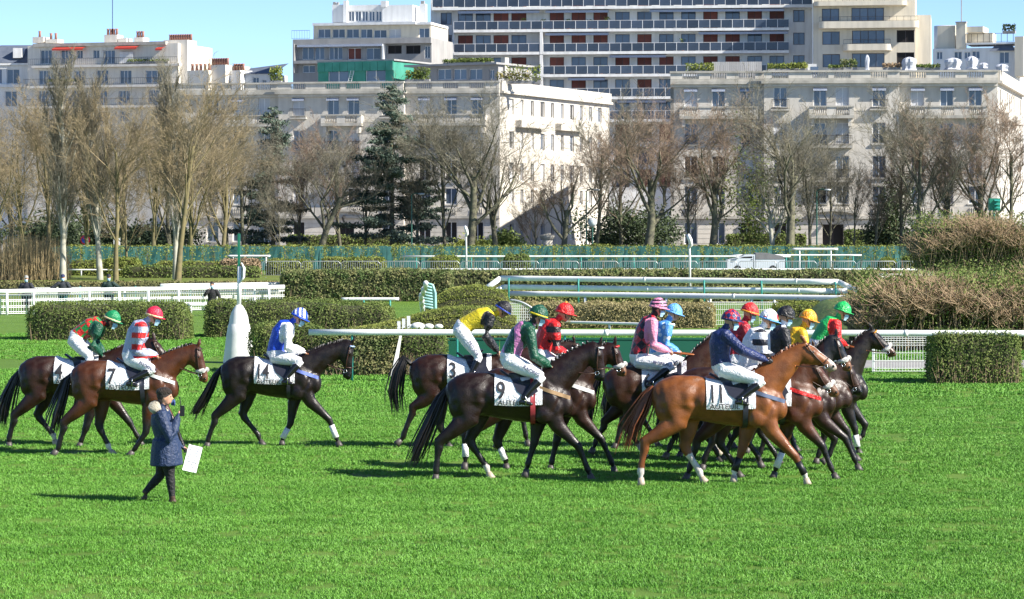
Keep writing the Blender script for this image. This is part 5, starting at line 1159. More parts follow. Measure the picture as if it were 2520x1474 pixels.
M_framed = mat('dark_frame', (0.05, 0.04, 0.045), 0.5)
M_blind = mat('russet_blind', (0.20, 0.055, 0.04), 0.7, var=(0.15, 0.045, 0.035), scale=2, objrand=.25)
M_copper = mat('green_copper', (0.03, 0.22, 0.15), 0.7, var=(0.06, 0.30, 0.22), scale=.8)
M_slate = mat('slate_roof', (0.09, 0.11, 0.15), 0.6, var=(0.13, 0.15, 0.19), scale=1.5)
M_pot = mat('terracotta', (0.30, 0.145, 0.105), 0.8)
M_iron = mat('black_iron', (0.02, 0.02, 0.022), 0.5)
M_awn_r = mat('red_awning', (0.55, 0.06, 0.04), 0.7)
M_awn_b = pattern('striped_awning', 'band', (.10, .16, .30), (.62, .64, .68), 3.2, .7, axis=0)
M_void = mat('dark_room', (0.012, 0.011, 0.012), 0.8)
M_curt = mat('net_curtain', (0.55, 0.56, 0.58), 0.8)
def glass(name, col, rough=.06, spec=.8):
    m = mat(name, col, rough, var=tuple(c * 1.9 for c in col), scale=.35, spec=spec, objrand=.35); return m
M_glass = glass('window_glass', (0.055, 0.075, 0.11)); M_glass2 = glass('balcony_glass', (0.03, 0.04, 0.06), .12, .5)
WM = {}
def window_mesh(w, h, fr, rev, reveal_m, frame_m, mull=1):
    key = (round(w, 2), round(h, 2), fr, rev, reveal_m.name, frame_m.name, mull)
    if key in WM: return WM[key]
    m = MB(); x0, x1 = -w / 2, w / 2; z0, z1 = 0, h; d = rev
    m.quad((x0, 0, z0), (x0, 0, z1), (x0, d, z1), (x0, d, z0)); m.quad((x1, 0, z1), (x1, 0, z0), (x1, d, z0), (x1, d, z1))
    m.quad((x0, 0, z1), (x1, 0, z1), (x1, d, z1), (x0, d, z1)); m.quad((x1, 0, z0), (x0, 0, z0), (x0, d, z0), (x1, d, z0))
    m.m = 1
    m.box(x0, x0 + fr, d - .08, d, z0, z1); m.box(x1 - fr, x1, d - .08, d, z0, z1); m.box(x0 + fr, x1 - fr, d - .08, d, z1 - fr, z1); m.box(x0 + fr, x1 - fr, d - .08, d, z0, z0 + fr)
    n = mull + 1; iw = (w - 2 * fr)
    for i in range(1, n): c = x0 + fr + iw * i / n; m.box(c - fr * .5, c + fr * .5, d - .075, d, z0 + fr, z1 - fr)
    p = MB(); pw = iw / n; p.box(-pw / 2, pw / 2, 0, .02, 0, h - 2 * fr)
    WM[key] = (m.mesh('window', [reveal_m, frame_m]), p, pw, {}); return WM[key]
def window(root, u, v, z, w, h, rz=0, reveal_m=None, frame_m=None, pane_m=None, fr=.07, rev=.25, mull=1, name='window', sill=None):
    w, h = round(w * 10) / 10, round(h * 10) / 10; reveal_m = reveal_m or M_stone; frame_m = frame_m or M_frame; pane_m = pane_m or M_glass
    me, p, pw, pm = window_mesh(w, h, fr, rev, reveal_m, frame_m, mull)
    o = link(name, me, root, (u, v, z), rz)
    if pane_m.name not in pm: pm[pane_m.name] = p.mesh('pane', pane_m)
    n = mull + 1; iw = w - 2 * fr
    for i in range(n): link('pane', pm[pane_m.name], o, (-w / 2 + fr + iw * (i + .5) / n, rev - .05, fr))
    if sill: MB().box(-w / 2 - .12, w / 2 + .12, -.16, .0, -.14, -.003).build('sill', sill, o)
    return o, w, h
def wall_mesh(u0, u1, z0, z1, holes, m, thick=.4):
    us = sorted({u0, u1, *[h[0] for h in holes], *[h[1] for h in holes]}); zs = sorted({z0, z1, *[h[2] for h in holes], *[h[3] for h in holes]}); b = MB()
    us = [u for u in us if u0 <= u <= u1]; zs = [z for z in zs if z0 <= z <= z1]
    for i in range(len(us) - 1):
        for k in range(len(zs) - 1):
            cu, cz = (us[i] + us[i + 1]) / 2, (zs[k] + zs[k + 1]) / 2
            if any(h[0] < cu < h[1] and h[2] < cz < h[3] for h in holes): continue
            b.quad((us[i], 0, zs[k]), (us[i + 1], 0, zs[k]), (us[i + 1], 0, zs[k + 1]), (us[i], 0, zs[k + 1]))
    b.quad((u0, 0, z1), (u1, 0, z1), (u1, thick, z1), (u0, thick, z1)); b.quad((u0, thick, z0), (u0, 0, z0), (u0, 0, z1), (u0, thick, z1)); b.quad((u1, 0, z0), (u1, thick, z0), (u1, thick, z1), (u1, 0, z1))
    return b.mesh('wall', m)
class Bld:
    def __init__(s, name, label, d0, D0, d1, D1, group=None):
        s.P0 = Vector((gx(d0, D0), D0)); P1 = Vector((gx(d1, D1), D1)); s.d = (P1 - s.P0); s.L = s.d.length; s.d.normalize()
        s.root = empty(name, (s.P0.x, s.P0.y, 0), math.atan2(s.d.y, s.d.x), label, 'building', group)
    def uz(s, x, y, v=0.0):
        t = (x * K - CX) / F; n = Vector((-s.d.y, s.d.x)); p = s.P0 + n * v
        u = (t * p.y - p.x) / (s.d.x - t * s.d.y); D = p.y + u * s.d.y; return u, H - (y * K - YH) * D / F
    def wall(s, u0, u1, z0, z1, v, wins, m, thick=.4, rz=0, name='wall', off=None, **kw):
        holes = []
        for wi in wins:
            u, z, w, h, o = wi; w, h = round(w * 10) / 10, round(h * 10) / 10; holes.append((u - w / 2, u + w / 2, z, z + h))
            k = dict(kw); k.update(o)
            if off: window(s.root, off[0] + u * math.cos(off[2]), off[1] + u * math.sin(off[2]), z, w, h, off[2], reveal_m=m, **k)
            else: window(s.root, u, v, z, w, h, 0, reveal_m=m, **k)
        o = link(name, wall_mesh(u0, u1, z0, z1, holes, m, thick), s.root)
        if off: o.location = (off[0], off[1], 0); o.rotation_euler = (0, 0, off[2])
        else: o.location = (0, v, 0)
        return o
    def box(s, name, m, u0, u1, v0, v1, z0, z1): return MB().box(u0, u1, v0, v1, z0, z1).build(name, m, s.root)
    def pbox(s, name, m, x0, x1, y0, y1, v0, v1, vp=None):
        u0, z1 = s.uz(x0, y0, vp if vp is not None else v0); u1, z0 = s.uz(x1, y1, vp if vp is not None else v0); return s.box(name, m, u0, u1, v0, v1, z0, z1)
def balusters(root, u0, u1, v, z0, z1, m, name='balustrade', n=None, rz=0):
    n = n or max(3, int((u1 - u0) / .19)); b = MB()
    for i in range(n):
        u = u0 + (u1 - u0) * (i + .5) / n; b.lathe([(.045, z0), (.07, z0 + (z1 - z0) * .35), (.04, z0 + (z1 - z0) * .7), (.055, z1)], 6, (u, v, 0))
    return tag(b.build(name, m, root, True), kind='stuff')
def railing(root, u0, u1, v, z0, h, m=M_iron, step=.14, name='railing', r=.012):
    S = [(u0, v, z0 + h, u1, v, z0 + h, .022, .022), (u0, v, z0 + .06, u1, v, z0 + .06, .016, .016)]; n = max(2, int((u1 - u0) / step))
    for i in range(n + 1): u = u0 + (u1 - u0) * i / n; S.append((u, v, z0, u, v, z0 + h, r, r))
    return link(name, segs_mesh(name, S, m, 4), root)
ROWS = ((13.8, 1.75), (10.45, 1.9), (7.35, 2.0), (5.0, 1.55)); GROUND = (1.3, 2.0)
def stone_block(name, label, d0, D0, d1, D1, wing1, mid, wing2, cx0, cx1, depth=36.0, side=True, portal=None, seed=1, theta=90):
    B = Bld(name, label, d0, D0, d1, D1); rg = random.Random(seed); c0 = B.uz(cx0, 200)[0]; c1 = B.uz(cx1, 200)[0]; PR = -.8
    segs = [(-1.0 if False else 0, c0, 0.0, wing1), (c0, c1, PR, mid), (c1, B.L, 0.0, wing2)]
    for u0, u1, v, cols in segs:
        wins = []; us = [B.uz(c, 240, v)[0] for c in cols]
        for u in us:
            for ri, (z, h) in enumerate(ROWS):
                pm = rg.choice([M_glass, M_glass, M_glass, M_curt, M_void, M_void]) if ri else rg.choice([M_glass, M_glass, M_curt])
                wins.append((u, z, 1.15, h, dict(pane_m=pm)))
            if not (portal and v < 0 and abs(u - B.uz(portal, 560, v)[0]) < 2.2): wins.append((u, GROUND[0], 1.15, GROUND[1], dict(pane_m=rg.choice([M_glass, M_void]))))
        pu = None
        if portal and v < 0:
            pu = B.uz(portal, 560, v)[0]; 
        B.wall(u0, u1, 0, 16.0, v, wins + ([(pu, .02, 1.9, 3.1, dict(pane_m=M_void, frame_m=M_framed, rev=.6, name='doorway'))] if pu else []), M_stone, thick=1.2, sill=M_stone2)
        # cornice and parapet
        B.box('cornice', M_stone2, u0 - .25 * (v < 0), u1 + .25 * (v < 0), v - .55, v + .3, 15.92, 16.18); B.box('cornice_moulding', M_stone, u0, u1, v - .28, v - .002, 15.65, 15.918)
        B.box('parapet_base', M_stone2, u0, u1, v - .30, v + .05, 16.183, 16.42); B.box('coping', M_stone2, u0 - .06, u1 + .06, v - .36, v + .1, 16.95, 17.12)
        edges = [u0]
        for u in us:
            a, b = u - .75, u + .75; edges += [a, b]; balusters(B.root, a, b, v - .13, 16.42, 16.95, M_stone)
        edges.append(u1)
        for a, b in zip(edges[::2], edges[1::2]):
            if b > a + .02: B.box('parapet_panel', M_stone, a, b, v - .24, v - .0, 16.422, 16.948)
        # string course, terrace balustrade over the ground floor
        B.box('string_course', M_stone2, u0, u1, v - .30, v - .002, 3.62, 3.86); B.box('terrace_parapet', M_stone, u0, u1, v - .16, v - .003, 3.863, 4.75)
        for u in us: balusters(B.root, u - .6, u + .6, v - .22, 4.0, 4.6, M_stone2, n=6)
        # ashlar courses on the ground floor
        gaps = sorted([(u - .62, u + .62) for u in us if not (pu and abs(u - pu) < 2.2)] + ([(pu - .98, pu + .98)] if pu else []))
        for k in range(8):
            za, zb = .06 + k * .44, .06 + k * .44 + .40; xs = u0 + .02
            for a, b in gaps + [(u1 - .02, None)]:
                if a - xs > .12: B.box('stone_course', M_stone, xs, a, v - .045, v - .003, za, zb)
                if b is None: break
                xs = b
        # balcony under the top storey, railings lower down
        span = (us[0] - 1.0, us[-1] + 1.0) if v == 0 else (us[1] - 1.0, us[-2] + 1.0)
        b0, b1 = span; zb = 12.72
        B.box('balcony_slab', M_stone2, b0, b1, v - 1.15, v - .003, zb, zb + .28); B.box('balcony_coping', M_stone2, b0 - .04, b1 + .04, v - 1.2, v - .9, zb + 1.02, zb + 1.14)
        B.box('balcony_bracket', M_stone, b0 + .2, b0 + .5, v - .9, v - .003, zb - .7, zb - .003); B.box('balcony_bracket', M_stone, b1 - .5, b1 - .2, v - .9, v - .003, zb - .7, zb - .003)
        xs = b0
        for u in us:
            if u < b0 or u > b1: continue
            B.box('balcony_panel', M_stone, xs, u - .6, v - 1.12, v - .98, zb + .283, zb + 1.018); balusters(B.root, u - .6, u + .6, v - 1.05, zb + .283, zb + 1.018, M_stone, n=7); xs = u + .6
        B.box('balcony_panel', M_stone, xs, b1, v - 1.12, v - .98, zb + .283, zb + 1.018)
        B.box('balcony_end', M_stone, b1 - .12, b1, v - .975, v - .003, zb + .283, zb + 1.018); B.box('balcony_end', M_stone, b0, b0 + .12, v - .975, v - .003, zb + .283, zb + 1.018)
        for u in us:
            if not (b0 < u < b1): B.box('balcony_slab', M_stone2, u - .85, u + .85, v - .5, v - .003, 13.45, 13.6); railing(B.root, u - .8, u + .8, v - .45, 13.6, .85)
            for z, h in ROWS[1:3]:
                railing(B.root, u - .58, u + .58, v - .05, z, .8); 
            if rg.random() < .8:
                m = MB(); w = .62; zt = ROWS[0][0] + 1.75; m.quad((u - w, v - .02, zt), (u + w, v - .02, zt), (u + w, v - .42, zt - .16), (u - w, v - .42, zt - .16)); m.quad((u - w, v - .42, zt - .16), (u + w, v - .42, zt - .16), (u + w, v - .42, zt - .32), (u - w, v - .42, zt - .32)); m.build('awning', M_awn_b, B.root)
        zb = 6.95
        if v < 0: B.box('balcony_slab', M_stone2, us[1] - .9, us[-2] + .9, v - .9, v - .003, zb, zb + .22); railing(B.root, us[1] - .85, us[-2] + .85, v - .85, zb + .22, .9); B.box('balcony_slab', M_stone2, us[1] - .9, us[-2] + .9, v - .9, v - .003, 10.05, 10.27); railing(B.root, us[1] - .85, us[-2] + .85, v - .85, 10.27, .9)
    # the protruding middle closes onto the wings; roof and back
    ex = depth * math.cos(R(theta)); ey = depth * math.sin(R(theta)); MB().add([(.1, .1, 15.85), (B.L - .1, .1, 15.85), (B.L + ex - .1, ey, 15.85), (.1, ey, 15.85), (.1, .1, 15.6), (B.L - .1, .1, 15.6), (B.L + ex - .1, ey, 15.6), (.1, ey, 15.6)], [(0, 1, 2, 3), (7, 6, 5, 4)]).build('roof', M_greyc, B.root)
    if portal:
        pu = B.uz(portal, 560, PR)[0]; m = MB(); n = 16
        for i in range(n):
            a, b = math.pi * i / n, math.pi * (i + 1) / n; f = lambda t: (pu - 2.3 * math.cos(t), 3.75 + .55 * math.sin(t)); (xa, za), (xb, zb) = f(a), f(b)
            m.add([(xa, PR - .55, za), (xb, PR - .55, zb), (xb, PR - .05, zb), (xa, PR - .05, za), (xa, PR - .55, za + .22), (xb, PR - .55, zb + .22), (xb, PR - .05, zb + .22), (xa, PR - .05, za + .22)], [(0, 3, 2, 1), (4, 5, 6, 7), (0, 1, 5, 4), (2, 3, 7, 6)])
        m.build('door_pediment', M_stone2, B.root)
        MB().tube([(pu, PR - .35, 3.9), (pu, PR - .6, 3.6), (pu, PR - .55, 3.3)], [.08, .16, .05], 8).build('door_lamp', M_iron, B.root)
    # sunlit side wall on the right end
    wins = []; 
    ncol = 10
    for c in range(ncol):
        a = 3.0 + c * (depth - 6) / (ncol - 1)
        for z, h in ROWS + (GROUND,): wins.append((a, z + (.1 if h < 2 else 0), .8 if c % 3 else 1.15, h - .2, dict(pane_m=rg.choice([M_glass, M_glass, M_void, M_curt]))))
    B.wall(0, depth, 0, 16.0, 0, wins, M_stone, thick=.6, off=(B.L, 0, R(theta)))
    o = MB().box(0, depth, -.45, .2, 15.92, 16.18); o.box(0, depth, -.25, .0, 16.183, 17.12); x = o.build('side_parapet', M_stone, B.root); x.location = (B.L, 0, 0); x.rotation_euler = (0, 0, R(theta))
    o = MB()
    for k in (4.0, depth * .48): o.box(k, k + 7, -.7, -.004, 12.7, 13.4)
    x = o.build('side_balcony', M_stone, B.root); x.location = (B.L, 0, 0); x.rotation_euler = (0, 0, R(theta))
    o = MB().box(0, .3, 0, depth, 0, 15.9); o.build('party_wall', M_stone2, B.root); B.box('back_wall', M_stone2, 0, B.L + ex, ey - .3, ey, 0, 15.58)
    return B
BA = stone_block('stone_apartment_block', 'pale stone apartment block left of centre with brightly sunlit side wall', 395, 268.6, 1230, 263, (523, 587, 650), (735, 820, 870, 955), (1045, 1110, 1175), 690, 998, depth=31, portal=848, seed=2, theta=77)
BB = stone_block('stone_apartment_block', 'pale stone apartment block at the right with arched doorway', 1650, 245.6, 2455, 243, (1700, 1768, 1838), (1920, 2018, 2073, 2163), (2258, 2330, 2400), 1880, 2212, depth=30, portal=2050, seed=5, theta=80)

Q1 = lambda x, y: (x / 2.267 * .61523, y / 2.267 * .61523)
Q2 = lambda x, y: ((1000 + x / 2.267) * .61523, y / 2.267 * .61523)
Q3 = lambda x, y: ((2000 + x / 2.267) * .61523, y / 2.267 * .61523)
Q4 = lambda x, y: ((3000 + x / 2.267) * .61523, y / 2.267 * .61523)
def prect(B, q, x0, x1, y0, y1, v=0.0):
    (a, c), (b, d) = q(x0, y0), q(x1, y1); u0, zt = B.uz(a, c, v); u1, _ = B.uz(b, c, v); um = (a + b) / 2; _, zt = B.uz(um, c, v); _, zb = B.uz(um, d, v); return u0, u1, zb, zt
def pwins(B, q, L, v=0.0, **k):
    out = []
    for x0, x1, y0, y1, *o in L: u0, u1, z0, z1 = prect(B, q, x0, x1, y0, y1, v); out.append(((u0 + u1) / 2, z0, u1 - u0, z1 - z0, dict(k, **(o[0] if o else {}))))
    return out
def pslab(B, q, name, m, x0, x1, y0, y1, v0, v1): u0, u1, z0, z1 = prect(B, q, x0, x1, y0, y1, v0); return B.box(name, m, u0, u1, v0, v1, z0, z1)

# --- modern balcony block
C = Bld('modern_apartment_block', 'white modern apartment block with long glass balconies high in the centre', 1060, 337, 2000, 332)
rg = random.Random(9); zk = [29.86 - 2.81 * k for k in range(9)]; uA = C.uz(1120, 100)[0]; uD = C.uz(1337, 100)[0]; uE = C.uz(1942, 60)[0]; BD = 1.7
wins = []; n = int((C.L) / 2.74)
for k in range(9):
    z = zk[k] + .02
    for i in range(11): 
        u = uD + 1.7 + i * 2.74
        if u + 1 > uE: break
        kind = rg.random(); wins.append((u, z, 1.75, 2.25, dict(pane_m=M_blind if kind < .42 else M_glass, frame_m=M_framed, sill=None, fr=.06)))
    for i in range(4):
        u = uA + 1.3 + i * 2.25
        if u + 1 > uD: break
        wins.append((u, z, 1.9, 2.2, dict(pane_m=M_blind if rg.random() < .45 and k > 0 else M_glass, frame_m=M_framed)))
    for px in (1098, 1966):
        u = C.uz(px, 60)[0]; wins.append((u, z + .75, 1.4, 1.5, dict(pane_m=M_glass, frame_m=M_framed)))
C.wall(0, C.L, 0, 33.2, 0, wins, M_render, thick=12)
me_pan = {}; 
def glass_rail(B, u0, u1, v, z, h, pitch, pm=M_glass2):
    n = max(1, round((u1 - u0) / pitch)); w = (u1 - u0) / n; key = (round(w, 3), h)
    if key not in me_pan: me_pan[key] = (MB().box(.03, w - .03, -.012, .012, .06, h).mesh('glass_panel', pm), MB().box(-.03, .03, -.03, .03, 0, h + .03).mesh('rail_post', M_frame))
    for i in range(n): link('glass_panel', me_pan[key][0], B.root, (u0 + i * w, v, z)); link('rail_post', me_pan[key][1], B.root, (u0 + i * w, v, z))
    B.box('hand_rail', M_frame, u0, u1, v - .03, v + .03, z + h + .032, z + h + .07)
for k in range(6):
    z = zk[k]
    sp = [(0.4 if k == 0 else uA, uE + (3 if k == 0 else 0))] if k < 2 else [(uA, uD - .3), (uD + .1, uE)]
    for a, b in sp:
        C.box('balcony_slab', M_render, a, b, -BD, -.003, z - .34, z); glass_rail(C, a + .03, b - .03, -BD + .06, z + .004, .98, 1.37)
    if k >= 2: C.box('loggia_wall', M_render, uD - .28, uD + .08, -BD - .02, -.004, z - .3, z + 2.45)
C.box('loggia_wall', M_render, uA - .25, uA - .003, -.9, -.004, 0, zk[1] - .36)
for px in ((1130, 1330, 0), (1345, 1500, 0), (1600, 1930, 0), (1345, 1500, 1), (1720, 1940, 1), (1502, 1640, 2), (1400, 1490, 3), (1520, 1640, 4), (1380, 1480, 4)):
    a, b = C.uz(px[0], 60)[0], C.uz(px[1], 60)[0]; z = zk[px[2]] - .36; m = MB(); m.quad((a, -.1, z), (b, -.1, z), (b, -1.5, z - .12), (a, -1.5, z - .12)); m.quad((a, -1.5, z - .12), (b, -1.5, z - .12), (b, -1.5, z - .42), (a, -1.5, z - .42)); m.build('awning', M_awn_b, C.root)
C.box('roof_slab', M_greyc, -.2, C.L + .2, -.2, 12, 33.21, 33.5)
# potted plants on the balconies
PP = ((1210, 0), (1290, 0), (1365, 0), (1420, 0), (1085, -1), (1290, 1), (1337, 1), (1398, 1), (1452, 1), (1495, 1), (1680, 2), (1550, 3), (1480, 3), (1075, 0))
for i, (px, k) in enumerate(PP):
    u, _ = C.uz(px, 60, -.8); z = zk[max(0, k)]; rng = np.random.default_rng(i); n = 90; h = rng.uniform(1.0, 1.6); w = C.d; pos = C.P0 + C.d * u + Vector((-C.d.y, C.d.x)) * -.8
    root = empty('potted_plant', (pos.x, pos.y, z), 0, 'potted evergreen on the %s balcony row, number %s from the left' % (('topmost', 'topmost', 'second', 'third', 'fourth')[k + 1], ('one', 'two', 'three', 'four', 'five', 'six')[sum(1 for q in PP if max(q[1], 0) == max(k, 0) and q[0] < px)]), 'plant', 'potted plants on the modern balconies'); MB().lathe([(.16, 0), (.22, .4)], 10).build('pot', M_pot, root, True)
    P = np.stack([rng.normal(0, .22, n), rng.normal(0, .22, n), rng.uniform(.4, h, n)], 1); V, Fc = leaves_np(P, .12, rng); link('leaves', np_mesh('leaves', V, Fc, M_leaf_box if i % 2 else M_leaf_dark), root)
# --- cream block with rounded balconies
Dd = Bld('cream_apartment_block', 'cream apartment block with rounded balconies right of the modern block', 1998, 326, 2252, 324)
ws = pwins(Dd, Q4, [(650, 810, 80, 190, dict(mull=1)), (920, 1215, 70, 190, dict(mull=3)), (655, 815, 285, 405, {}), (925, 1220, 275, 395, dict(mull=3)), (1330, 1490, 270, 385, dict(pane_m=M_void)), (660, 815, 490, 610, {}), (925, 1220, 485, 610, dict(mull=3)), (1330, 1490, 475, 610, dict(pane_m=M_void))], frame_m=M_framed)
Dd.wall(0, Dd.L, 0, Dd.uz(2100, 3)[1] + 2.5, 0, ws, M_cream, thick=14)
for x0, x1, y0, y1, pr in ((575, 1420, 8, 48, 1.6), (620, 1530, 190, 252, 1.5), (840, 1280, 398, 456, 1.2)):
    u0, u1, z0, z1 = prect(Dd, Q4, x0, x1, y0, y1, -pr); m = MB(); n = 6; r = .7; outl = [(u0, 0), (u0, -pr + r)] + [(u0 + r - r * math.cos(a), -pr + r - r * math.sin(a)) for a in [math.pi / 2 * i / n for i in range(1, n + 1)]] + [(u1 - r + r * math.sin(a), -pr + r - r * math.cos(a)) for a in [math.pi / 2 * i / n for i in range(n + 1)]] + [(u1, 0)]
    k = len(outl); vs = [(a, b - .003, z0) for a, b in outl] + [(a, b - .003, z1) for a, b in outl]; fs = [(i, i + 1, k + i + 1, k + i) for i in range(k - 1)] + [tuple(range(k - 1, -1, -1)), tuple(range(k, 2 * k))]; m.add(vs, fs).build('balcony', M_cream, Dd.root); railing(Dd.root, u0 + .1, u1 - .1, -pr + .1, z1, .55, step=.8, r=.015)
ua, ub, za, zb = prect(Dd, Q4, 1525, 1640, 130, 600); Dd.box('stair_tower', M_cream, Dd.L + .02, ub, 1.0, 10, 0, zb); Dd.box('tower', M_render, prect(Dd, Q4, 1395, 1480, 0, 100)[0], prect(Dd, Q4, 1395, 1480, 0, 100)[1], .3, 8, prect(Dd, Q4, 0, 0, 0, 185)[2], 34)
Dd.box('drain_pipe', M_frame, .05, .16, -.15, -.003, 0, 30)
# --- terraced block left of the modern one
E2 = Bld('terraced_apartment_block', 'stepped terrace apartment block with white penthouse left of the modern block', 721, 322, 1062, 318)
zt = E2.uz(850, 95)[1]
ws = pwins(E2, Q2, [(470, 580, 430, 540, {}), (585, 675, 430, 540, {}), (715, 840, 425, 540, dict(mull=2)), (885, 1010, 430, 540, dict(pane_m=M_blind)), (1050, 1185, 430, 540, {}), (1250, 1375, 415, 488, dict(pane_m=M_void, frame_m=M_framed)), (1415, 1545, 415, 488, dict(pane_m=M_void, frame_m=M_framed)), (1580, 1635, 415, 530, dict(pane_m=M_glass)), (475, 590, 595, 660, {})])
E2.wall(0, E2.L, 0, zt, 0, ws, M_greyc, thick=10)
pslab(E2, Q2, 'terrace_slab', M_greyc, 388, 1640, 350, 398, -.9, -.003); pslab(E2, Q2, 'balcony_slab', M_greyc, 395, 1205, 545, 572, -1.2, -.003); pslab(E2, Q2, 'end_wall', M_greyc, 388, 402, 398, 660, -1.1, -.004); pslab(E2, Q2, 'end_wall', M_render, 1195, 1212, 398, 572, -.9, -.004)
pslab(E2, Q2, 'awning', M_awn_b, 425, 1200, 402, 422, -1.0, -.3)
ws = pwins(E2, Q2, [(615, 730, 262, 345, {}), (745, 860, 262, 345, {}), (872, 988, 262, 345, {}), (1000, 1110, 262, 345, {}), (1120, 1240, 270, 345, {}), (1260, 1370, 262, 345, dict(pane_m=M_curt)), (1532, 1625, 250, 345, {})], v=1.5)
u0, u1, z0, z1 = prect(E2, Q2, 575, 1640, 215, 350, 1.5); E2.wall(u0, u1, zt - .3, z1, 1.5, ws, M_cream, thick=8); pslab(E2, Q2, 'roof_slab', M_render, 565, 1500, 202, 226, .6, 9)
pslab(E2, Q2, 'roof_slab', M_render, 1500, 1640, 200, 222, .9, 9)
railing(E2.root, .1, E2.uz(*Q2(560, 300))[0], -.8, zt, 1.0, step=.3)
v = 4.0
pslab(E2, Q2, 'penthouse_wall', M_render, 745, 850, 42, 202, v, v + 4); u0, u1, z0, z1 = prect(E2, Q2, 850, 1205, 45, 202, v); ws = pwins(E2, Q2, [(890 + i * 62, 945 + i * 62, 95, 195, dict(fr=.1)) for i in range(5)], v=v); E2.wall(u0, u1, z0 - .5, z1, v, ws, M_render, thick=4)
pslab(E2, Q2, 'penthouse_wall', M_render, 1200, 1475, 45, 202, v - .8, v + 4); pslab(E2, Q2, 'chimney', M_render, 845, 878, 5, 202, v - .5, v + .3); pslab(E2, Q2, 'chimney', M_render, 1185, 1235, 8, 60, v - 1, v); pslab(E2, Q2, 'chimney', M_render, 1538, 1590, 35, 202, v, v + .8); pslab(E2, Q2, 'chimney_pot', M_greyc, 1548, 1578, 8, 35, v + .1, v + .5); pslab(E2, Q2, 'chimney_pot', M_greyc, 752, 775, 18, 42, v + .1, v + .5); pslab(E2, Q2, 'chimney_pot', M_greyc, 785, 802, 20, 42, v + .1, v + .5)
# --- penthouses on the roof of the left stone block
Fp = Bld('green_penthouse', 'green copper clad penthouse with wide windows on the left stone block', 783, 281, 969, 277)
ws = pwins(Fp, Q2, [(705, 895, 625, 745, dict(fr=.09)), (1045, 1230, 618, 738, dict(fr=.09))], frame_m=M_frame)
u0, u1, z0, z1 = prect(Fp, Q2, 605, 1335, 570, 748); Fp.wall(0, Fp.L, 15.9, z1, 0, ws, M_copper, thick=.4)
for i in range(10): Fp.box('fascia_panel', M_copper, Fp.L * i / 10 + .02, Fp.L * (i + 1) / 10 - .02, -.18, -.004, z1 - .85, z1 + .12)
Fp.box('side_wall', M_copper, Fp.L - .3, Fp.L, .41, 9, 15.9, z1); Fp.box('roof', M_greyc, -.1, Fp.L + .1, -.1, 9, z1 + .13, z1 + .3)
lad = MB(); lu = prect(Fp, Q2, 905, 935, 620, 740); lad.tube([(lu[0], -.35, lu[2]), (lu[0] + .25, -.12, lu[3])], .03, 5); lad.tube([(lu[1], -.35, lu[2]), (lu[1] + .25, -.12, lu[3])], .03, 5)
for i in range(7): t = (i + .5) / 7; lad.tube([(lu[0] + .25 * t, -.35 + .23 * t, lu[2] + (lu[3] - lu[2]) * t), (lu[1] + .25 * t, -.35 + .23 * t, lu[2] + (lu[3] - lu[2]) * t)], .02, 4)
lad.build('ladder', M_frame, Fp.root)
Gp = Bld('grey_penthouse', 'low grey penthouse with glass doors and planted roof beside the green one', 1018, 276, 1226, 271)
ws = pwins(Gp, Q2, [(1695, 1825, 628, 722, {}), (1842, 1962, 628, 722, {}), (1985, 2105, 628, 722, {}), (2165, 2215, 632, 720, {})])
u0, u1, z0, z1 = prect(Gp, Q2, 1480, 2240, 598, 725); Gp.wall(0, Gp.L, 15.9, z1, 0, ws, M_greyc, thick=7); Gp.box('roof', M_greyc, -.6, Gp.L + .3, -.9, 7, z1 + .003, z1 + .2)
pslab(Gp, Q2, 'chimney', M_stone2, 2275, 2312, 520, 700, 1, 1.8)
def roof_bush(B, q, x, y0, y1, w, label, m=M_leaf_box, n=420, v=1.0, size=.13, seed=0, cat='plant', name='roof_plant', dp=None):
    a, b = q(x, y1); u, z = B.uz(a, b, v); _, zt = B.uz(a, q(x, y0)[1], v); pos = B.P0 + B.d * u + Vector((-B.d.y, B.d.x)) * v; rng = np.random.default_rng(seed + int(x)); h = zt - z
    root = empty(name, (pos.x, pos.y, z), math.atan2(B.d.y, B.d.x), label, cat); MB().box(-w / 2, w / 2, -.3, .3, 0, .3).build('planter', M_greyc, root)
    P = np.stack([rng.uniform(-w / 2, w / 2, n), rng.normal(0, .25, n), .25 + rng.uniform(0, 1, n) ** .8 * (h - .25) * rng.uniform(.75, 1.05, n)], 1); V, Fc = leaves_np(P, size, rng); link('leaves', np_mesh('leaves', V, Fc, m), root); return root
u, zz = Gp.uz(*Q2(1980, 590), 1.0)
roof_bush(Gp, Q2, 1980, 532, 592, 5.8, 'clipped hedge in a trough on the grey penthouse roof', M_leaf_dark, 900, 1.0)
M_dry = mat('dry_grass_leaf', (0.30, 0.24, 0.08), .8, var=(.2, .19, .06), scale=1)
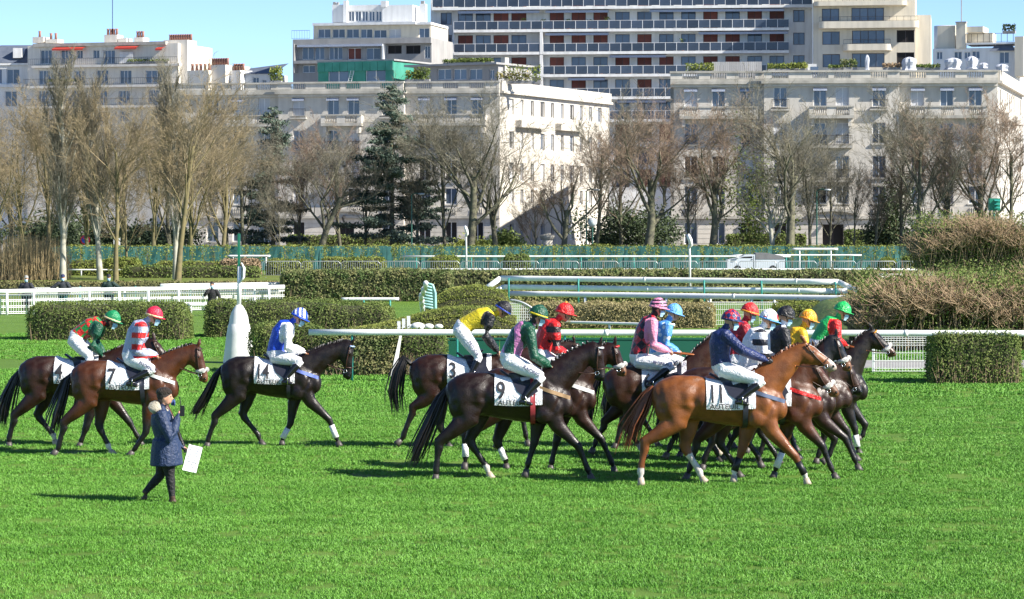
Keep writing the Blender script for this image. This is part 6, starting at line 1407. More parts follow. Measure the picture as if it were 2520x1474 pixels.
for q, B, x, y0, y1, w, lab, m in ((Q2, BA, 1480, 640, 745, 1.6, 'leafy shrub on the roof between the two penthouses', M_leaf_box), (Q2, BA, 1560, 610, 745, 1.6, 'taller shrub beside the grey penthouse', M_leaf_dark), (Q2, BA, 235, 600, 760, 1.2, 'small palm like bush on the left roof terrace', M_leaf_box), (Q2, BA, 2380, 650, 760, 3.4, 'dry grasses along the sunlit corner of the left block', M_dry),
                               (Q3, BA, 210, 585, 760, 3.6, 'green creeper on the trellis behind the sunlit parapet', M_leaf_box), (Q3, BB, 1815, 570, 672, 2.6, 'square yellow-green hedge at the left end of the right roof', M_leaf_box), (Q4, BB, 300, 572, 655, 2.8, 'long yellow-green planter hedge on the right roof', M_leaf_box), (Q4, BB, 445, 566, 650, 1.6, 'short planter hedge next to the white roof box', M_leaf_box),
                               (Q4, BB, 780, 590, 645, 1.3, 'low bush on the right roof terrace', M_leaf_dark), (Q4, BB, 895, 535, 640, 1.5, 'spiky grey shrub on the right roof terrace', M_leaf_ivy), (Q4, BB, 1285, 575, 640, 1.6, 'russet bush on the right roof terrace', M_twig_red), (Q4, BB, 1590, 582, 640, 2.6, 'green bush between the wrapped parasols', M_leaf_dark)):
    roof_bush(B, q, x, y0, y1, w, lab, m, 380, 1.5)
# roof furniture on the right stone block
def sheet_thing(q, B, x, y0, y1, w, lab, seed):
    a, b = q(x, y1); u, z = B.uz(a, b, 1.0); _, zt = B.uz(a, q(x, y0)[1], 1.0); pos = B.P0 + B.d * u + Vector((-B.d.y, B.d.x)); h = zt - z; rg = random.Random(seed); m = MB()
    root = empty('wrapped_parasol', (pos.x, pos.y, z), rg.uniform(0, 6), lab, 'parasol'); pr = [(w * .40, 0), (w * .33, h * .15), (w * .34, h * .35), (w * .38, h * .62), (w * .33, h * .82), (w * .18, h * .95), (w * .04, h)]; n = 18; vs = []; fs = []
    for i, (r, zz) in enumerate(pr):
        for k in range(n): rr = r * (1 + .12 * math.sin(k * 2.2) + rg.uniform(-.1, .1)); vs.append((rr * math.cos(6.283 * k / n), rr * math.sin(6.283 * k / n), zz))
    for i in range(len(pr) - 1):
        for k in range(n): fs.append((i*n+k, i*n+(k+1) % n, (i+1)*n+(k+1) % n, (i+1)*n+k))
    m.add(vs, fs).build('sheet', mat('white_sheet', (.55, .57, .62), .6, var=(.42, .44, .5), scale=2), root); MB().tube([(0, 0, 0), (0, 0, h * .9)], .05, 6).build('stand', M_greyc, root)
for i, (x, y0, y1, w, lab) in enumerate(((1445, 508, 640, 2.1, 'largest white wrapped parasol on the right roof'), (1840, 515, 632, 2.4, 'broad white sheeted heap on the right roof'), (2010, 500, 625, 1.7, 'tall white wrapped parasol near the right roof end'), (2115, 560, 620, 1.4, 'small white sheeted chair on the right roof'), (2285, 572, 645, 1.9, 'white sheet bundle at the right roof corner'), (1062, 488, 640, .7, 'slim closed cream parasol on the right roof'))): sheet_thing(Q4, BB, x, y0 + 8, y1, w * .8, lab, i)
u0, u1, z0, z1 = prect(BB, Q3, 1922, 2375, 560, 665, 1.5); pos = BB.P0 + BB.d * u0 + Vector((-BB.d.y, BB.d.x)) * 1.5; root = empty('wood_screen', (pos.x, pos.y, 16), math.atan2(BB.d.y, BB.d.x), 'grey wooden plank screen on the right roof', 'screen'); L = u1 - u0; n = 26
pl = MB().box(.01, L / n - .01, 0, .03, 0, z1 - 16).mesh('plank', mat('grey_wood', (.42, .41, .40), .8, objrand=.12))
for i in range(n): link('plank', pl, root, (L * i / n, 0, 0))
MB().box(0, L, .032, .08, .5, .6).build('batten', M_greyc, root)
u0, u1, z0, z1 = prect(BB, Q4, 500, 605, 580, 645, 1.5); pos = BB.P0 + BB.d * u0 + Vector((-BB.d.y, BB.d.x)) * 1.5; root = empty('roof_box', (pos.x, pos.y, 15.95), math.atan2(BB.d.y, BB.d.x), 'white roof access box with small window', 'roof box'); MB().box(0, u1 - u0, 0, 2, 0, z1 - 15.95).build('box', M_render, root); MB().box(.5, 1.2, -.02, -.003, z1 - 16.9, z1 - 16.2).build('window', M_glass, root)
# --- cream block far left, mansard house, small roofs between
Hh = Bld('ivory_apartment_block', 'ivory apartment block with red awnings and chimneys at the upper left', 68, 364, 438, 358)
fw = [(365, 470, 455, 580), (550, 655, 455, 580), (695, 750, 455, 530), (845, 900, 452, 528), (935, 1042, 452, 575), (350, 457, 640, 765), (535, 580, 640, 692), (668, 772, 640, 762), (875, 982, 635, 762), (1085, 1192, 635, 758), (1320, 1475, 635, 752), (335, 442, 825, 950), (530, 572, 820, 885), (655, 762, 820, 948), (865, 970, 820, 945), (1072, 1180, 818, 942), (1345, 1470, 815, 930), (330, 437, 1012, 1110), (655, 757, 1012, 1108), (870, 960, 1010, 1105), (1085, 1170, 1008, 1100)]
Hh.wall(0, Hh.L, 0, Hh.uz(*Q1(800, 405))[1], 0, pwins(Hh, Q1, [(*f, dict(mull=2 if f[1] - f[0] > 90 else 1)) for f in fw]), M_ivory, thick=12)
for x0, x1, y0, y1, pr in ((285, 1625, 585, 606, .9), (245, 1640, 770, 792, 1.0), (235, 1640, 955, 978, 1.0)):
    pslab(Hh, Q1, 'balcony_slab', M_ivory, x0, x1, y0, y1, -pr, -.003); u0, u1, z0, z1 = prect(Hh, Q1, x0, x1, y0, y1); railing(Hh.root, u0, u1, -pr + .05, z1, .85, step=.3)
pslab(Hh, Q1, 'cornice', M_stone2, 295, 1500, 385, 415, -.5, .4)
for x0, x1, y in ((505, 785, 425), (1070, 1270, 415), (1440, 1500, 425)): u0, u1, z0, z1 = prect(Hh, Q1, x0, x1, y, y + 22); m = MB(); m.quad((u0, -.05, z1), (u1, -.05, z1), (u1, -1.2, z0 + .05), (u0, -1.2, z0 + .05)); m.quad((u0, -1.2, z0 + .05), (u1, -1.2, z0 + .05), (u1, -1.2, z0 - .2), (u0, -1.2, z0 - .2)); m.build('awning', M_awn_r, Hh.root)
pslab(Hh, Q1, 'sun_blind', M_render, 1085, 1205, 470, 575, -.3, -.05)
for x0, x1, y0, y1, np_ in ((295, 392, 335, 388, 1), (415, 520, 355, 388, 2), (945, 1062, 315, 385, 4), (1070, 1145, 345, 380, 0), (1215, 1297, 338, 385, 3), (1482, 1700, 362, 800, 10)):
    pslab(Hh, Q1, 'chimney', M_ivory, x0, x1, y0, y1, 2 if x0 < 1400 else .8, 4); u0, u1, z0, z1 = prect(Hh, Q1, x0, x1, y0, y1, 2 if x0 < 1400 else .8)
    for i in range(np_): u = u0 + (u1 - u0) * (i + .7) / (np_ + .4); MB().lathe([(.20, 0), (.16, .5), (.2, .85)], 8, (u, 2.6, z1 + .003)).build('chimney_pot', M_pot, Hh.root, True)
u, z = Hh.uz(*Q1(1020, 310), 2.5); MB().tube([(u, 2.5, z), (u, 2.5, z + 7)], .05, 5).build('aerial', M_iron, Hh.root)
rng = np.random.default_rng(3)
for x, y, w, lab in ((1340, 578, 6, 'planted window boxes along the rounded balcony at the upper left'), (560, 762, 4, 'balcony plants on the ivory block second storey')): roof_bush(Hh, Q1, x, y - 45, y, w, lab, M_leaf_dark, 300, -.5)
I2 = Bld('mansard_house', 'white house with blue slate mansard roof at the left edge', -30, 367, 70, 366.5)
I2.wall(0, I2.L, 0, I2.uz(20, 155)[1], 0, pwins(I2, Q1, [(60, 175, 625, 760), (45, 155, 825, 965), (-60, 20, 625, 760)]), M_render, thick=10)
zb = I2.uz(20, 155)[1]; zt = I2.uz(20, 102)[1]; MB().add([(-.3, -.3, zb + .01), (I2.L + .2, -.3, zb + .01), (I2.L + .2, 2.2, zt - .6), (-.3, 2.2, zt - .6), (-.3, 8, zt), (I2.L + .2, 8, zt), (-.3, 10, zb), (I2.L + .2, 10, zb)], [(0, 1, 2, 3), (3, 2, 5, 4), (4, 5, 7, 6), (1, 7, 5, 2), (0, 3, 4, 6)]).build('roof', M_slate, I2.root)
pslab(I2, Q1, 'dormer', M_render, 118, 198, 435, 525, -.1, 2); pslab(I2, Q1, 'balcony_slab', M_render, -20, 240, 765, 790, -.9, -.003); pslab(I2, Q1, 'cornice', M_render, -40, 260, 573, 590, -.5, -.31)
for x0, x1, yt, lab, m, pots, nm in ((1700, 1890, 640, 'small chimney house with red pots right of the ivory block', M_ivory, 5, 'chimney_house'), (1890, 2045, 590, 'taller chimney wall with red pots behind the left roof', M_ivory, 7, 'chimney_house'), (2080, 2180, 640, 'narrow chimney stack with four pots above the left roof', M_render, 4, 'chimney_house'), (2130, 2480, 672, 'low white roof house with grey roof left of the terraced block', M_render, 0, 'roof_house')):
    B = Bld(nm, lab, Q1(x0, 0)[0], 330, Q1(x1, 0)[0], 329); z = B.uz(Q1(x0, 0)[0], Q1(0, yt)[1])[1]; B.wall(0, B.L, 0, z, 0, [] if pots else pwins(B, Q1, [(2290, 2350, 700, 760), (2380, 2415, 720, 760)]), m, thick=6)
    for i in range(pots): MB().lathe([(.20, 0), (.16, .5), (.2, .85)], 8, (B.L * (i + .5) / pots, .8, z + .003)).build('chimney_pot', M_pot, B.root, True)
    if not pots: MB().add([(-.2, -.3, z), (B.L + .2, -.3, z), (B.L + .2, 6, z + 1.6), (-.2, 6, z + 1.0)], [(0, 1, 2, 3)]).build('roof', M_slate, B.root)
# --- white roof house far right
J2 = Bld('white_roof_house', 'white and cream rooftop house with mast and railing at the upper right', 2296, 300, 2500, 297)
J2.wall(0, J2.L, 0, J2.uz(*Q4(1800, 440))[1], 0, pwins(J2, Q4, [(1690, 1745, 470, 540), (1850, 1920, 470, 540), (1940, 2000, 470, 535), (2010, 2085, 465, 535), (2260, 2350, 465, 575)]), M_render, thick=8)
pslab(J2, Q4, 'upper_wall', M_cream, 1700, 1860, 232, 440, .5, 5); u0, u1, z0, z1 = prect(J2, Q4, 1645, 1740, 230, 440, .5); MB().lathe([(1.6, 0), (1.6, z1 - z0)], 20, (u0 + 1.6, 2.2, z0)).build('round_turret', M_render, J2.root, True)
pslab(J2, Q4, 'chimney', M_cream, 1868, 1955, 200, 440, -.2, .48); pslab(J2, Q4, 'chimney_cap', M_greyc, 1862, 1960, 195, 208, -.3, .6); pslab(J2, Q4, 'roof_slab', M_cream, 1957, 2112, 240, 292, .2, 4); pslab(J2, Q4, 'terrace_wall', M_cream, 1957, 2200, 300, 385, 1.5, 4); pslab(J2, Q4, 'terrace_slab', M_render, 1957, 2400, 385, 402, -.3, 4)
u0, u1, z0, z1 = prect(J2, Q4, 1957, 2390, 305, 383); railing(J2.root, u0, u1, -.2, z0, z1 - z0, step=.6, r=.03); pslab(J2, Q4, 'end_chimney', M_cream, 2400, 2480, 330, 690, -.6, 3); u, z = J2.uz(*Q4(1915, 200)); MB().tube([(u, .2, z), (u, .2, z + 4.6)], .06, 5).build('mast', M_greyc, J2.root)
u0, u1, z0, z1 = prect(J2, Q4, 2170, 2400, 385, 460, -.5); MB().add([(u0, -.5, z0), (u1, -.5, z0), (u1 - .4, .3, z1), (u0 + .8, .3, z1)], [(0, 1, 2, 3)]).build('mansard_slope', M_slate, J2.root)
roof_bush(J2, Q4, 2350, 215, 305, 1.4, 'dark pine bush in a pot on the far right terrace', M_yew, 240, .5)
# ---------------------------------------------------------------- trees
gl = 'tall pale trees on the left meadow'
tree(155, 165, 13.6, 'poplar', 1, 'tall slim poplar with white trunk, leftmost of the pale trunks', r=.17, bark=M_bark_pale, twig=M_tw_grey, group=gl, rz=0)
tree(247, 166, 12.6, 'poplar', 2, 'slim poplar with white lower trunk beside a brown one', r=.17, bark=M_bark_pale, twig=M_tw_grey, group=gl)
tree(432, 168, 13.4, 'poplar', 3, 'slim poplar with long white trunk behind the golden trunk', r=.17, bark=M_bark_pale, twig=M_tw_grey, group=gl, sx=.9)
tree(285, 164, 11.8, 'tall', 21, 'brown trunked tree leaning right among the pale poplars', r=.15, bark=M_bark_gold, twig=M_tw_brown, group=gl)
tree(437, 164, 12.4, 'tall', 25, 'golden trunked tree with wide low branches left of the marker cone', r=.16, bark=M_bark_gold, twig=M_tw_brown, group=gl, sx=1.15)
tree(122, 170, 11.6, 'tall', 27, 'brown tree with fanned low branches at the reeds', r=.16, bark=M_bark_gold, twig=M_tw_brown, group=gl)
tree(316, 178, 7.5, 'tall', 21, 'small thin tree between the two brown trunks', r=.10, bark=M_bark_gold, twig=M_tw_brown, group=gl)
gw = 'brown twiggy trees massed on the left'
for i, (x, D, h, lab) in enumerate(((-20, 195, 12.5, 'brown twiggy tree at the left edge'), (60, 200, 12.2, 'brown twiggy tree behind the reeds'), (150, 205, 11.5, 'brown twiggy tree behind the leftmost poplar'), (215, 200, 11.8, 'brown twiggy tree behind the no parking sign'), (300, 206, 12.0, 'brown twiggy tree behind the small sign board'),
                               (375, 200, 12.6, 'brown twiggy tree left of the golden trunk'), (470, 204, 12.4, 'brown twiggy tree right of the golden trunk'), (545, 208, 12.0, 'brown twiggy tree above the short rail stand'), (600, 214, 11.5, 'grey brown tree left of the first cedar'), (30, 212, 11.0, 'grey tree behind the left edge trees'), (420, 214, 11.8, 'grey tree behind the golden trunk'))):
    tree(x, D, h, 'willow', i % 3 + 11, lab, r=.22, bark=M_bark_gold if i < 8 else M_bark_grey, twig=M_tw_brown if i < 8 else M_tw_grey, group=gw, sx=.9)
conifer(672, 222, 13.0, 3.8, 'blue green cedar with drooping branches left of the spreading tree', 3, n=60)
conifer(965, 218, 14.5, 4.8, 'tall dark cedar in front of the left stone block', 5, n=84)
gs = 'bare street trees in front of the stone blocks'
L = [(690, 212, 6.0, 'tall', 21, 'slender bare tree with forked pale trunk right of the first cedar', .11, M_bark_grey, M_tw_grey, 1), (780, 214, 10.6, 'plane', 22, 'broad bare tree with spreading low limbs before the left doorway', .34, M_bark_grey, M_tw_grey, 1.25),
     (735, 220, 10.0, 'tall', 23, 'thin bare tree between the first cedar and the spreading tree', .14, M_bark_grey, M_tw_rose, 1), (895, 220, 10.5, 'tall', 24, 'thin bare tree left of the tall cedar', .16, M_bark_grey, M_tw_grey, 1), (1030, 217, 10.5, 'tall', 25, 'bare tree leaning right of the tall cedar', .20, M_bark_grey, M_tw_grey, 1),
     (1160, 213, 13.8, 'plane', 26, 'large bare tree with many upright limbs left of the sunlit corner', .42, M_bark_grey, M_tw_grey, 1.15), (1100, 216, 12.5, 'tall', 27, 'bare grey tree just left of the large upright limbed tree', .24, M_bark_grey, M_tw_grey, 1.1), (1225, 214, 11.2, 'plane', 28, 'bare tree with knotted trunk at the sunlit corner', .26, M_bark_grey, M_tw_grey, .95),
     (1320, 216, 6.2, 'tall', 29, 'small young bare tree in front of the sunlit wall', .10, M_bark_grey, M_tw_rose, 1.1), (1385, 213, 9.0, 'plane', 30, 'wide rosy bare tree with thick short trunk', .36, M_bark_grey, M_tw_rose, 1.25), (1465, 216, 13.2, 'tall', 31, 'tall ivy clad bare tree between the stone blocks', .26, M_bark_grey, M_tw_grey, 1),
     (1590, 213, 13.2, 'plane', 32, 'big rosy bare tree with thick straight trunk in the gap', .42, M_bark_grey, M_tw_rose, 1.2), (1530, 224, 12.0, 'tall', 33, 'rosy bare tree behind the big one in the gap', .2, M_bark_grey, M_tw_rose, 1.2), (1688, 215, 9.0, 'tall', 34, 'straight bare trunk beside the blue lamp', .24, M_bark_grey, M_tw_rose, 1), (1748, 214, 12.6, 'plane', 35, 'bare tree with V shaped limbs before the right block left wing', .27, M_bark_grey, M_tw_rose, 1.05),
     (1905, 213, 8.8, 'plane', 36, 'low forked bare tree before the right block', .22, M_bark_pale, M_tw_grey, 1.1), (1945, 212, 14.0, 'plane', 37, 'large grey bare tree left of the arched doorway', .38, M_bark_grey, M_tw_grey, 1.1), (1995, 216, 10.5, 'tall', 38, 'thin bare tree right beside the large grey one', .2, M_bark_grey, M_tw_grey, 1), (2098, 218, 8.0, 'tall', 39, 'slim young tree right of the arched doorway', .10, M_bark_grey, M_tw_grey, .9),
     (2150, 216, 8.5, 'tall', 40, 'bent thin bare tree by the dark shrubs', .15, M_bark_grey, M_tw_rose, 1), (2255, 213, 13.4, 'tall', 41, 'large dark multi stemmed bare tree before the right wing', .34, M_bark_grey, M_tw_grey, 1.2), (2215, 219, 12.0, 'tall', 42, 'tall thin bare tree behind the dark multi stemmed one', .16, M_bark_grey, M_tw_grey, 1), (2335, 216, 11.0, 'plane', 43, 'curved bare tree above the high twiggy hedge', .24, M_bark_grey, M_tw_rose, 1.1),
     (2410, 214, 12.2, 'plane', 44, 'rosy bare tree near the green street box', .28, M_bark_grey, M_tw_rose, 1.1), (2480, 212, 13.0, 'tall', 45, 'dark bare tree at the right edge', .26, M_bark_grey, M_tw_rose, 1.15), (840, 226, 11.5, 'tall', 46, 'rosy bare tree close to the left stone facade', .16, M_bark_grey, M_tw_rose, 1.1), (560, 220, 12.0, 'tall', 47, 'grey bare tree at the left end of the left stone block', .2, M_bark_grey, M_tw_grey, 1.1), (2040, 224, 10.0, 'tall', 48, 'bare tree behind the doorway hedge', .14, M_bark_grey, M_tw_grey, 1)]
for x, D, h, kd, sd, lab, r, bk, tw, sx in L:
    base = {'plane': (26, 28, 30), 'tall': (21, 25, 27)}[kd]; s = base[sd % 3]
    tree(x, D, h, kd, s, lab, r=.30 if kd == 'plane' else .22, bark=bk, twig=tw, sx=sx * 1.05, group=gs)
for x, D, w, h, lab, m, sd in ((1565, 226, 6.0, 4.2, 'large dark evergreen shrub in the gap between the stone blocks', M_yew, 1), (1500, 228, 5, 4.4, 'dark evergreen shrub left of the large one in the gap', M_yew, 2), (1852, 226, 4.2, 9.0, 'tall dark green holly before the right block left wing', M_leaf_dark, 3), (2160, 224, 3.0, 3.8, 'dark evergreen bush right of the doorway', M_yew, 4), (2205, 224, 3.0, 7.2, 'pointed dark yew before the right wing', M_yew, 5),
                             (1250, 222, 3.2, 2.6, 'low round bush at the sunlit corner', M_leaf_dark, 6), (1180, 228, 3.6, 2.0, 'bright green low bush under the left block', M_leaf_box, 7), (2290, 222, 5.0, 3.6, 'broad evergreen mass behind the high twiggy hedge', M_yew, 8), (100, 222, 8, 3.6, 'dark bushes behind the left trees', M_yew, 9), (240, 224, 9, 3.6, 'dark shrubbery behind the no parking sign', M_yew, 10), (390, 226, 8, 3.4, 'dark shrubbery behind the golden trunk', M_yew, 11)):
    shrub(x, 0, D, w, h, lab, m, n=int(900 * w), size=.14, seed=sd)
for x0, x1, D, h, lab in ((705, 1000, 230, 2.2, 'clipped dark hedge in front of the left doorway'), (1790, 1985, 232, 2.3, 'clipped dark hedge left of the arched doorway'), (2082, 2190, 232, 2.6, 'clipped dark hedge right of the arched doorway'), (1465, 1535, 228, 2.3, 'clipped hedge at the gap between the stone blocks')):
    hedge(x0, x1, 0, h, 1.4, lab, leaf=M_leaf_dark, n=3500, size=.10, D=D, stems=0)
# ---------------------------------------------------------------- people on foot
M_parka = cloth('navy_parka', (0.013, 0.03, 0.082), 0.6); M_trou = cloth('black_trousers', (0.012, 0.012, 0.014), 0.7); M_shoe = mat('brown_shoe', (0.07, 0.04, 0.025), 0.6)
M_fur = mat('cream_fleece', (0.62, 0.56, 0.44), 0.95, bump=.8, bscale=90)
D = gd(1236); X = gx(400, D); root = empty('person', (X, D, 0), 0, 'walking person in navy parka speaking into a handheld radio, near left', 'person')
s = (1236 * K - YH) / H / K    # picture units per metre
L_ = lambda x, y, yy: Vector(((x - 400) / s, yy, (1236 - y) / s))
J = dict(hip=L_(410, 1092, 0), sho=L_(398, 1012, 0), head=L_(407, 978, 0), elbow=[L_(400, 1085, -.24), L_(425, 1095, .23)], hand=[L_(442, 1016, -.10), L_(448, 1105, .24)],
         knee=[L_(420, 1168, -.08), L_(392, 1172, .09)], ankle=[L_(426, 1226, -.08), L_(352, 1216, .09)], toe=[L_(437, 1234, -.09), L_(346, 1234, .09)], bow=.02, boot_t=.82)
J['elbow'][0] = L_(426, 1078, -.25)
P = figure(root, J, dict(torso=M_parka, sleeve=M_parka, leg=M_trou, boot=M_shoe, skin=M_skin), coat=.31, face=(1, .02), fat=1.26, grip=[True, False])
hair_cap(root, P); MB().ell(P['head'] + Vector((-.02, 0, .075)), (.115, .095, .075), 14, 10).build('hair', mat('brown_hair', (.03, .018, .012), .6, bump=1, bscale=60), root, True); eyes(root, P)
hd = P['head']; MB().tube([hd + Vector((-.10, -.13, -.19)), hd + Vector((-.15, -.05, -.13)), hd + Vector((-.16, .05, -.13)), hd + Vector((-.10, .13, -.19)), hd + Vector((.02, .12, -.22))], [.065, .095, .095, .065, .035], 8).build('hood', M_fur, root, True)
MB().tube([hd + Vector((.11, -.05, -.07)), hd + Vector((.125, 0, -.075)), hd + Vector((.11, .05, -.07))], [(.045, .02), (.05, .02), (.045, .02)], 8).build('face_mask', mat('navy_mask', (.03, .06, .2), .7), root, True)
MB().box(.02, .16, -.215, -.205, .54, .57).build('pocket_flap', M_trou, root)
hp = J['hand'][0]; rb = Vector((X, D, 0)) + hp + Vector((.05, 0, .05)); ro = empty('handheld_radio', rb, 0, 'small black handheld radio with aerial in the raised hand', 'radio'); MB().box(-.03, .03, -.02, .02, -.09, .06).build('case', M_black, ro); MB().tube([(-.02, 0, .06), (-.035, 0, .19)], .007, 5).build('aerial', M_black, ro)
hp = J['hand'][1]; rb = Vector((X, D, 0)) + L_(470, 1130, .2); ro = empty('paper_sheet', rb, 0, 'white printed programme sheet held in the lowered hand', 'paper'); ro.rotation_euler = (0, R(15), R(20)); MB().box(-.105, .105, -.006, .0, -.20, .18).build('sheet', M_whi, ro); m = MB()
for k in range(9):
    for q in range(2): m.box(-.085 + q * .09, -.02 + q * .09 - .012 * (k % 3), -.0085, -.0065, .14 - k * .034, .147 - k * .034)
m.build('print', mat('grey_print', (.25, .26, .3), .7), ro)
# stewards behind the left rail
def standing(x, yh, D, lab, torso, leg, pose='down', cap=None, mask=True, h=1.75, hair=False, crouch=0.0):
    zt = gz(yh, D); zoff = min(0, zt - h); k = 1.0; root = empty('person', (gx(x, D), D, zt - h), 0, lab, 'person')
    V = Vector; hip = V((0, 0, .93)); J = dict(hip=hip, sho=V((0, -.02, 1.42)), head=V((0, -.03, 1.63)), yaw=-math.pi / 2, hyaw=-math.pi / 2, elbow=[V((-.30, 0, 1.17)), V((.30, 0, 1.17))], hand=[V((-.30, -.12, .93)), V((.30, -.12, .93))], knee=[V((-.10, -.03, .50)), V((.10, -.03, .50))], ankle=[V((-.11, .03, .09)), V((.11, .03, .09))], toe=[V((-.13, -.17, .02)), V((.13, -.17, .02))], boot_t=.85)
    if pose == 'lean': J['elbow'][0] = V((-.42, -.05, 1.20)); J['hand'][0] = V((-.60, -.20, 1.03))
    if pose == 'hip': J['elbow'][1] = V((.44, .05, 1.18)); J['hand'][1] = V((.22, -.10, 1.02)); J['hand'][0] = V((-.26, -.25, 1.04))
    if pose == 'phone': J['elbow'][0] = V((-.26, -.28, 1.22)); J['hand'][0] = V((-.10, -.26, 1.48)); 
    P = figure(root, J, dict(torso=torso, sleeve=torso, leg=leg, boot=M_boot, skin=M_skin), voxel=.02, face=(1, -.05), fat=1.15, coat=.06 if pose != 'phone' else False, grip=True)
    if cap: dome(MB(), P['head'] + P['up'] * .05, P['rot'], .115, .095, .10).build('cap', cap, root, True); MB().ell(P['head'] + P['up'] * .045 + P['fd'] * .12, (.07, .08, .012), 10, 6, P['rot']).build('cap_peak', cap, root, True)
    if hair: hair_cap(root, P, down=.10)
    if mask: face_mask(root, P, .03)
    eyes(root, P); return root
Dm = gd(772) + 3.5
standing(65, 684, Dm, 'steward in dark jacket and pale cap standing behind the left rail', cloth('dark_jacket', (.015, .018, .03), .7), M_trou, 'down', mat('grey_cap', (.3, .3, .28), .8), h=1.66)
standing(155, 676, Dm, 'steward in grey sweater and teal trousers leaning one hand on the rail', cloth('charcoal_sweater', (.03, .035, .045), .8), cloth('teal_trousers', (.01, .10, .11), .7), 'lean', mat('navy_cap', (.02, .03, .09), .8))
standing(268, 676, Dm, 'steward in dark green coat with hand on hip behind the rail', cloth('bottle_green_coat', (.012, .035, .03), .7), M_trou, 'hip', mat('dark_cap', (.02, .02, .03), .8))
standing(522, 718, gd(775) - 1, 'person in black with long dark hair crouched behind the hedge gap', cloth('black_top', (.01, .01, .012), .7), M_trou, 'phone', None, hair=True, h=1.35)
# ---------------------------------------------------------------- van
M_van = mat('white_van_paint', (.62, .66, .72), .3, coat=.4); M_vtarp = mat('grey_tarpaulin', (.20, .20, .21), .8, var=(.16, .16, .17), scale=2); M_tyre = mat('tyre_rubber', (.02, .02, .02), .8)
D = 180.0; X0 = gx(1787, D); root = empty('pickup_van', (X0, D, 0), 0, 'white pickup van with grey tarpaulin cover parked behind the barriers', 'van'); Lv = gx(1960, D) - X0; root.scale = (.82, 1, 1); zt = gz(622, D)
def prism(pts, y0, y1): 
    n = len(pts); m = MB(); m.add([(a, y0, b) for a, b in pts] + [(a, y1, b) for a, b in pts], [tuple(range(n)), tuple(range(2 * n - 1, n - 1, -1))] + [(i, n + i, n + (i + 1) % n, (i + 1) % n) for i in range(n)]); return m
prism([(0, .35), (0, .85), (.10, 1.02), (.75, 1.12), (1.25, zt - .22), (1.45, zt - .12), (2.3, zt - .10), (2.3, .35)], -.85, .85).build('cab', M_van, root)
prism([(2.33, .45), (2.33, 1.05), (Lv, 1.05), (Lv, .45)], -.85, .85).build('bed', M_van, root)
prism([(2.33, 1.055), (2.33, zt), (3.4, zt - .02), (4.6, zt - .22), (Lv - .05, zt - .42), (Lv - .05, 1.055)], -.87, .87).build('tarpaulin', M_vtarp, root)
prism([(.95, 1.14), (1.36, zt - .25), (2.05, zt - .23), (2.05, 1.14)], -.862, -.852).build('side_window', M_void, root); MB().box(.75, .95, -1.02, -.86, 1.15, 1.35).build('mirror', M_frame, root)
MB().box(2.14, 2.18, -.856, -.851, .45, zt - .2).build('door_seam', M_black, root); MB().box(1.95, 2.08, -.875, -.853, 1.02, 1.06).build('door_handle', M_black, root); MB().box(-.02, .02, -.7, -.45, .62, .8).build('headlight', M_frame, root)
for x in (.85, Lv - 1.0):
    w = MB().tube([(x, -.88, .33), (x, -.70, .33)], .33, 18, ref=(1, 0, 0)).build('wheel', M_tyre, root); MB().tube([(x, -.885, .33), (x, -.881, .33)], .19, 14, ref=(1, 0, 0)).build('rim', M_galv, w)
# ---------------------------------------------------------------- signs, lamps, street pieces
D = 201.0; root = empty('no_parking_sign', (gx(210, D), D, 0), 0, 'round blue and red no parking sign among the left trees', 'sign'); zc = gz(590, D)
MB().tube([(0, 0, 0), (0, 0, zc + .3)], .035, 8).build('pole', M_galv, root); MB().tube([(0, -.06, zc), (0, -.04, zc)], .36, 24, ref=(1, 0, 0)).build('rim', mat('sign_red', (.5, .02, .03), .5), root); MB().tube([(0, -.075, zc), (0, -.062, zc)], .27, 24, ref=(1, 0, 0)).build('disc', mat('sign_blue', (.02, .05, .35), .5), root)
MB().add([(-.22, -.08, zc + .17), (-.17, -.08, zc + .22), (.22, -.08, zc - .17), (.17, -.08, zc - .22)], [(0, 3, 2, 1)]).build('slash', MATS['sign_red'], root); MB().box(-.3, .3, -.06, -.04, zc - .56, zc - .40).build('plate', M_frame, root)
D = 199.0; root = empty('notice_board', (gx(288, D), D, 0), 0, 'small white notice board on a pole among the left trees', 'sign'); zc = gz(598, D); MB().tube([(0, 0, 0), (0, 0, zc)], .035, 8).build('pole', M_galv, root); MB().box(-.25, .25, -.06, -.04, zc - .4, zc + .35).build('board', M_frame, root); MB().box(-.12, .12, -.072, -.062, zc - .25, zc + .1).build('pictogram', mat('sign_red', (.5, .02, .03), .5), root)
D = 212.0; root = empty('globe_lamp', (gx(1458, D), D, 0), 0, 'street lamp with round white globe in front of the sunlit wall', 'lamp'); zc = gz(547, D); MB().tube([(0, 0, 0), (0, 0, zc - .3)], .06, 8).build('pole', mat('lamp_green', (.03, .12, .09), .5), root); MB().ell((0, 0, zc), (.36, .36, .36), 16, 10).build('globe', mat('milk_glass', (.62, .66, .66), .3), root, True)
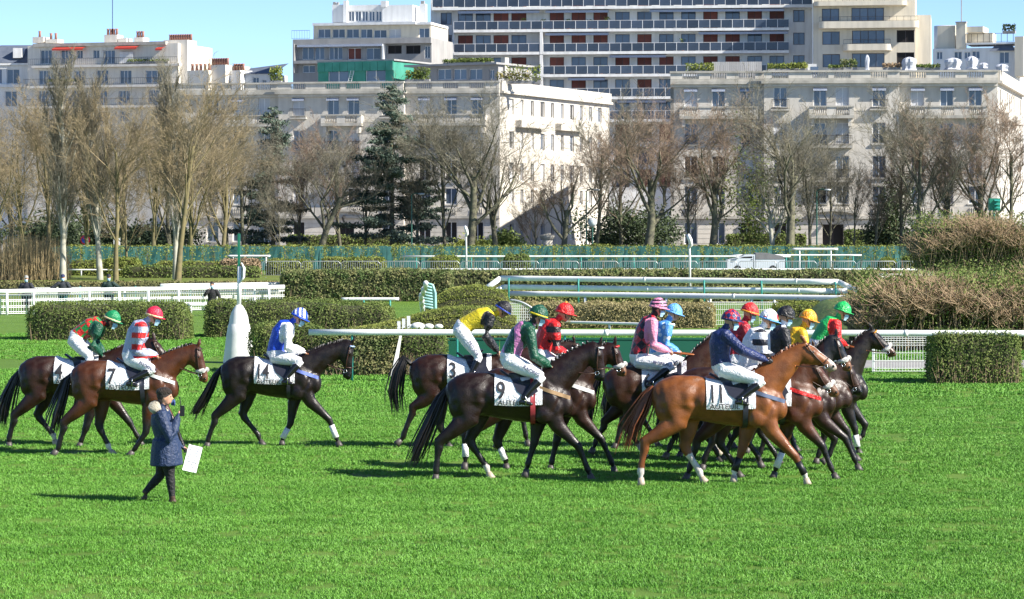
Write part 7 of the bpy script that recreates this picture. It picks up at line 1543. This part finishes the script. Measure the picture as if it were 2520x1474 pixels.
for x, yt, D, lab in ((1443, 470, 214, 'slim green lamp pole left of the globe lamp'), (1013, 480, 214, 'slim green lamp pole right of the tall cedar'), (2010, 470, 213, 'slim green lamp pole by the arched doorway')): root = empty('lamp_pole', (gx(x, D), D, 0), 0, lab, 'lamp'); z = gz(yt, D); MB().tube([(0, 0, 0), (0, 0, z)], [.07, .045], 8).build('pole', MATS['lamp_green'], root); MB().tube([(0, 0, z), (.3, -.2, z + .15), (.7, -.4, z + .12)], .04, 6).build('lamp_arm', MATS['lamp_green'], root); MB().ell((.8, -.45, z + .08), (.3, .14, .09), 10, 6).build('lamp_head', M_galv, root, True)
D = 150.0; root = empty('street_box', (gx(2447, D), D, 0), 0, 'green louvred box on a pole above the high twiggy hedge', 'signal'); z0, z1 = gz(518, D), gz(488, D); MB().tube([(0, .1, 0), (0, .1, z0)], .06, 8).build('pole', M_teal, root); MB().box(-.3, .3, -.2, .3, z0, z1).build('case', mat('box_green', (.01, .20, .13), .5), root)
for k in range(3): MB().add([(-.05, -.2, z0 + .2 + k * (z1 - z0) * .3), (.28, -.2, z0 + .2 + k * (z1 - z0) * .3), (.28, -.4, z0 + .12 + k * (z1 - z0) * .3), (-.05, -.4, z0 + .12 + k * (z1 - z0) * .3)], [(0, 1, 2, 3)]).build('louvre', M_teal, root)
D = 216.0; root = empty('stone_pillar', (gx(1347, D), D, 0), 0, 'stone gate pillar with round cap before the sunlit wall', 'pillar'); zt = gz(574, D); MB().tube([(0, 0, 0), (0, 0, zt - .5)], .42, 14).build('shaft', M_stone, root, True); MB().lathe([(.5, zt - .49), (.62, zt - .3), (.62, zt - .15), (.3, zt - .1), (.3, zt)], 16).build('cap', M_stone2, root)
D = 92.0; root = empty('white_crate', (gx(2195, D), D, 0), 0, 'white wire crate half hidden in the russet hedge', 'crate'); zc = gz(700, D); S = []
for i in range(8): S.append((-.35 + i * .1, 0, zc - 1.2, -.35 + i * .1, 0, zc + .3, .015, .015))
for k in range(8): S.append((-.35, -.01, zc - 1.0 + k * .18, .35, -.01, zc - 1.0 + k * .18, .015, .015))
link('wire_grid', segs_mesh('wire_grid', S, M_mesh, 4), root); MB().box(-.38, .38, -.02, .5, zc + .31, zc + .36).build('lid', M_mesh, root)
